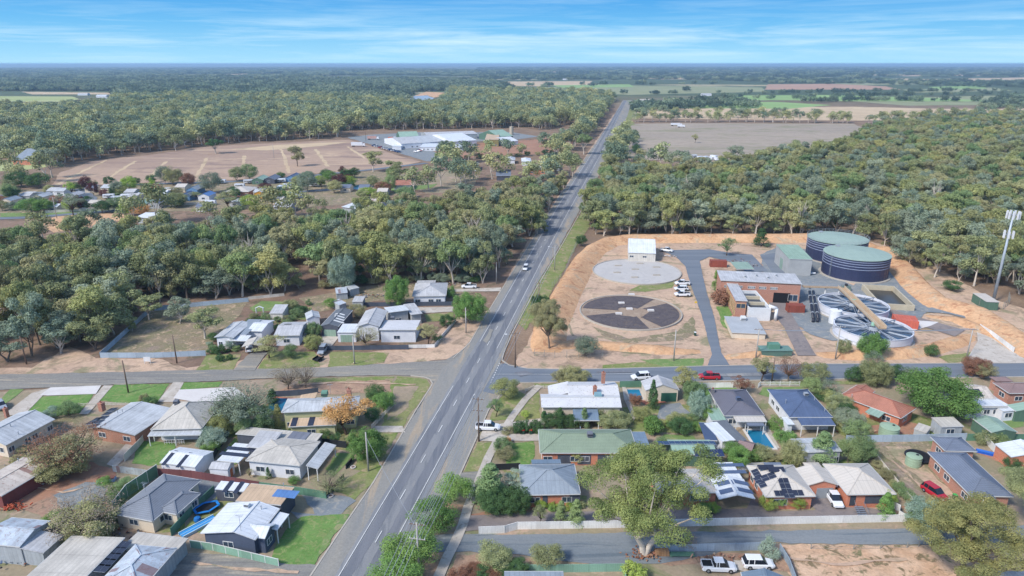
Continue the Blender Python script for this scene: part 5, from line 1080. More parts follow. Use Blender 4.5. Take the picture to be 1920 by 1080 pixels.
# buildings
b=B('control_building','long two-storey brick control building with a flat pale grey roof',(1351,526),(1504,533),(1495,516),7.0,'sf',2,'zinc','brick2',cat='building',ov=.25)
for f in (.06,.2,.36,.50,.64): 
    for k in range(4): b.opening('n',f+k*.021,.75,4.6,.9,'window')
b.opening('n',.78,5.2,.05,3.6,'garage_door',mat=BLK); b.opening('n',.92,3,1.0,2.2,'window')
for px,py in ((1397,520),(1440,522),(1455,518),(1418,518)): b.ac(px,py,WHT,.7)
b=B('filter_building','narrow brick block with yellow window bays and a grey roof beside the control building',(1379,564),(1402,565),(1391,531),6.0,'flat',2,'zinc','brick2',cat='building',ov=.25,wins='')
for i in range(7): b.opening('l',(i+.5)/7,1.5,1.2,3.8,'window',mat=S('yel',(226,196,140)))
b.opening('n',.5,2.8,3.6,1.5,'window',mat=S('yel',(226,196,140)))
def basin(name,label,A,Bp,Cp,h,wall,depth,inner,cat='basin',t=.4):
    P0=G(*A,h);P1=G(*Bp,h);P2=G(*Cp,h);u=(P1-P0);u.z=0;wd=u.length;u.normalize();v=Vector((-u.y,u.x,0));d=(P2-P0).dot(v); e=thing(name,label,cat,(P0.x,P0.y,0),math.atan2(u.y,u.x))
    for q in ((0,0,wd,t),(0,d-t,wd,d),(0,t,t,d-t),(wd-t,t,wd,d-t)): mb=MB(); mb.box(q[0],q[1],0,q[2],q[3],h); mb.build('wall',wall,e)
    mb=MB(); mb.poly([(t,t,h-depth),(wd-t,t,h-depth),(wd-t,d-t,h-depth),(t,d-t,h-depth)]); mb.build('water',inner,e,uv=False); return e,wd,d
CW=S('conc_wall',(196,184,160),var=.15)
e,wd,d=basin('filter_basin','raised concrete filter basins with dark water next to the narrow brick block',(1404,577),(1446,578),(1432,545),4.2,WHT,1.0,M['water'])
for f in (.33,.66): mb=MB(); mb.box(.41,d*f-.3,0,wd-.41,d*f+.3,4.15); mb.build('divider',CW,e)
mb=MB(); mb.box(wd+.3,0,3.0,wd+1.1,d,3.2); mb.build('catwalk',S('wk',(186,160,130)),e)
l=MB(); l.cyl((wd+1.8,.5,0),(wd+1.8,.5,4.0),.5,n=14).cyl((wd+1.8,.5,4.0),(wd-.5,1.0,4.6),.5,n=14); l.build('duct',WHT,e,smooth=True)
b=B('slab_building','low building with a wide flat pale roof in front of the narrow brick block',(1372,624),(1437,627),(1436,597),1.7,'flat',1,'concrete','cream',cat='building',ov=.2,wins=''); b.ac(1393,600,WHT,1.4)
b=B('pump_shed','tall grey panel shed with a green roof beside the navy tanks',(1480,486),(1524,487),(1505,464),6.4,'sf',3,'grngrey','grey',cat='shed',ov=.08,wins=''); b.opening('l',.5,3.6,.1,4.2,'roller_door',mat=R_['grn'])
b=B('shed','white gabled shed above the pale round basin, behind it the orange bank',(1178,474),(1230,476),(1229,453),3.6,'gx',18,'white','shed',cat='shed',ov=.1); b.opening('n',.12,1.6,1.8,.8,'window'); b.opening('n',.6,1.6,1.8,.8,'window')
b=B('shelter','small green roofed open shelter over pumps behind the control building',(1381,505),(1414,505),(1410,494),3.2,'sf',4,'grn',None,cat='shelter',ov=.2); 
e,wd,d=basin('open_basin','open concrete basin with stained walls and dark water right of the far clarifier',(1650,569),(1716,573),(1690,537),2.0,CW,1.7,S('muck',(62,62,60),rough=.3),t=.5)
def container(px,py,ang,mat,label,L_=6.06):
    c=G(px,py); e=thing('shipping_container',label,'container',(c.x,c.y,0),R(ang)); mb=MB(); mb.box(-L_/2,-1.2,.15,L_/2,1.2,2.6); mb.build('body',mat,e)
    for x in (-L_/2,L_/2):
        for y in (-1.2,1.2): mb=MB(); mb.box(x-.09,y-.09,.05,x+.09,y+.09,2.68); mb.build('corner_post',mat,e)
    mb=MB(); mb.box(L_/2+.02,-1.05,.3,L_/2+.06,-.02,2.5).box(L_/2+.02,.02,.3,L_/2+.06,1.05,2.5); dr=mb.build('door',mat,e); mb=MB()
    for y in (-.75,-.3,.3,.75): mb.cyl((L_/2+.1,y,.35),(L_/2+.1,y,2.45),.03,n=6)
    mb.build('lock_rod',STEEL,dr)
RC=S('cont_red',(208,110,90),'corr',rust=.0); RC2=S('cont_brown',(150,80,66),'corr')
container(1697,614,-18,RC,'orange-red shipping container, the front one of the pair by the near clarifier'); container(*PX(*(G(1697,614)+Vector((math.sin(R(18))*2.7,math.cos(R(18))*2.7,0)))),-18,RC,'orange-red shipping container, the rear one of the pair by the near clarifier'); container(1346,500,-6,RC2,'brown shipping container behind the control building')
container(1490,585,-3,RC2,'rust brown skip-like container at the wall of the control building',5)
e=thing('substation','green electrical kiosk roof with a raised box on the verge by the power pole','kiosk',tuple(G(1452,664))); mb=MB(); mb.box(-4,-1.6,0,4,1.6,1.6); mb.build('base',S('kg',(96,128,118),'board'),e); mb=MB(); mb.box(-4.2,-1.8,1.62,4.2,1.8,1.8); mb.build('roof',S('kg2',(110,142,134)),e); mb=MB(); mb.box(-2,-.8,1.82,1,1,3.2); mb.build('upper_box',S('kg3',(104,150,130)),e)
# mobile phone mast
c=G(1862,566); e=thing('phone_mast','tall grey phone mast with two rings of white antennas at the edge of the woodland','mast',(c.x,c.y,0)); H=30.5
mb=MB(); mb.cyl((0,0,0),(0,0,H),.52,.26,14); mb.build('pole',S('mast',(176,186,196),rough=.5,metal=.2),e,smooth=True)
for z,n,rr in ((H-1.2,9,1.5),(H-7.6,6,1.1)):
    mb=MB()
    for i in range(n): a=2*math.pi*i/n; mb.bar((0,0,z),(math.cos(a)*rr,math.sin(a)*rr,z),.1,.1)
    mb.lathe([(rr,z-.05),(rr+.06,z),(rr,z+.05)],24); mb.build('antenna_frame',STEEL,e)
    for i in range(n): a=2*math.pi*i/n; mb=MB(); x,y=math.cos(a)*(rr+.25),math.sin(a)*(rr+.25); mb.box(x-.2,y-.2,z-1.2,x+.2,y+.2,z+1.2); mb.build('antenna_panel',WHT,e)
b=B('equipment_cabin','green equipment cabin inside the wire fence at the foot of the phone mast',(1849,566),(1874,567),(1872,552),2.8,'flat',1,'beige','green',cat='cabin',ov=.05)
container(0,0,0,RC,'x') if 0 else None
# ---------------------------------------------------------------- fences
def fence(name,label,pts,h,mat,post=2.4,kind='panel',cat='fence',pm=None,rail=True):
    W=[G(*p) for p in pts]; o=W[0].copy(); e=thing(name,label,cat,(o.x,o.y,0)); pn=MB(); ps=[]; rl=MB()
    for a,b in zip(W[:-1],W[1:]):
        a=a-o; b=b-o; a.z=b.z=0; d=(b-a); ln=d.length; d.normalize(); up=Vector((0,0,1))
        if kind=='panel': pn.bar(a+up*h/2+d*.02,b+up*h/2-d*.02,.06,h-.04)
        elif kind=='picket':
            n=int(ln/.3)
            for i in range(n): p=a+d*(i+.5)*ln/n; pn.bar(p+up*.05,p+up*h,.1,.04)
        elif kind=='wire':
            for z in np.linspace(.2,h,5 if h>1.5 else 3): rl.bar(a+up*z,b+up*z,.022,.022)
            if h>1.6:
                for i in range(int(ln/.8)): p=a+d*i*.8; rl.bar(p,p+up*h,.014,.014)
        if rail and kind!='wire':
            for z in ((h,) if kind=='panel' else (h*.3,h*.8)): rl.bar(a+up*z,b+up*z,.09,.06)
        n=max(1,round(ln/post)); ps+=[a+d*(ln*i/n) for i in range(n)]
    ps.append(W[-1]-o)
    if pn.v: pn.build('panel' if kind=='panel' else 'pickets',mat,e)
    if rl.v: rl.build('rail' if kind!='wire' else 'wire_mesh',pm or mat,e)
    st=[]
    for i,p in enumerate(ps[:100]): mb=MB(); mb.box(p.x-.05,p.y-.05,0,p.x+.05,p.y+.05,h+.07); mb.build('post',pm or mat,e,uv=False)
    return e
FW=S('f_white',(238,236,232),'fence'); FG=S('f_green',(104,146,122),'fence'); FGL=S('f_lgreen',(138,176,154),'fence'); FBL=S('f_blue',(160,176,192),'fence'); FM=S('f_maroon',(122,78,82),'fence'); FCH=S('f_char',(84,92,106),'fence'); FK=S('f_black',(44,48,54),'fence'); FP=S('f_pale',(222,214,200),'fence'); FGA=S('f_galv',(176,192,206),'fence'); WPO=S('f_wpost',(222,222,218))
PATCHY=S('f_patchy',(170,180,184),'patched')
fence('panel_fence','long white panel fence between the units driveway and the gravel lane',[(898,1002),(946,1000),(970,993),(1180,990),(1420,984),(1738,978)],1.5,FW)
fence('panel_fence','pale grey-blue panel fence right of the big gum trunk',[(1228,1037),(1300,1035),(1430,1032)],1.5,FBL)
fence('panel_fence','grey fence running down from the strappy bush beside the bare block',[(1461,1034),(1478,1062),(1492,1100)],1.5,FBL)
fence('panel_fence','pale green panel fence along the bottom edge below the gravel lane',[(930,1074),(1040,1074),(1168,1072),(1174,1100)],1.5,FGL)
fence('panel_fence','maroon timber fence behind the grey tiled house and the white sheds',[(298,893),(360,897),(487,918)],1.7,FM)
fence('panel_fence','green panel fence behind the tan flat roofed garage',[(488,918),(550,926),(612,936)],1.6,FG)
fence('panel_fence','green and cream panel fence below the dark blue house',[(358,1027),(400,1033),(523,1063)],1.5,FGL,pm=WPO)
fence('panel_fence','tall green fence with cream rails beside the grey tiled house',[(215,965),(240,932),(297,893)],2.6,FG,pm=WPO)
fence('panel_fence','green panel fence between the grey tiled house and the trampoline lawn',[(322,1006),(360,965),(402,925)],1.6,FG)
fence('panel_fence','patchwork fence of odd tin sheets behind the tin-littered yard',[(213,885),(250,890),(290,897)],1.5,PATCHY)
fence('panel_fence','pale panel fence along the long driveway right of the carport',[(234,866),(262,838),(292,800)],1.6,FP)
fence('panel_fence','black panel fence round the small lawn of the white house, left side',[(398,868),(410,845),(430,815)],1.6,FK)
fence('panel_fence','short black panel fence behind the white house, right of the flat carport roof',[(596,834),(650,841)],1.6,FK)
fence('picket_fence','black low fence in two stretches on the grass by the main road',[(612,932),(645,897)],1.0,FK,kind='panel'); fence('picket_fence','short black low fence beside the driveway of the white house',[(649,880),(664,862)],1.0,FK,kind='panel')
fence('picket_fence','pale picket fence along the side of the garden behind the orange tree',[(697,805),(738,762)],1.2,FP,kind='picket')
fence('panel_fence','dark blue-grey panel fence behind the yellow house',[(505,745),(560,742),(597,738)],1.5,FCH)
fence('picket_fence','low white garden wall in front of the brick house with carport',[(148,762),(200,760),(290,762)],.8,FP,kind='picket')
fence('picket_fence','white picket fence in front of the blue roofed house',[(1421,728),(1425,724),(1499,724)],1.3,WPO,kind='picket')
fence('panel_fence','white street fence beside the yellow-leaved tree',[(1305,728),(1374,727)],1.4,FW); fence('panel_fence','dark green street fence between the old cream house and the garage',[(1162,727),(1203,726)],1.7,FG)
fence('picket_fence','low brick and picket fence along the street corner garden',[(985,735),(1000,729),(1075,729)],.9,FP,kind='picket')
fence('panel_fence','blue-grey panel fence behind the red tiled house',[(1585,830),(1700,829),(1810,826)],1.7,FGA)
fence('panel_fence','green panel fence behind the pale green gabled shed',[(1812,827),(1990,828)],1.7,FG)
fence('panel_fence','white panel fence between the slate roofed house and the brick shed',[(1845,828),(1870,856),(1895,880)],1.6,FW)
fence('panel_fence','long weathered paling fence right of the end unit and its stepping stones',[(1600,805),(1640,862),(1690,925),(1740,985)],1.5,FP)
fence('panel_fence','short zigzag white fence at the end of the units driveway',[(1664,948),(1686,960),(1684,970),(1695,977)],1.4,FW)
fence('panel_fence','grey-white fence behind the unit with solar panels',[(1385,882),(1432,880)],1.5,FW); fence('panel_fence','black fence at the back of the green lawn beside the green roofed house',[(912,883),(975,880)],1.4,FK)
fence('panel_fence','charcoal fence on the verge in front of the white cottage',[(612,657),(700,656),(766,655)],1.3,FCH); fence('picket_fence','low white wall round the corner garden of the white cottage',[(766,653),(815,652),(830,632),(855,603)],1.0,FW,kind='panel')
fence('panel_fence','charcoal fence between the two back cottages',[(682,575),(770,574),(848,573)],1.4,FCH)
fence('panel_fence','pale galvanised fence round the vacant block, street side',[(188,671),(290,671),(386,667)],1.5,FGA); fence('panel_fence','pale galvanised fence round the vacant block, slanting left side',[(188,671),(230,632),(280,587)],1.5,FGA); fence('panel_fence','pale galvanised fence at the back of the vacant block',[(290,583),(380,574),(466,566)],1.5,FGA)
fence('panel_fence','cream retaining wall behind the garden with the arch',[(466,562),(533,555)],1.0,FP)
WM=S('wiremesh',(150,150,144))
fence('wire_fence','wire mesh fence along the street in front of the dark round bush',[(1002,668),(1040,671),(1130,670)],2.0,WM,post=3,kind='wire'); fence('wire_fence','wire mesh fence climbing beside the main road left of the orange bank',[(1035,540),(1058,520),(1068,490),(1082,458)],2.2,WM,post=3,kind='wire')
fence('wire_fence','post and wire fence along the bare block below the gravel lane',[(1520,1030),(1600,1031),(1700,1028),(1722,1026)],1.2,WM,post=5,kind='wire'); fence('wire_fence','security fence round the foot of the phone mast',[(1835,575),(1880,580),(1892,570),(1890,560)],2.4,WM,post=3,kind='wire')
fence('panel_fence','white wall along the concrete ramp at the far right of the works',[(1836,617),(1860,632),(1900,662)],1.6,FW)
fence('panel_fence','long cream fence along the front of the caravan park',[(85,400),(160,396),(265,390),(400,382)],1.5,FP,post=12)
# ---------------------------------------------------------------- poles and wires
PW=S('pole_wood',(128,108,94),var=.2); PC_=S('pole_conc',(178,174,168),var=.1)
ENDS={}
def pole(px,py,h,label,mat=PW,arms=1,key=None,lamp=False,ang=None,name='power_pole',cat='power pole'):
    c=G(px,py); e=thing(name,label,cat,(c.x,c.y,0),RA+0 if ang is None else ang); mb=MB(); mb.cyl((0,0,0),(0,0,h),.19,.13,10); mb.build('pole',mat,e,smooth=True); z=h-.35
    for k in range(arms):
        mb=MB(); mb.bar((-1.25,0,z-k*2.6),(1.25,0,z-k*2.6),.1,.12); mb.build('crossarm',mat if k else PW,e)
        for x in (-1.15,-.45,.45,1.15): i_=MB(); i_.cyl((x,0,z-k*2.6+.07),(x,0,z-k*2.6+.3),.07,.05,8); i_.build('insulator',WHT,e)
    if lamp: mb=MB(); mb.cyl((0,0,h-1.2),(-2.2,0,h-.7),.04,n=6); a=mb.build('lamp_arm',STEEL,e); mb=MB(); mb.box(-2.7,-.15,h-.8,-2.1,.15,h-.66); mb.build('lamp_head',WHT,e)
    if key: ENDS[key]=(c,RA if ang is None else ang,h)
    return e
pole(786,1078,9.6,'grey timber power pole with crossarms beside the footpath at the bottom',PC_,2,'a'); pole(898,828,10.2,'brown power pole with crossarms behind the parked white utility truck',PW,2,'b'); pole(966,690,10,'wooden power pole on the corner of the main road and the works street',PW,1,'c',lamp=True)
pole(1010,585,10,'wooden power pole behind the leaning gum by the main road',PW,1,'d'); pole(1040,507,10,'power pole on the grassy verge right of the main road',PC_,1,'e',lamp=True); pole(1085,410,10,'power pole beside the main road at the corner of the right woodland',PC_,1,'f'); pole(1139,292,10,'distant power pole at the right paddock corner',PW,1,'g')
pole(691,884,8.6,'leaning white street pole on the grass beside the main road',PC_,0,'h',name='light_pole',cat='pole'); pole(874,625,8,'white pole on the verge beside the round pepper tree',PC_,0,name='light_pole',cat='pole'); pole(665,683,8,'white pole on the verge in front of the charcoal fence',PC_,0,'i',name='light_pole',cat='pole')
pole(931,532,8,'thin white pole at the edge of the woodland by the main road',PC_,0,name='light_pole',cat='pole'); pole(241,737,8.5,'wooden pole on the lawn below the gravel side street',PW,0,'j'); pole(332,681,8,'wooden pole in front of the vacant block',PW,0,'k'); pole(50,683,8,'wooden pole at the left edge of the woodland',PW,0,'l')
pole(1263,677,9,'grey pole on the green verge left of the works entrance',PC_,0,name='light_pole',cat='pole'); pole(1417,672,8.6,'grey pole with a crossarm beside the low slab building',PC_,1,'m'); pole(1566,674,9.6,'tall white pole in front of the near clarifier',PC_,1,'n'); pole(1812,672,8.6,'grey pole left of the concrete ramp',PC_,1,'o'); pole(1447,716,6.5,'wooden pole between the two bare street trees',PW,0)
pole(107,410,11,'light pole at the front of the caravan park',PC_,1,name='light_pole',cat='pole'); pole(686,264,10,'pole beside the trucks at the factory yard',PW,0); pole(1036,288,11,'power pole on the cross road left of the main road',PW,1); pole(514,297,12,'thin pole in the middle of the bare paddock',PC_,0)
WIRE=S('wire',(150,156,164))
def wires(a,b,xs=(-1.15,-.45,.45,1.15),dz=0,label='',sag=.9):
    (ca,aa,ha),(cb,ab,hb)=ENDS[a],ENDS[b]; mb=MB(); o=Vector((ca.x,ca.y,0))
    for x in xs:
        p=Vector((ca.x+math.cos(aa)*x,ca.y+math.sin(aa)*x,ha+dz-.05))-o; q=Vector((cb.x+math.cos(ab)*x,cb.y+math.sin(ab)*x,hb+dz-.05))-o; pr=p
        for i in range(1,11):
            f=i/10; c=p.lerp(q,f); c.z-=sag*4*f*(1-f); mb.bar(pr,c,.05,.05); pr=c
    ob=mb.build('power_lines',WIRE,loc=(o.x,o.y,0)); tag(ob,label,'power line')
# bottom of the frame: the line continues past the camera
ENDS['z']=(G(786,1078)+(G(786,1078)-G(898,828))*.6,RA,9.6)
wires('z','a',label='four power lines crossing the street trees at the bottom edge'); wires('a','b',label='four power lines from the bottom pole up to the pole by the white utility truck'); wires('a','b',dz=-2.6,label='lower set of power lines beside the footpath')
wires('b','c',label='power lines crossing the street corner'); wires('c','d',label='power lines from the corner pole to the leaning gum'); wires('d','e',label='power lines along the main road beside the grassy verge'); wires('e','f',label='power lines along the main road towards the right woodland'); wires('f','g',label='distant power lines along the straight road')
wires('a','h',(0,),label='single wire crossing the main road from the bottom pole to the leaning white pole',sag=.4,dz=-1); wires('m','n',label='power lines in front of the low slab building'); wires('n','o',label='power lines from the tall white pole to the concrete ramp')
# ---------------------------------------------------------------- vehicles
PAINT={'white':S('p_white',(232,234,238),rough=.25,spec=.6,var=.02),'silver':S('p_silver',(176,182,190),rough=.25,spec=.6,metal=.3,var=.02),'red':S('p_red',(178,34,48),rough=.25,spec=.6,var=.02),'dark':S('p_dark',(58,62,70),rough=.25,spec=.6,var=.02),'blue':S('p_blue',(70,100,150),rough=.25,spec=.6,var=.02)}
CG=S('car_glass',(36,42,52),rough=.08,spec=.7); TY=S('tyre_rub',(34,34,36),rough=.9); RIM=S('rim',(160,164,170),rough=.4,metal=.5); HL=S('headlight',(220,226,232),rough=.15); TLt=S('taillight',(160,30,30),rough=.2)
def loft(mb,secs):
    k=len(mb.v); n=len(secs[0])
    for s_ in secs: mb.v+=s_
    for i in range(len(secs)-1):
        for j in range(n): mb.f.append((k+i*n+j,k+i*n+(j+1)%n,k+(i+1)*n+(j+1)%n,k+(i+1)*n+j)); mb.m.append(0)
    mb.f.append(tuple(k+i for i in range(n-1,-1,-1))); mb.m.append(0); mb.f.append(tuple(k+(len(secs)-1)*n+i for i in range(n))); mb.m.append(0)
def sec(x,w_,z0,z1,t=.86): return [(x,-w_,z0),(x,w_,z0),(x,w_*1.0,(z0*.35+z1*.65)),(x,w_*t,z1),(x,-w_*t,z1),(x,-w_,(z0*.35+z1*.65))]
PCAR={}
def carparts(kind,col):
    if (kind,col) in PCAR: return PCAR[(kind,col)]
    pt=PAINT[col]; out=[]; L_={'suv':4.8,'ute':5.3,'wagon':4.9,'van':5.2,'hatch':4.4}[kind]; h=L_/2; top={'suv':1.78,'ute':1.8,'wagon':1.55,'van':1.98,'hatch':1.5}[kind]; bz=1.05 if kind!='hatch' and kind!='wagon' else .92; W2=.93
    def add(name,mb,mat,kids=(),smooth=False):
        o=mb.build(name,mat,smooth=smooth,uv=False); me=o.data; bpy.data.objects.remove(o); out.append((name,me,kids)); return me
    b=MB(); loft(b,[sec(-h,W2*.86,.42,bz-.1),sec(-h+.25,W2*.98,.32,bz),sec(0,W2,.3,bz),sec(h-1.3,W2,.3,bz),sec(h-.35,W2*.94,.34,bz-.14),sec(h,W2*.78,.42,bz-.32)]); add('body',b,pt)
    c0={'suv':-h+.12,'ute':-h+1.75,'wagon':-h+.25,'van':-h+.1,'hatch':-h+.2}[kind]; c1=h-1.15 if kind!='van' else h-.75
    r0=c0+(.35 if kind!='ute' else .18); r1=c1-.85
    b=MB(); b.v+=[(c0,-W2*.9,bz-.02),(c1,-W2*.9,bz-.02),(c1,W2*.9,bz-.02),(c0,W2*.9,bz-.02),(r0,-W2*.74,top),(r1,-W2*.74,top),(r1,W2*.74,top),(r0,W2*.74,top)]; 
    for q in ((0,3,2,1),(0,1,5,4),(1,2,6,5),(2,3,7,6),(3,0,4,7)): b.f.append(q); b.m.append(0)
    add('windows',b,CG)
    b=MB(); b.v+=[(r0-.04,-W2*.77,top-.02),(r1+.06,-W2*.77,top-.02),(r1+.06,W2*.77,top-.02),(r0-.04,W2*.77,top-.02),(r0+.08,-W2*.68,top+.05),(r1-.08,-W2*.68,top+.05),(r1-.08,W2*.68,top+.05),(r0+.08,W2*.68,top+.05)]
    for q in ((0,3,2,1),(4,5,6,7),(0,1,5,4),(1,2,6,5),(2,3,7,6),(3,0,4,7)): b.f.append(q); b.m.append(0)
    for xx in ((r0+r1)/2-.05,r0+.25):
        for s_ in (-1,1): b.bar((xx,s_*W2*.765,top-.03),(xx-.02,s_*W2*.905,bz),.1,.05)
    add('cabin_roof',b,pt)
    if kind=='ute':
        b=MB(); b.box(-h+.1,-W2*.8,bz+.003,-h+1.62,W2*.8,bz+.02); add('tray_liner',b,BLK); b=MB()
        for s_ in (-1,1): b.box(-h+.05,s_*W2*.88-.05,bz,-h+1.7,s_*W2*.88+.05,bz+.12)
        b.box(-h+.02,-W2*.83,bz,-h+.1,W2*.83,bz+.12); add('tray_side',b,pt)
    for x in (-h+.95,h-.95):
        for s_ in (-1,1):
            b=MB(); b.cyl((x,s_*(W2-.2),.36),(x,s_*(W2+.03),.36),.36,n=16); r_=MB(); r_.cyl((x,s_*(W2+.031),.36),(x,s_*(W2+.05),.36),.2,n=12); o=r_.build('rim',RIM,uv=False); rm=o.data; bpy.data.objects.remove(o); add('wheel',b,TY,(('rim',rm),))
    for s_ in (-1,1):
        b=MB(); b.box(h-.12,s_*.62-.18,.62,h+.012,s_*.62+.18,.78); add('headlight',b,HL); b=MB(); b.box(-h-.02,s_*.68-.1,.65,-h+.1,s_*.68+.1,.9); add('taillight',b,TLt)
    b=MB(); b.box(h-1.0,-.28,bz-.13,h-.95,.28,bz-.12) if 0 else None
    PCAR[(kind,col)]=out; return out
def car(kind,col,rear,front,label,name='parked_car',cat='car',group=None,world=None,extra=None):
    a,b=(G(*rear),G(*front)) if world is None else world; c=(a+b)/2; e=thing(name,label,cat,(c.x,c.y,.28 if extra is None else extra),math.atan2(b.y-a.y,b.x-a.x),group)
    for nm,me,kids in carparts(kind,col):
        o=bpy.data.objects.new(nm,me); COL.objects.link(o); o.parent=e
        for kn,km in kids: k=bpy.data.objects.new(kn,km); COL.objects.link(k); k.parent=o
    return e
UT=dict(name='utility_truck',cat='ute')
car('ute','white',(896,806),(934,807),'white double-cab utility truck parked across the footpath by the brown power pole',**UT)
car('ute','white',(1318,1069),(1374,1071),'white utility truck with a load in its tray, beside the big gum',**UT)
car('suv','white',(1395,1064),(1445,1065),'white four wheel drive with a striped roof rack beside the loaded utility truck')
car('ute','white',(1553,928),(1571,955),'white utility truck with a black bonnet scoop in front of the orange brick garage',**UT); car('suv','red',(1736,921),(1766,941),'red car in the dry yard of the slate roofed house')
car('suv','white',(1216,711),(1186,713),'white car parked on the works street by the green street fence'); car('ute','red',(1345,712),(1313,711),'red utility truck with an aluminium tray on the works street',**UT)
car('suv','white',(988,502),(983,511),'white car driving down the left lane of the main road',name='car')
for i,(x,y) in enumerate(((1279,535),(1277,545),(1279,556))): car('wagon' if i==1 else 'ute','white',(x+12,y),(x-12,y),['white utility truck beside the basins, topmost of the parked three','white station wagon between two utility trucks beside the basins','white utility truck beside the basins, lowest of the parked three'][i],name='works_vehicle',cat='car' if i==1 else 'ute')
car('ute','white',(1238,471),(1262,474),'white utility truck beside the white gabled shed at the basins',**UT); car('ute','white',(893,541),(866,541),'white utility truck on the drive of the farthest cottage',**UT)
car('suv','silver',(609,656),(596,667) if 0 else (601,668),'silver car with a trailer on the verge beside the charcoal fence'); car('hatch','white',(468,662),(468,655),'white car under the cream gabled carport')
car('wagon','silver',(256,822),(264,808),'silver car at the open end of the long carport'); car('wagon','silver',(270,806),(278,794),'grey car in the middle of the long carport',) ; car('hatch','dark',(281,790),(288,779),'dark car deep inside the long carport')
car('hatch','silver',(0,762),(6,770),'silver car cut off at the left edge beside the widest driveway')
# roof rack stripes, tray loads
def small(name,label,cat,px,py,parts,rz=0,z=0):
    c=G(px,py); e=thing(name,label,cat,(c.x,c.y,z),rz)
    for nm,mb,mat in parts: mb.build(nm,mat,e)
    return e
mb=MB(); mb.box(-1.3,-.9,.5,1.3,.9,.6).box(-1.3,-.9,.6,1.3,-.85,1.0).box(-1.3,.85,.6,1.3,.9,1.0); w_=MB(); w_.cyl((0,-1.05,.35),(0,-.92,.35),.34,n=14).cyl((0,.92,.35),(0,1.05,.35),.34,n=14); h_=MB(); h_.bar((1.3,0,.5),(2.4,0,.45),.08,.08)
small('trailer','black box trailer behind the silver car on the verge','trailer',597,676,[('tray',mb,BLK),('wheels',w_,TY),('drawbar',h_,STEEL)],R(70))
# car park rows
CP_=[]
def carrow(a,b,n,face,label,group):
    A=G(*a); Bq=G(*b); d=(Bq-A).normalized(); nr=Vector((-d.y,d.x,0))*face; rn=random.Random(n)
    for i in range(n):
        p=A.lerp(Bq,(i+.5)/n); k=rn.choice(['suv','hatch','wagon','ute']); c=rn.choice(['white','silver','white','white','blue','red']); car(k,c,None,None,label,group=group,world=(p-nr*2,p+nr*2),extra=.28)
carrow((700,274),(750,287),11,1,'car parked in the long row at the edge of the factory yard','cars in the long row of the factory yard'); carrow((778,286),(806,279),8,-1,'car parked in the short row in front of the factory','cars in the short row in front of the factory')
carrow((762,275),(790,275),6,-1,'car under the front wall of the white factory shed','cars along the factory front')
# trucks at the yard
def truck(px,py,ang,L_,hh,mat,label):
    c=G(px,py); e=thing('truck',label,'truck',(c.x,c.y,.15),R(ang)); mb=MB(); mb.box(-L_/2,-1.25,1.1,L_/2-2.6,1.25,hh); mb.build('box_body',mat,e); mb=MB(); mb.box(L_/2-2.4,-1.2,.7,L_/2,1.2,2.9,t=.12); mb.build('cab',PAINT['white'],e); mb=MB(); mb.box(L_/2-.1,-1.0,1.8,L_/2+.02,1.0,2.6); mb.build('windscreen',CG,e)
    for x in (-L_/2+1.2,-L_/2+2.4,L_/2-1.3):
        for s_ in (-1,1): w_=MB(); w_.cyl((x,s_*.95,.5),(x,s_*1.25,.5),.5,n=12); w_.build('wheel',TY,e)
truck(672,275,2,13,4.0,PAINT['white'],'long white box truck at the corner of the bare paddock'); truck(700,262,0,12,3.6,S('tk',(200,160,150),var=.2),'pale tanker truck at the back of the factory yard'); truck(735,262,10,8,2.6,S('tko',(220,110,70)),'orange machine truck at the back of the factory yard')
# factory sheds
def F_(lb,A,Bp,Cp,h,typ,pt,rf_,wl,wins='',**k): return B('factory_shed',lb,A,Bp,Cp,h,typ,pt,rf_,wl,cat='factory shed',wins=wins,ov=.1,**k)
F_('long white factory shed with a pale gable roof, right front of the group',(846,266),(894,263),(885,250),5,'gx',8,'white','whitep',wins='n6'); F_('low white office front of the factory with many small windows',(786,276),(818,276),(812,269),3.4,'flat',2,'white','whitep',wins='n8'); F_('white factory hall with a zinc roof beside the car park',(752,270),(790,268),(800,256),4.5,'gx',7,'zinc','whitep',wins='n3')
F_('flat pale factory roof in the middle of the group',(790,268),(846,264),(830,252),4.4,'gx',6,'lblue','whitep'); F_('long grey factory roof at the back of the group',(800,254),(895,251),(880,246),5,'gx',6,'zinc','tin'); F_('green farm-like shed left behind the factory',(750,258),(786,257),(782,251),4.5,'gx',14,'mint','green'); F_('small white gatehouse at the left of the factory yard',(735,275),(752,275),(750,270),3,'flat',2,'white','whitep')
F_('khaki block building right of the factory',(909,262),(935,262),(930,250),6.5,'flat',2,'tan','khaki',wins='n2'); F_('green gabled shed behind the khaki block',(935,257),(962,255),(950,248),5,'gx',16,'mint','green'); F_('low white shed right of the khaki block',(945,266),(972,264),(965,258),4,'gx',12,'white','whitep')
F_('low white shed in front of the long factory shed',(862,276),(878,275),(876,270),3.5,'flat',2,'white','whitep')
vtank(959,253,2.2,9,S('silo',(190,178,158)),'silo','tall beige silo behind the factory sheds','silo')
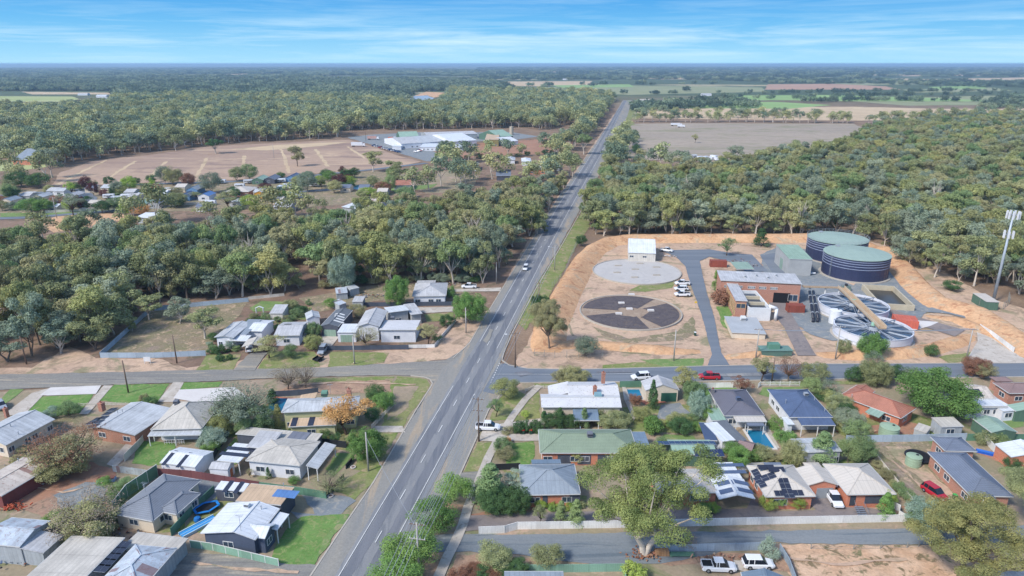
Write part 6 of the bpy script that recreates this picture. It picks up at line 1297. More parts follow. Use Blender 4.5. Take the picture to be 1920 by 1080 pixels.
# caravan park cabins, caravans, houses
cab=[((265,388),'lblue','green','pale green cabin near the palm row of the caravan park','mint'),((288,388),'x','grey','grey cabin with a blue-grey roof, left part of the caravan park','slate'),((345,374),'x','blue','cabin with a bright blue roof behind the long cream fence, left one','navy'),((382,374),'x','white','cabin with a bright blue roof behind the long cream fence, right one','blue'),((360,362),'x','blue','large pale blue holiday house in the caravan park','bgrey'),((487,369),'x','orangey','orange-yellow cabin with a beige roof','beige'),((512,366),'x','teal','teal cabin with a blue-grey roof beside the orange one','bgrey'),((10,383),'x','cream','cream cabin with a blue roof at the left edge','bgrey'),((483,344),'x','green','cabin with a mint green roof at the park road','mint'),((505,343),'x','dark','cabin with a slate roof next to the mint one','slate'),((546,340),'x','blue','small blue cabin behind the park trees','navy'),((70,376),'x','cream','cabin with a pale flat roof at the left of the park','lblue'),((200,388),'x','cream','cream cabin half behind the bright green tree','beige'),((130,374),'x','white','white cabin with grey roof on the left park road','zinc')]
for (x,y),_,wl,lb,rf_ in cab: B('cabin','%s'%lb,(x-12,y-6),(x+10,y-6),(x+12,y-12),2.8,'gy',22,rf_,wl,cat='cabin',wins='n1',ov=.2)
def caravan(px,py,ang,label,L_=6.2):
    c=G(px,py); e=thing('caravan',label,'caravan',(c.x,c.y,.1),R(ang)); mb=MB(); mb.box(-L_/2,-1.2,.5,L_/2,1.2,2.5,t=.12); mb.build('body',PAINT['white'],e); mb=MB(); mb.box(-L_/2+.6,-1.15,1.4,-L_/2+1.8,-1.11,2.0).box(.6,-1.15,1.4,1.8,-1.11,2.0); mb.build('window',CG,e)
    for s_ in (-1,1): w_=MB(); w_.cyl((0,s_*1.05,.4),(0,s_*1.22,.4),.36,n=12); w_.build('wheel',TY,e)
    mb=MB(); mb.bar((L_/2,0,.55),(L_/2+1.3,0,.5),.1,.1); mb.build('drawbar',STEEL,e); mb=MB(); mb.box(-2,-3.6,2.2,2,-1.2,2.26); mb.build('awning',R_['lblue'],e)
for i,(x,y,a) in enumerate(((320,360,0),(205,372,10),(220,376,30),(238,372,0),(262,370,90),(285,380,0),(296,381,10),(450,352,0),(528,342,0),(540,352,10),(525,356,90),(548,354,0),(415,344,0),(466,344,20),(590,350,0),(585,340,80),(60,368,0),(395,384,0),(465,382,10),(560,372,5))):
    caravan(x,y,a,'white caravan parked among the trees of the holiday park'); COL.objects[-1]
for o in [o for o in COL.objects if o.name.startswith('caravan') and o.get('label','').startswith('white caravan parked')]: o['group']='caravans in the holiday park'
B('house','house with long beige roof and brown walls in the caravan park',(421,360),(466,360),(463,351),3.2,'hip',15,'beige','brickd',wins='n4'); B('house','house with pale blue-grey hip roof far left behind the tall gums',(22,300),(66,300),(62,288),4,'gx',18,'bgrey','brick',wins='n2')
B('house','red roofed shed beyond the caravan park pool',(738,348),(772,347),(770,338),3,'gx',10,'red','white',cat='shed'); B('house','rusty pale roof among the trees right of the caravan park',(684,388),(714,388),(712,374),3.4,'gx',12,'rusty','whitep',wins='n2'); B('shed','white roof half hidden in the woodland by the rusty pale roof',(640,388),(668,392),(664,382),3,'sf',5,'white','tin'); B('shed','white sheeted roof in the woodland below the caravan park',(255,407),(285,410),(288,398),3.2,'gx',10,'white','tin'); B('shed','grey roofed shed in the woodland below the teal cabin',(512,388),(545,388),(542,380),3,'gx',14,'zinc','tin')
B('house','wide white hip roofed house by the cross road, nearest the main road',(1015,312),(1050,312),(1046,302),3.5,'hip',18,'white','whitep',wins='n3'); B('house','long white roofed house beside the dark wall, cross road',(990,318),(1040,318),(1034,310),3.5,'hip',16,'lblue','brick',wins='n3'); B('shed','grey gabled shed beside the cross road houses',(930,330),(958,330),(955,322),3.2,'gx',16,'slate','dark'); B('house','white cottage behind the round tree on the cross road',(978,303),(996,303),(994,297),3.2,'hip',16,'white','white'); B('house','small white roof at the cross road, left of the others',(880,313),(896,313),(893,306),3.2,'hip',18,'white','white'); B('house','pale roof left of the cross road cottages',(950,300),(966,300),(964,295),3.2,'hip',18,'lblue','white')
for i,(x,y,rf_,lb) in enumerate(((190,183,'white','white farm roof beyond the pale field on the far left'),(155,179,'beige','beige farm shed beyond the pale field on the far left'),(200,189,'zinc','grey farm roof at the edge of the far left forest'),(1325,180,'zinc','grey farm shed in the green paddocks'),(1245,196,'white','white farmhouse roof right of the end of the straight road'),(1268,199,'lblue','pale blue farm shed right of the end of the straight road'),(1085,176,'zinc','small farm roof left of the end of the straight road'),(1208,192,'beige','long beige farm shed near the end of the straight road'),(1890,188,'white','white farm roof far right'),(810,171,'zinc','long farm shed behind the river'),(1060,150,'white','white shed far off in the hazy fields'))):
    P_=G(x,y); q_=[PX(P_.x+ox,P_.y+oy,4) for ox,oy in ((-12,0),(12,0),(12,12))]; B('farm_shed',lb,q_[0],q_[1],q_[2],4,'gx',18,rf_,'whitep',cat='farm shed',ov=.1)
e=G(1272,237); truck(1268,236,3,14,3.4,PAINT['white'],'white semi-trailer parked on the grey paddock'); truck(1277,239,-5,9,3.2,PAINT['white'],'white truck parked in front of the semi-trailer on the grey paddock')
for i,(x,y) in enumerate(((1290,296),(1300,296),(1312,299),(1322,299),(1332,300),(1342,301),(1338,297))): caravan(x,y,i*20,'white caravan at the near edge of the grey paddock'); [o for o in COL.objects if o.get('label')=='white caravan at the near edge of the grey paddock'][-1]['group']='caravans at the edge of the grey paddock'
# ---------------------------------------------------------------- yard things
def pool(px,py,wd,d,ang,label,sur=M['conc']):
    c=G(px,py); e=thing('swimming_pool',label,'pool',(c.x,c.y,.2),R(ang)); mb=MB()
    for q in ((-wd/2-.5,-d/2-.5,wd/2+.5,-d/2),(-wd/2-.5,d/2,wd/2+.5,d/2+.5),(-wd/2-.5,-d/2,-wd/2,d/2),(wd/2,-d/2,wd/2+.5,d/2)): mb.box(q[0],q[1],-.1,q[2],q[3],.12)
    mb.build('coping',sur,e); mb=MB(); mb.poly([(-wd/2,-d/2,.05),(wd/2,-d/2,.05),(wd/2,d/2,.05),(-wd/2,d/2,.05)]); mb.build('water',M['pool'],e,uv=False); return e
pool(1424,825,3.6,7.2,0,'blue rectangular swimming pool behind the dark tiled house',M['concp']); pool(523,761,4.4,6.4,-8,'narrow swimming pool with orange paving beside the yellow house',M['pave']); pool(1190,741,3,5,0,'small dark pool beside the cream garage',M['conc']); pool(672,352,8,14,-12,'long narrow pool at the caravan park',M['conc'])
def tramp(px,py,a,b_,n,label,fr,leg=.7):
    c=G(px,py,leg); e=thing('trampoline',label,'trampoline',(c.x,c.y,0),R(40)); pts=[(math.cos(2*math.pi*(i+.5)/n)*a,math.sin(2*math.pi*(i+.5)/n)*b_) for i in range(n)]; mb=MB(); mb.poly([(x,y,leg) for x,y in pts]); mb.build('mat',BLK,e)
    mb=MB()
    for i in range(n): p,q=pts[i],pts[(i+1)%n]; mb.bar((p[0],p[1],leg+.03),(q[0],q[1],leg+.03),.4,.12)
    mb.build('padding',fr,e)
    for i in range(0,n,max(1,n//4)): mb=MB(); mb.cyl((pts[i][0],pts[i][1],0),(pts[i][0],pts[i][1],leg),.04,n=6); mb.build('leg',STEEL,e)
tramp(387,951,2.2,1.5,6,'blue framed trampoline on the lawn behind the dark blue house',S('tb',(30,130,210))); tramp(1722,855,2.3,2.3,20,'black round trampoline beside the slate roofed house',S('tk2',(44,46,54)))
mb=MB(); mb.box(-.75,-3,.1,.75,3,.45); s_=MB(); s_.box(-.85,-3.1,.05,-.7,3.1,.6).box(.7,-3.1,.05,.85,3.1,.6).box(-.05,-3.1,.46,.05,3.1,.5)
small('water_slide','long blue and white inflatable water slide on the lawn behind the dark blue house','slide',373,990,[('slide_bed',mb,S('ws',(60,150,214))),('side_wall',s_,S('ws2',(190,220,236)))],R(-38)); mb=MB(); mb.lathe([(.01,.0),(.5,.15),(.62,.55),(.5,.95),(.01,1.1)],16); small('exercise_ball','blue ball on the lawn next to the water slide','ball',371,979,[('ball',mb,S('ball',(30,110,180)))])
def binn(px,py,lid,label,ang=0):
    mb=MB(); mb.box(-.26,-.3,.05,.26,.3,.95,t=-.03); l=MB(); l.box(-.32,-.38,.955,.32,.38,1.05,t=.04); w_=MB(); w_.cyl((-.3,.32,.1),(.3,.32,.1),.1,n=10); small('wheelie_bin',label,'bin',px,py,[('bin_body',mb,S('bin',(50,80,66))),('lid',l,lid),('wheels',w_,BLK)],R(ang),z=.18)
LY=S('lidy',(230,190,50)); LR=S('lidr',(200,50,40)); LG=S('lidg',(60,180,90))
binn(1569,930,LY,'wheelie bin with a yellow lid behind the white utility truck'); binn(981,815,LR,'wheelie bin with a red lid under the left clipped ball'); binn(995,815,LR,'wheelie bin with a red lid under the right clipped ball'); binn(249,832,LY,'wheelie bin with a yellow lid beside the long carport'); binn(1789,938,LG,'wheelie bin with a green lid at the corner of the slate roofed house'); binn(568,624,LY,'wheelie bin with a yellow lid beside the grey-white cottage'); binn(609,852,LR,'wheelie bin with a red lid on the curved verandah'); binn(1751,782,LG,'green bin under the big round tree'); binn(1303,630,WHT,'small white bin beside the works entrance road')
LEAN=S('signw',(232,232,232)); mb=MB(); mb.bar((-.9,0,1.3),(.9,0,1.3),.04,1.3); p_=MB(); p_.box(-.8,-.04,0,-.72,.04,1.9).box(.72,-.04,0,.8,.04,1.9); small('sign_board','white for-sale style board on two legs in front of the vacant block','sign',277,682,[('board',mb,LEAN),('legs',p_,WHT)])
mb=MB(); mb.cyl((0,0,0),(0,0,2.2),.05,n=8); q=MB(); q.bar((-.4,-.03,1.9),(.4,-.03,1.9),.03,.6); small('road_sign','yellow square sign at the works entrance road','sign',1304,577,[('post',mb,STEEL),('panel',q,S('ysign',(230,190,60)))])
mb=MB(); mb.cyl((0,0,0),(0,0,7),.05,n=8); q=MB(); q.bar((.05,0,6.6),(1.4,0,6.5),.02,.8); small('flagpole','flagpole with a blue and white flag behind the farthest cottage','flagpole',811,524,[('pole',mb,STEEL),('flag',q,S('flag',(150,170,220)))])
for i,(x,y,l) in enumerate(((1043,751,1),)): pass
mb=MB(); mb.box(-.5,-1.6,0,.5,1.6,.55,t=.05); q=MB(); q.box(-.42,-1.5,.56,.42,1.5,.6); small('boat','small blue boat hull upturned on the weedy yard at the right','boat',1847,851,[('hull',mb,S('boatb',(30,90,190))),('keel',q,S('boatb2',(60,120,210)))],R(60)); 
mb=MB(); mb.box(-1.6,-.7,.1,1.6,.7,.7,t=.15); q=MB(); q.box(-1.5,-.6,.71,1.5,.6,.75); small('dinghy','small open dinghy lying on the red yard','boat',200,902,[('hull',mb,S('ding',(150,170,200))),('thwart',q,S('ding2',(120,80,70)))],R(10))
tot=MB(); tot.box(-1.2,-.6,0,1.2,.6,1.0,t=.1); small('firewood_crate','timber crate by the big gum trunk','crate',1240,1040,[('crate',tot,TIMB)])
mb=MB(); mb.box(-2,-.5,.4,2,.5,.5).box(-1.8,-.4,0,-1.6,.4,.4).box(1.6,-.4,0,1.8,.4,.4); small('bench','green bench against the pale blue-grey fence','bench',1278,1043,[('seat',mb,S('bgr',(100,140,116)))])
for i,(x,y,l) in enumerate(((620,932,'concrete manhole cover on the gravel drive of the dark blue house'),(662,878,'manhole cover on the grass by the leaning white pole'),(1356,979,'drain grate in the units driveway before the brick unit'),(1600,974,'drain grate in the units driveway near the end unit'))):
    mb=MB(); mb.cyl((0,0,0),(0,0,.06),.55,n=18); q=MB(); q.cyl((0,0,.062),(0,0,.08),.35,n=14); small('manhole_cover',l,'manhole cover',x,y,[('rim',mb,CONC),('lid',q,S('mh',(120,100,92)))],z=.27)
for i in range(9):
    mb=MB(); mb.box(-.28,-.2,0,.28,.2,.06); c_=G(1674+i*4.2,944+i*4.3); o_=mb.build('stepping_stone',S('step',(96,96,100)),loc=(c_.x,c_.y,.16)); tag(o_,'dark stepping stone in the row beside the end unit','stepping stone','stepping stones beside the end unit')
mb=MB(); mb.box(-1.2,-.3,0,-1.05,.3,2.2).box(1.05,-.3,0,1.2,.3,2.2); q=MB(); q.bar((-1.3,0,2.2),(0,0,2.8),.7,.08).bar((0,0,2.8),(1.3,0,2.2),.7,.08); small('garden_arch','white garden arch before the cream garden shed','arch',488,590,[('posts',mb,WHT),('top',q,WHT)])
e=thing('pipe_manifold','white pipe manifold with blue valves in front of the grey panel shed','pipework',tuple(G(1508,516))); mb=MB(); mb.cyl((-5,0,.8),(4,0,.8),.28,n=10); mb.build('header_pipe',WHT,e)
for i in range(5): mb=MB(); mb.cyl((-4+i*1.7,0,.8),(-4+i*1.7,2.2,1.5),.18,n=8); mb.build('branch_pipe',S('bluev',(80,110,150)),e)
e=thing('rubbish_skip','dark machine under the black pipes beside the control building','machine',tuple(G(1585,545))); mb=MB(); mb.box(-1.6,-1,0,1.6,1,1.8,t=.2); mb.build('housing',S('mach',(110,126,120)),e); mb=MB(); mb.cyl((0,0,1.81),(0,0,2.5),.5,n=12); mb.build('motor',DARK,e); e['label']='grey-green machine housing beside the far clarifier'; e.name='pump_housing'
# heaps of scrap nobody could count
def heap(label,px,py,wd,d,n,seed,kind='stuff',cols=((150,130,120),(120,124,132),(176,170,164),(140,80,60),(60,62,70),(90,110,140))):
    rn=random.Random(seed); c=G(px,py); mb=MB(); mats=[S('h%d%d%d'%q,q) for q in cols]
    for i in range(n):
        x,y=rn.gauss(0,wd/3),rn.gauss(0,d/3); a=rn.uniform(0,3.14); l=rn.uniform(.12,.6); p=Vector((x,y,rn.uniform(.05,.5))); dd=Vector((math.cos(a),math.sin(a),rn.uniform(-.3,.4)))*l; mb.bar(p,p+dd,rn.uniform(.06,.4),rn.uniform(.04,.2),rn.randrange(len(mats)))
    o=mb.build('scrap_heap',mats,loc=(c.x,c.y,.15)); tag(o,label,'scrap',kind='stuff')
heap('scrap and timber heaped along the red walled shed',45,905,5,3,60,1); heap('junk heaped under the trees beside the cream carport roof',180,1000,11,3,130,2); heap('broken red bricks and tiles piled by the rusty shed',25,953,3.4,2,70,3,cols=((190,96,66),(176,84,60),(150,76,56))); heap('scrap metal behind the rusty shed at the bottom left',30,1050,7,3,90,4)
heap('junk heaped behind the back cottages',690,556,9,4,80,5); heap('timber offcuts lying beside the pale blue-grey fence',1340,1048,7,1.5,26,6,cols=((200,176,150),(190,150,130),(150,110,90))); heap('pump fittings and scrap behind the control building',1400,500,9,3,60,7); heap('bricks and rubble beside the red tiled house',1610,812,5,2,50,8,cols=((170,96,76),(150,110,90),(190,150,130)));
heap('junk beside the farthest cottage drive',850,534,6,2,40,9); heap('scrap beside the white gabled shed at the basins',1260,482,5,2,40,10,cols=((220,222,226),(120,124,130),(176,176,176))); heap('scrap along the narrow lane beside the long pale roofed house',52,850,2.5,10,60,11); heap('vehicle parts and bins in the yard behind the factory',1000,263,22,6,80,12); heap('machines stacked behind the factory',890,250,40,5,90,13); heap('pallets round the pump shelter',1380,492,8,4,50,14)
heap('fallen bark and leaves round the big gum trunk',1207,1043,3.4,2.2,70,15,cols=((150,100,76),(130,90,70),(170,130,104)))
# ---------------------------------------------------------------- garden and street trees: proto, px, py, height, radius, label, leaf
mb=MB()
TL=[('big0',1208,1040,19.5,12,'huge spreading gum with white forked trunk, in front of the orange brick units','gum'),('big1',1800,1085,12.8,9.4,'big yellow-green gum at the bottom right, overlapping the gravel lane','gumy'),('big0',1945,1010,15,8,'tall grey-green gum cut by the right edge','olive'),
('round0',852,940,5.2,3.3,'green street tree, top one of the four along the footpath','bright'),('round1',815,992,5.6,4.0,'green street tree above the grey power pole','bright'),('round2',770,1062,6.4,4.4,'green street tree behind the grey power pole','bright'),('round0',742,1105,5,4,'green street tree cut by the bottom edge','bright'),
('round1',948,745,4.6,3.4,'yellow-green round tree at the corner of the footpath','yellow'),('open0',930,782,4.6,2.2,'small thin green tree on the grass strip above the white utility truck','green'),('pepper0',1072,722,4.6,4.6,'broad olive street tree behind the old cream house','olive'),('open1',1046,724,4.2,2.2,'small brownish tree beside the broad olive street tree','brownish'),
('round0',985,783,1.8,1.0,'little lime shrub in the round white bed','lime'),('pepper1',880,606,10,5.8,'large weeping pepper tree overhanging the main road','bright'),('pepper0',745,574,10.5,4.8,'dense rounded green tree left of the farthest cottage','bright'),
('pepper1',645,545,14,5.4,'tall bluish green drooping tree at the front of the woodland','blue'),('open1',505,672,6.2,4.6,'leafy street tree in front of the cream carport','olive'),('round2',545,672,4.0,2.2,'small dark green tree beside the leafy street tree','green'),('bare0',540,730,6.5,4.4,'bare brown street tree left of its twin above the yellow house','twig'),('bare1',572,728,6.5,4.2,'bare brown street tree right of its twin above the yellow house','twig'),
('bare0',458,800,10,8.2,'large grey half-bare tree beside the yellow house garden','grey'),('open0',452,806,8.5,6.4,'leafy grey-green crown inside the large grey tree','grey'),('open1',128,890,8,6.6,'green-brown leafy crown low in the large brown tree','brownish'),('open0',168,1004,6,6.2,'olive leafy crown low in the grey twiggy tree','olive'),('pepper0',478,808,6,5,'green tree below the large grey half-bare tree','green'),('round1',405,842,4.5,2.6,'bluish green bush row above the white metal shed','blue'),('round0',418,815,5.0,2.6,'yellow-green bush beside the grey hip roofed cottage','yellow'),('round2',396,852,3,1.9,'green bush at the end of the black fence','bright'),
('open0',650,815,8.6,6.2,'big orange autumn tree in front of the yellow house','autumn'),('pepper0',692,862,7.0,4.4,'bright green tree by the kerb below the orange tree','bright'),('round0',718,768,4.2,2.8,'round bright green tree at the verge behind the picket fence','bright'),('round1',705,755,4.4,2.6,'dark tree behind the round bright green one','dark'),('round0',700,790,3.2,1.8,'dark green shrub along the pale picket fence','dark'),('cone0',523,800,5.5,1.3,'yellow-green narrow conifer in the yellow house garden','yellow'),('cone1',512,758,4.0,1.6,'small dark conifer beside the narrow pool','dark'),
('bare1',130,885,9.5,8.2,'large brown leafless-topped tree over the red yard','rust'),('pepper0',120,888,4.6,6.4,'green undergrowth crown below the large brown tree','olive'),('bare0',165,1000,7.0,7.6,'grey twiggy tree spreading over the scrap yard','twig'),('pepper1',175,1010,3.4,4.6,'low olive bush under the grey twiggy tree','olive'),('round0',108,985,2.6,2.2,'bright green bush left of the grey twiggy tree','bright'),('round2',97,785,3.0,1.8,'bluish bush beside the brick house garden','blue'),('round0',130,780,3.4,2.6,'dark green bush in the brick house garden','green'),
('round1',240,922,2.8,2.0,'green bush outside the tall green fence','green'),('bush0',270,752,1.8,1.4,'brown hedge plant on the lawn edge','brownish'),('bush1',283,760,2.0,1.8,'dark hedge plant beside the cottage driveway','dark'),('bare0',622,925,4.2,3.8,'grey-green shrubby tree in front of the white house verandah','olive'),('round1',552,908,1.6,1.2,'small palm-like plant beside the maroon fence','bright'),('cone0',504,898,2.6,.6,'thin dark cypress by the white house wall','dark'),('bare1',470,896,2.2,.8,'thin twiggy plant by the white house wall','olive'),
('cone1',920,938,7.5,3.2,'dark tapering tree at the front of the blue-grey roofed house','green'),('pepper0',925,958,4.6,3.4,'dark green mass of shrubs left of the dark tapering tree','dark'),('pepper1',965,958,4.4,3.6,'dark green mass of shrubs left of the blue-grey roofed house','dark'),('open1',962,928,4.2,3.2,'silvery half-bare tree beside the blue-grey roofed house','blue'),('round0',948,862,2.6,2.0,'brownish shrub at the front lawn of the green roofed house','brownish'),('round1',942,845,2.8,2.0,'green flowering shrub beside the front lawn','green'),('round2',953,832,1.6,.8,'small yellow-orange shrub on the front lawn','autumn'),
('round1',1240,845,3.0,1.6,'low shrub behind the solar roofed shed','green'),('ball0',973,812,2.9,1.5,'clipped round ball shrub, left of the three in the front garden','dark'),('ball0',989,811,2.9,1.5,'clipped round ball shrub, middle of the three in the front garden','dark'),('ball0',1006,811,3.1,1.6,'clipped round ball shrub, right of the three in the front garden','dark'),('bush0',952,813,1.7,1.4,'reddish low shrub left of the clipped balls','brownish'),
('cone0',1020,803,4.2,1.3,'dark upright shrub, first of the row before the cream house','dark'),('round0',1043,803,4.2,2.2,'dark upright bushes in front of the cream house wall','dark'),('cone1',1050,803,5.0,1.5,'dark pointed shrub in the row before the cream house','dark'),('round1',1070,803,3.2,2.0,'dark bush in the middle of the row before the cream house','dark'),('cone0',1095,803,5.0,1.2,'tall pointed shrub at the right end of the row','green'),('pepper0',1150,800,3.8,4.6,'broad dark olive tree overhanging the green roof','olive'),
('cone1',1222,768,7.6,1.2,'tall dark pencil cypress beside the cream garage','dark'),('cone0',1228,768,5.0,.9,'shorter cypress leaning on the pencil cypress','dark'),('round2',1190,760,3.0,1.6,'reddish round shrub beside the terrace','rust'),('round0',1203,790,3.2,2.2,'yellow-green bushes beside the timber path','yellow'),('round1',1218,800,2.4,1.6,'bright shrub in the middle of the back garden','bright'),('ball0',1225,812,4.0,2.3,'dense round green bush at the back garden lawn','bright'),('round2',1262,798,3.2,1.9,'grey-green garden bush beside the round green one','olive'),('round0',1275,812,3.6,2.6,'dark bush at the right of the back garden lawn','dark'),
('open0',1283,738,7.0,3.8,'yellow-leaved street tree beside the cream garage','yellow'),('pepper1',1300,760,6.5,3.0,'green conifer-like tree under the yellow-leaved one','green'),('pepper0',1308,785,7.0,2.8,'silvery green tree left of the dark tiled house','blue'),('round2',1330,790,4.0,1.8,'bright green tree beside the long mint-roofed shed','bright'),('open1',1391,738,4.0,2.9,'orange-brown street tree before the dark tiled house','rust'),('open0',1427,716,6.8,3.8,'half-bare yellowish street tree, left of the wooden pole','olive'),('bare0',1477,716,7.0,3.6,'bare brown street tree, right of the wooden pole','rust'),
('round0',1525,722,6.0,3.6,'olive bushy tree at the kerb above the blue roof','olive'),('round1',1520,742,4.6,2.6,'dark tree right of the bare brown street tree','green'),('bare1',1555,748,5.0,3.0,'grey twiggy shrub between the blue roof and the red roof','grey'),('pepper0',1570,775,4.8,3.4,'grey-green bushes beside the blue roof','olive'),('round2',1560,760,3.6,2.4,'yellow-green bush beside the angled red roof','yellow'),('pepper1',1592,808,5.0,3.4,'olive shrub mass behind the red tiled house','grey'),('round0',1602,822,4.4,2.8,'dark rounded shrub behind the red tiled house','green'),
('pepper1',1640,722,6.6,4.4,'olive spreading tree between the street and the red roof','olive'),('bare1',1632,705,7.0,3.0,'grey-headed tree at the kerb above the red roof','grey'),('pepper0',1752,776,10.5,9.2,'very large dense round green tree right of the red roof','bright'),('pepper1',1828,705,5.2,3.8,'reddish brown tree at the kerb on the right','rust'),('round1',1845,712,4.4,2.6,'yellow-brown tree beside the reddish kerb tree','brownish'),('pepper0',1632,672,7.4,4.4,'round green tree in front of the near clarifier','bright'),('round0',1580,668,5.0,2.0,'dark bush left of the round green tree at the clarifier','olive'),
('bush0',1745,668,3.6,2.2,'dark spiky shrub on the orange bank','dark'),('round1',1100,668,5.4,3.6,'dark grey-green round bush behind the street wire fence','grey'),('round2',1785,545,3.6,3.4,'dark bush at the foot of the woodland bank','dark'),('big1',1030,655,14.5,6.2,'leaning gum at the left end of the orange bank','brownish'),('pepper1',1012,585,6,3.4,'bushy green tree beside the main road above the leaning gum','dark'),('cone0',1426,462,8,3.6,'dark conifer on the back bank of the works','dark'),('open1',1362,480,7.5,4.2,'dark sparse fig-like tree at the works road','green'),
('cone1',1340,545,7.5,1.3,'bright pencil conifer at the corner of the control building','bright'),('ball0',1352,572,5.4,3.4,'rusty brown rounded bush beside the narrow brick block','rust'),('round0',1090,462,5,2.6,'dark bush at the corner of the woodland beside the wire fence','dark'),
('bush0',1470,828,2.6,2.6,'thick bright hedge right of the pool, lower end','bright'),('bush1',1455,803,2.4,2.4,'thick bright hedge right of the pool, upper end','bright'),('bush0',1482,842,2.6,2.4,'bright hedge bush between the pool and the white shed','bright'),('round0',1372,862,4.0,2.2,'bright bush beside the timber cubby house','bright'),('round2',1385,880,4.8,2.2,'bright tall bush beside the navy striped carport','bright'),('round1',1420,858,2.4,3.0,'olive shrubs below the pool','olive'),('pepper0',1484,872,5.6,2.8,'olive tree between the pool and the unit roofs','olive'),
('cone1',1538,870,7.2,3.0,'leafy oval tree, left of the three before the white shed','green'),('round0',1590,868,5.4,2.8,'leafy tree, middle of the three before the white shed','green'),('round1',1617,868,5.6,2.4,'leafy tree, right of the three before the white shed','green'),('pepper1',1735,985,4.6,4.0,'silver-blue rounded shrub at the end of the white fence','blue'),('round0',1716,985,3.0,1.6,'green bush inside the silver-blue shrub','bright'),('cone0',1657,972,5.2,1.6,'dark green small tree at the zigzag white fence','bright'),('round2',1660,948,3.4,1.6,'yellow-green plant above the dark green small tree','lime'),
('round0',1440,955,2.6,1.6,'yellow-green shrub below the solar unit, left one','lime'),('round1',1463,952,2.4,1.2,'green shrub below the solar unit, middle one','bright'),('round2',1491,953,2.6,1.6,'yellow-green shrub below the solar unit, right one','lime'),('round0',1320,962,2.0,1.4,'bright green shrub in the red-flowered bed before the brick unit','bright'),('round1',1336,962,2.0,1.3,'yellow shrub in the red-flowered bed before the brick unit','lime'),('bush1',1305,963,1.4,.9,'small red-leaved shrub before the brick unit','rust'),
('bush0',1440,1044,3.4,1.8,'spiky strap-leaved shrub at the end of the pale blue-grey fence','blue'),('round2',925,1062,4.2,3.0,'rounded dark bush below the gravel lane','olive'),('round0',1025,1060,3.4,2.6,'olive bush below the gravel lane, right one','olive'),('round1',970,1076,2.4,1.9,'dark bush in front of the bottom green fence','dark'),('ball0',1188,1085,3.0,1.9,'bright clipped bush at the bottom edge beside the green fence','lime'),('bare0',1280,1022,2.4,3.0,'low bare twigs in front of the pale blue-grey fence','twig'),('cone1',1080,985,5.2,1.5,'drooping small tree before the white panel fence, right one','green'),('cone0',1052,980,4.4,1.3,'drooping small tree before the white panel fence, middle one','green'),('open0',1012,985,4.2,1.5,'drooping small tree before the white panel fence, left one','olive'),
('round2',1080,868,3.2,1.6,'green shrub between the two roofs left of the big gum','yellow'),('bush1',1010,948,1.6,1.2,'low shrub under the blue-grey roofed house, left','lime'),('bush0',1035,948,1.5,1.2,'low shrub under the blue-grey roofed house, right','bright'),
('round0',415,662,2.4,1.5,'clipped dark ball shrub before the three-part house','dark'),('round1',400,640,2.6,1.7,'dark shrub at the left corner of the three-part house','dark'),('ball0',414,678,2.2,1.2,'clipped dark ball on the lawn beside the grey driveway, left','dark'),('ball0',431,675,1.8,.9,'clipped dark ball on the lawn beside the grey driveway, right','dark'),('round2',434,655,3.0,1.7,'bluish shrub in front of the pergola','blue'),('pepper1',588,656,4.6,2.8,'round yellow-green bush left of the silver car','yellow'),('pepper0',588,632,4.6,2.8,'green tree left of the long dark garage','green'),('round1',620,578,3.4,2.3,'green bush above the long dark garage','bright'),
('round0',670,594,4.2,3.0,'olive round tree behind the white gabled house','brownish'),('bare1',688,652,6.4,4.0,'brown half-bare weeping tree before the white gabled house','brownish'),('open0',803,646,6.4,3.4,'brown-leaved gum in the corner garden','brownish'),('round1',838,612,3.6,2.6,'dark bush along the low white wall','dark'),('round2',820,640,2.2,1.6,'flowering shrub on the low white wall corner','green'),('round0',774,595,2.8,1.6,'bright shrub before the white skillion cottage','bright'),('bush0',845,556,3.6,2.0,'bright bushes beside the farthest cottage','bright'),('round1',540,618,3.2,2.0,'dark green shrub beside the cream garden shed','green'),('pepper1',545,585,4.2,3.0,'grey-green bushes along the garden driveway','olive'),
('round2',515,618,2.4,1.5,'bright garden bush beside the cottage path','bright'),('bush1',480,605,1.6,3.4,'clipped hedge behind the three-part house','dark'),('open1',1750,1000,0,1,'','')
]
for t_ in TL:
    if not t_[5] or t_[3]<=0: continue
    big=t_[3]>2.9; put_tree(t_[0],G(t_[1],t_[2]),t_[3],t_[4],'tree' if big else 'shrub',t_[5],'tree' if big else 'shrub',t_[6])
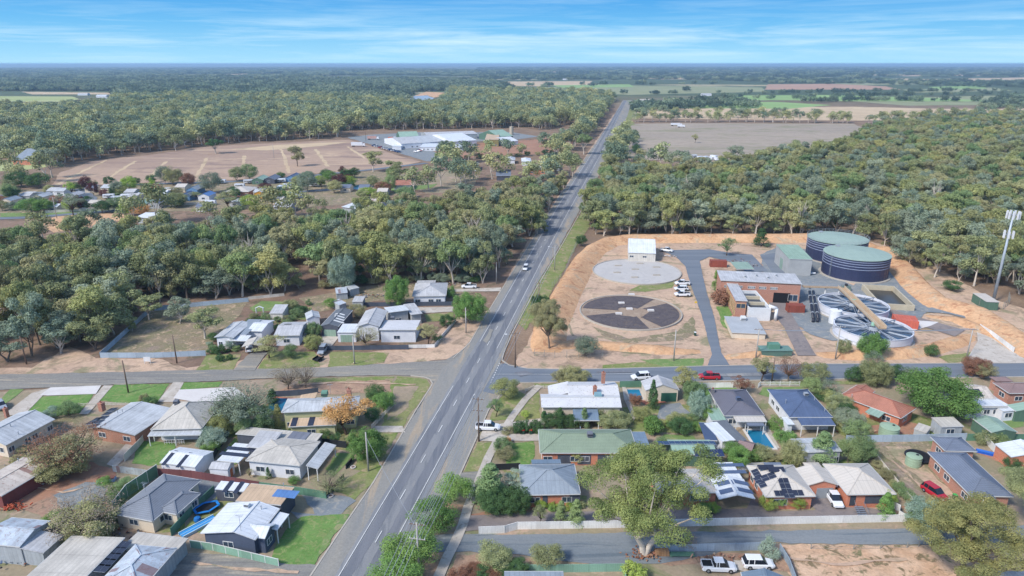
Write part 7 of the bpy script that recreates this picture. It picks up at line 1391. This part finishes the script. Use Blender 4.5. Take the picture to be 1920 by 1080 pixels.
# trees of the open ground between the woodland and the road and on the vacant block
for i,(p,x,y,H,r_,lf,l) in enumerate((('euc0',385,635,9,5.4,'olive','open-crowned gum standing on the bare ground left of the vacant block'),('euc1',300,640,0,0,'','') ,('euc3',180,655,9.5,5.6,'olive','dense-topped gum on bare ground left of the vacant block fence'),('euc1',115,662,10,5,'grey','bluish gum with several stems near the left wooden pole'),('euc3',15,678,10,6,'grey','many-stemmed grey gum at the left edge by the gravel side street'),('euc1',338,607,8.5,4.2,'grey','grey-green gum inside the back corner of the vacant block'),('euc0',280,600,8,5,'olive','olive gum leaning over the slanting galvanised fence'),('euc5',1745,0,0,0,'',''),('euc4',1752,520,12,5.4,'olive','white trunked gum standing alone behind the works bank'),('euc2',558,312,16,6.5,'brownish','lone tree with dark trunk in the middle of the bare paddock'),('euc4',405,288,13,8,'dark','broad dark tree at the back edge of the bare paddock'),('open0',1303,268,9,4.0,'olive','small twisted tree alone on the grey paddock'),('euc0',98,333,20,8,'grey','big grey gum at the left corner of the bare paddock'),('euc1',835,306,16,8,'green','big gum in front of the long white factory shed'),('euc0',700,322,15,8,'olive','leafy gum at the near edge of the bare paddock'),('euc3',745,340,14,8,'olive','dark spreading gum right of the leafy one, by the cross road'),('round0',1073,310,9,5,'green','round green tree among the cross road cottages'),('euc2',1042,275,12,6,'olive','gum alone on the brown yard beside the factory'),('euc4',1095,290,18,8,'green','dense gum where the cross road meets the main road'),('euc1',1200,310,13,5.5,'olive','gum at the near corner of the grey paddock'),('euc3',1375,310,15,9,'grey','big grey gum at the near edge of the grey paddock'),('round1',1192,290,9,4,'dark','round dark tree at the left edge of the grey paddock'))):
    if H: put_tree(p,G(x,y),H,r_,'gum_tree' if p[:3]=='euc' else 'tree',l,'tree',lf)
# caravan park greenery
rn=random.Random(9); n=0
for (x,y,H,r_,lf) in [(140,358,7,4.5,'dark'),(152,357,6,4,'olive'),(174,352,6,4,'dark'),(205,347,7,4.5,'dark'),(236,346,5,3,'rust'),(255,346,6,3.5,'dark'),(285,343,7,4.5,'dark'),(230,366,7,4.5,'yellow'),(310,345,15,6,'grey'),(325,347,15,8,'olive'),(330,366,6,6,'brownish'),(60,400,10,8,'bright'),(85,398,9,6,'bright'),(138,405,15,8,'grey'),(110,388,8,6,'rust'),(237,405,9,4,'lime'),(265,403,7,6,'autumn'),(250,388,6,4,'dark'),(300,375,6,3,'green'),(398,362,16,8,'grey'),(445,340,12,6,'olive'),(468,338,14,7,'green'),(497,362,8,5,'plum'),(577,360,16,7,'grey'),(560,348,8,5,'yellow'),(637,352,11,6,'plum'),(600,350,9,5,'lime'),(620,340,9,6,'bright'),(655,350,9,6,'lime'),(648,334,9,6,'dark'),(665,334,9,5,'dark'),(578,336,7,5,'dark'),(528,335,6,4,'dark'),(610,334,8,5,'dark'),(700,350,9,5,'olive'),(732,360,13,5,'green'),(760,372,9,7,'green'),(720,362,9,6,'rust'),(40,350,12,10,'dark'),(75,352,12,9,'dark'),(15,360,10,7,'olive'),(530,378,8,6,'bright'),(690,366,6,6,'lime'),(330,388,10,8,'olive'),(430,392,12,9,'olive'),(470,392,10,7,'lime'),(210,384,5,3,'dark'),(5,395,7,4,'olive')]:
    put_tree(rn.choice(['round0','round1','round2','open1' if lf in('grey','olive') else 'round0']),G(x,y),H*.8,r_*.85,'tree','%s tree among the cabins of the caravan park'%{'dark':'dark green','olive':'olive','rust':'brownish red','yellow':'yellow-green','grey':'tall grey-green','brownish':'brown-green','bright':'bright green','lime':'lime green','autumn':'orange','green':'mid green','plum':'dark purple'}[lf],'tree',lf,group='trees of the caravan park, %s'%lf)

def shrubrow(pts,n,label,group,leafs,hs=(1.2,2.8),rs=(1.0,1.9),sd=1):
    W=[G(*p) for p in pts]; r_=random.Random(sd); seg=[(a,b,(b-a).length) for a,b in zip(W[:-1],W[1:])]; tot=sum(s[2] for s in seg)
    for i in range(n):
        t_=tot*(i+.5)/n+r_.uniform(-.8,.8)
        for a,b,l in seg:
            if t_<=l or (a,b,l)==seg[-1]: p=a.lerp(b,max(0,min(1,t_/l))); break
            t_-=l
        put_tree(r_.choice(['bush0','bush1','round0','round2']),(p.x+r_.uniform(-.6,.6),p.y+r_.uniform(-.6,.6),.05),r_.uniform(*hs),r_.uniform(*rs),'shrub',label,'shrub',r_.choice(leafs),group=group)
shrubrow([(1592,806),(1632,862),(1682,925),(1728,980)],14,'shrub in the row along the long weathered paling fence','shrubs along the weathered paling fence',['olive','green','grey','brownish'])
shrubrow([(1545,742),(1580,790),(1605,824)],9,'shrub crowded between the blue roof and the red roof','shrubs between the blue roof and the red roof',['olive','grey','dark','yellow'],(2.5,4.5),(1.8,2.8),2)
shrubrow([(1390,862),(1440,866),(1500,870)],8,'low shrub behind the units below the pool','low shrubs behind the units',['olive','brownish','bright'],(1.4,2.6),(1.2,1.9),3)
shrubrow([(1235,800),(1300,800),(1325,815)],8,'shrub round the back garden lawn above the solar shed','shrubs round the back garden lawn',['bright','olive','yellow','green'],(1.6,3),(1.2,2),4)
shrubrow([(1000,955),(1060,954),(1100,956)],7,'shrub in the bed before the blue-grey roofed house','shrubs before the blue-grey roofed house',['lime','bright','olive'],(1,1.8),(.8,1.2),5)
shrubrow([(385,845),(400,800),(425,770)],7,'bush in the belt right of the grey hip roofed cottage','bushes right of the grey hip roofed cottage',['olive','green','yellow','blue'],(2.4,4.2),(1.6,2.6),6)
shrubrow([(500,812),(560,818),(620,826),(690,845)],10,'shrub along the black fence below the yellow house','shrubs below the yellow house',['olive','green','brownish','dark'],(1.2,2.4),(1,1.7),7)
shrubrow([(395,648),(400,665),(430,660),(455,656)],8,'clipped shrub in front of the three-part house','shrubs in front of the three-part house',['dark','green','blue'],(1.2,2),(.9,1.4),8)
shrubrow([(470,600),(540,606),(560,590),(580,570)],9,'garden shrub behind the cottages by the cream shed','garden shrubs by the cream shed',['green','olive','dark'],(1.6,3),(1.2,2.2),9)
shrubrow([(600,540),(660,535),(720,530),(840,528),(900,530)],14,'scrubby bush at the edge of the woodland behind the cottages','scrub behind the cottages',['olive','grey','brownish','dark'],(2,4),(2,3.2),10)
shrubrow([(30,790),(60,830),(20,880),(60,860)],7,'weedy bush along the lane beside the long pale roofed house','bushes along the lane at the left edge',['olive','brownish'],(1,2),(1,1.6),11)
shrubrow([(200,905),(230,945),(215,985)],6,'bush outside the tall green fence with cream rails','bushes outside the tall green fence',['green','bright'],(1.6,2.8),(1.2,1.8),12)
shrubrow([(1835,835),(1880,830),(1900,900)],7,'bush in the weedy yard at the right edge','bushes in the yard at the right edge',['olive','green','dark'],(1.4,3),(1.4,2.4),13)
shrubrow([(860,1085),(920,1082),(960,1085)],5,'brown scrubby bush at the bottom edge beside the footpath','bushes at the bottom edge',['brownish','rust','dark'],(1.2,2.2),(1.2,2),14)
shrubrow([(1580,715),(1660,712),(1720,716)],6,'dark bush between the street and the angled red roof','bushes between the street and the red roof',['dark','olive','grey'],(2.4,4.6),(2,3),15)
shrubrow([(850,300),(930,296),(1000,292),(1060,287)],12,'dark bush in the hedge along the cross road','bushes along the cross road',['dark','olive'],(3,5),(3,4.4),16)

rp_=random.Random(31); PB=[(-40,372),(120,356),(300,352),(520,343),(700,330),(770,338),(700,375),(560,388),(400,394),(180,400),(-40,404)]
k=0
while k<46:
    x,y=rp_.uniform(-20,770),rp_.uniform(332,404)
    if not inpoly(x,y,PB): continue
    k+=1; lf_=rp_.choice(['dark','olive','olive','green','grey','lime','plum','rust','dark']); put_tree(rp_.choice(['round0','round1','round2','open1','open0']),G(x,y),rp_.uniform(4,10),rp_.uniform(2.6,5),'tree','%s tree among the cabins of the caravan park'%{'dark':'dark green','olive':'olive','rust':'brownish red','grey':'tall grey-green','lime':'lime green','green':'mid green','plum':'dark purple'}[lf_],'tree',lf_,group='trees of the caravan park, %s'%lf_)
for i in range(24):
    while True:
        x,y=rp_.uniform(-10,740),rp_.uniform(338,396)
        if inpoly(x,y,PB): break
    rf_=rp_.choice(['white','zinc','lblue','slate','beige']); B('cabin','small holiday cabin with a %s roof among the caravan park trees'%{'white':'white','zinc':'grey','lblue':'pale','slate':'slate blue','beige':'beige'}[rf_],(x-11,y-6),(x+9,y-6),(x+10,y-11),2.7,'gx',16,rf_,rp_.choice(['white','cream','grey']),cat='cabin',wins='n1',ov=.2,group='small cabins with %s roofs'%rf_)
# ---------------------------------------------------------------- the air between here and the horizon
mb=MB(); mb.box(-14000,-300,-1,14000,26000,78); hz=mb.build('haze',[bpy.data.materials.new('haze')],uv=False); hm=hz.data.materials[0]; hm.use_nodes=True; t=hm.node_tree; t.nodes.clear()
pv=t.nodes.new('ShaderNodeVolumePrincipled'); pv.inputs['Color'].default_value=(.50,.74,1,1); pv.inputs['Density'].default_value=.00009; pv.inputs['Anisotropy'].default_value=.1
oo=t.nodes.new('ShaderNodeOutputMaterial'); t.links.new(pv.outputs[0],oo.inputs['Volume']); tag(hz,kind='stuff')
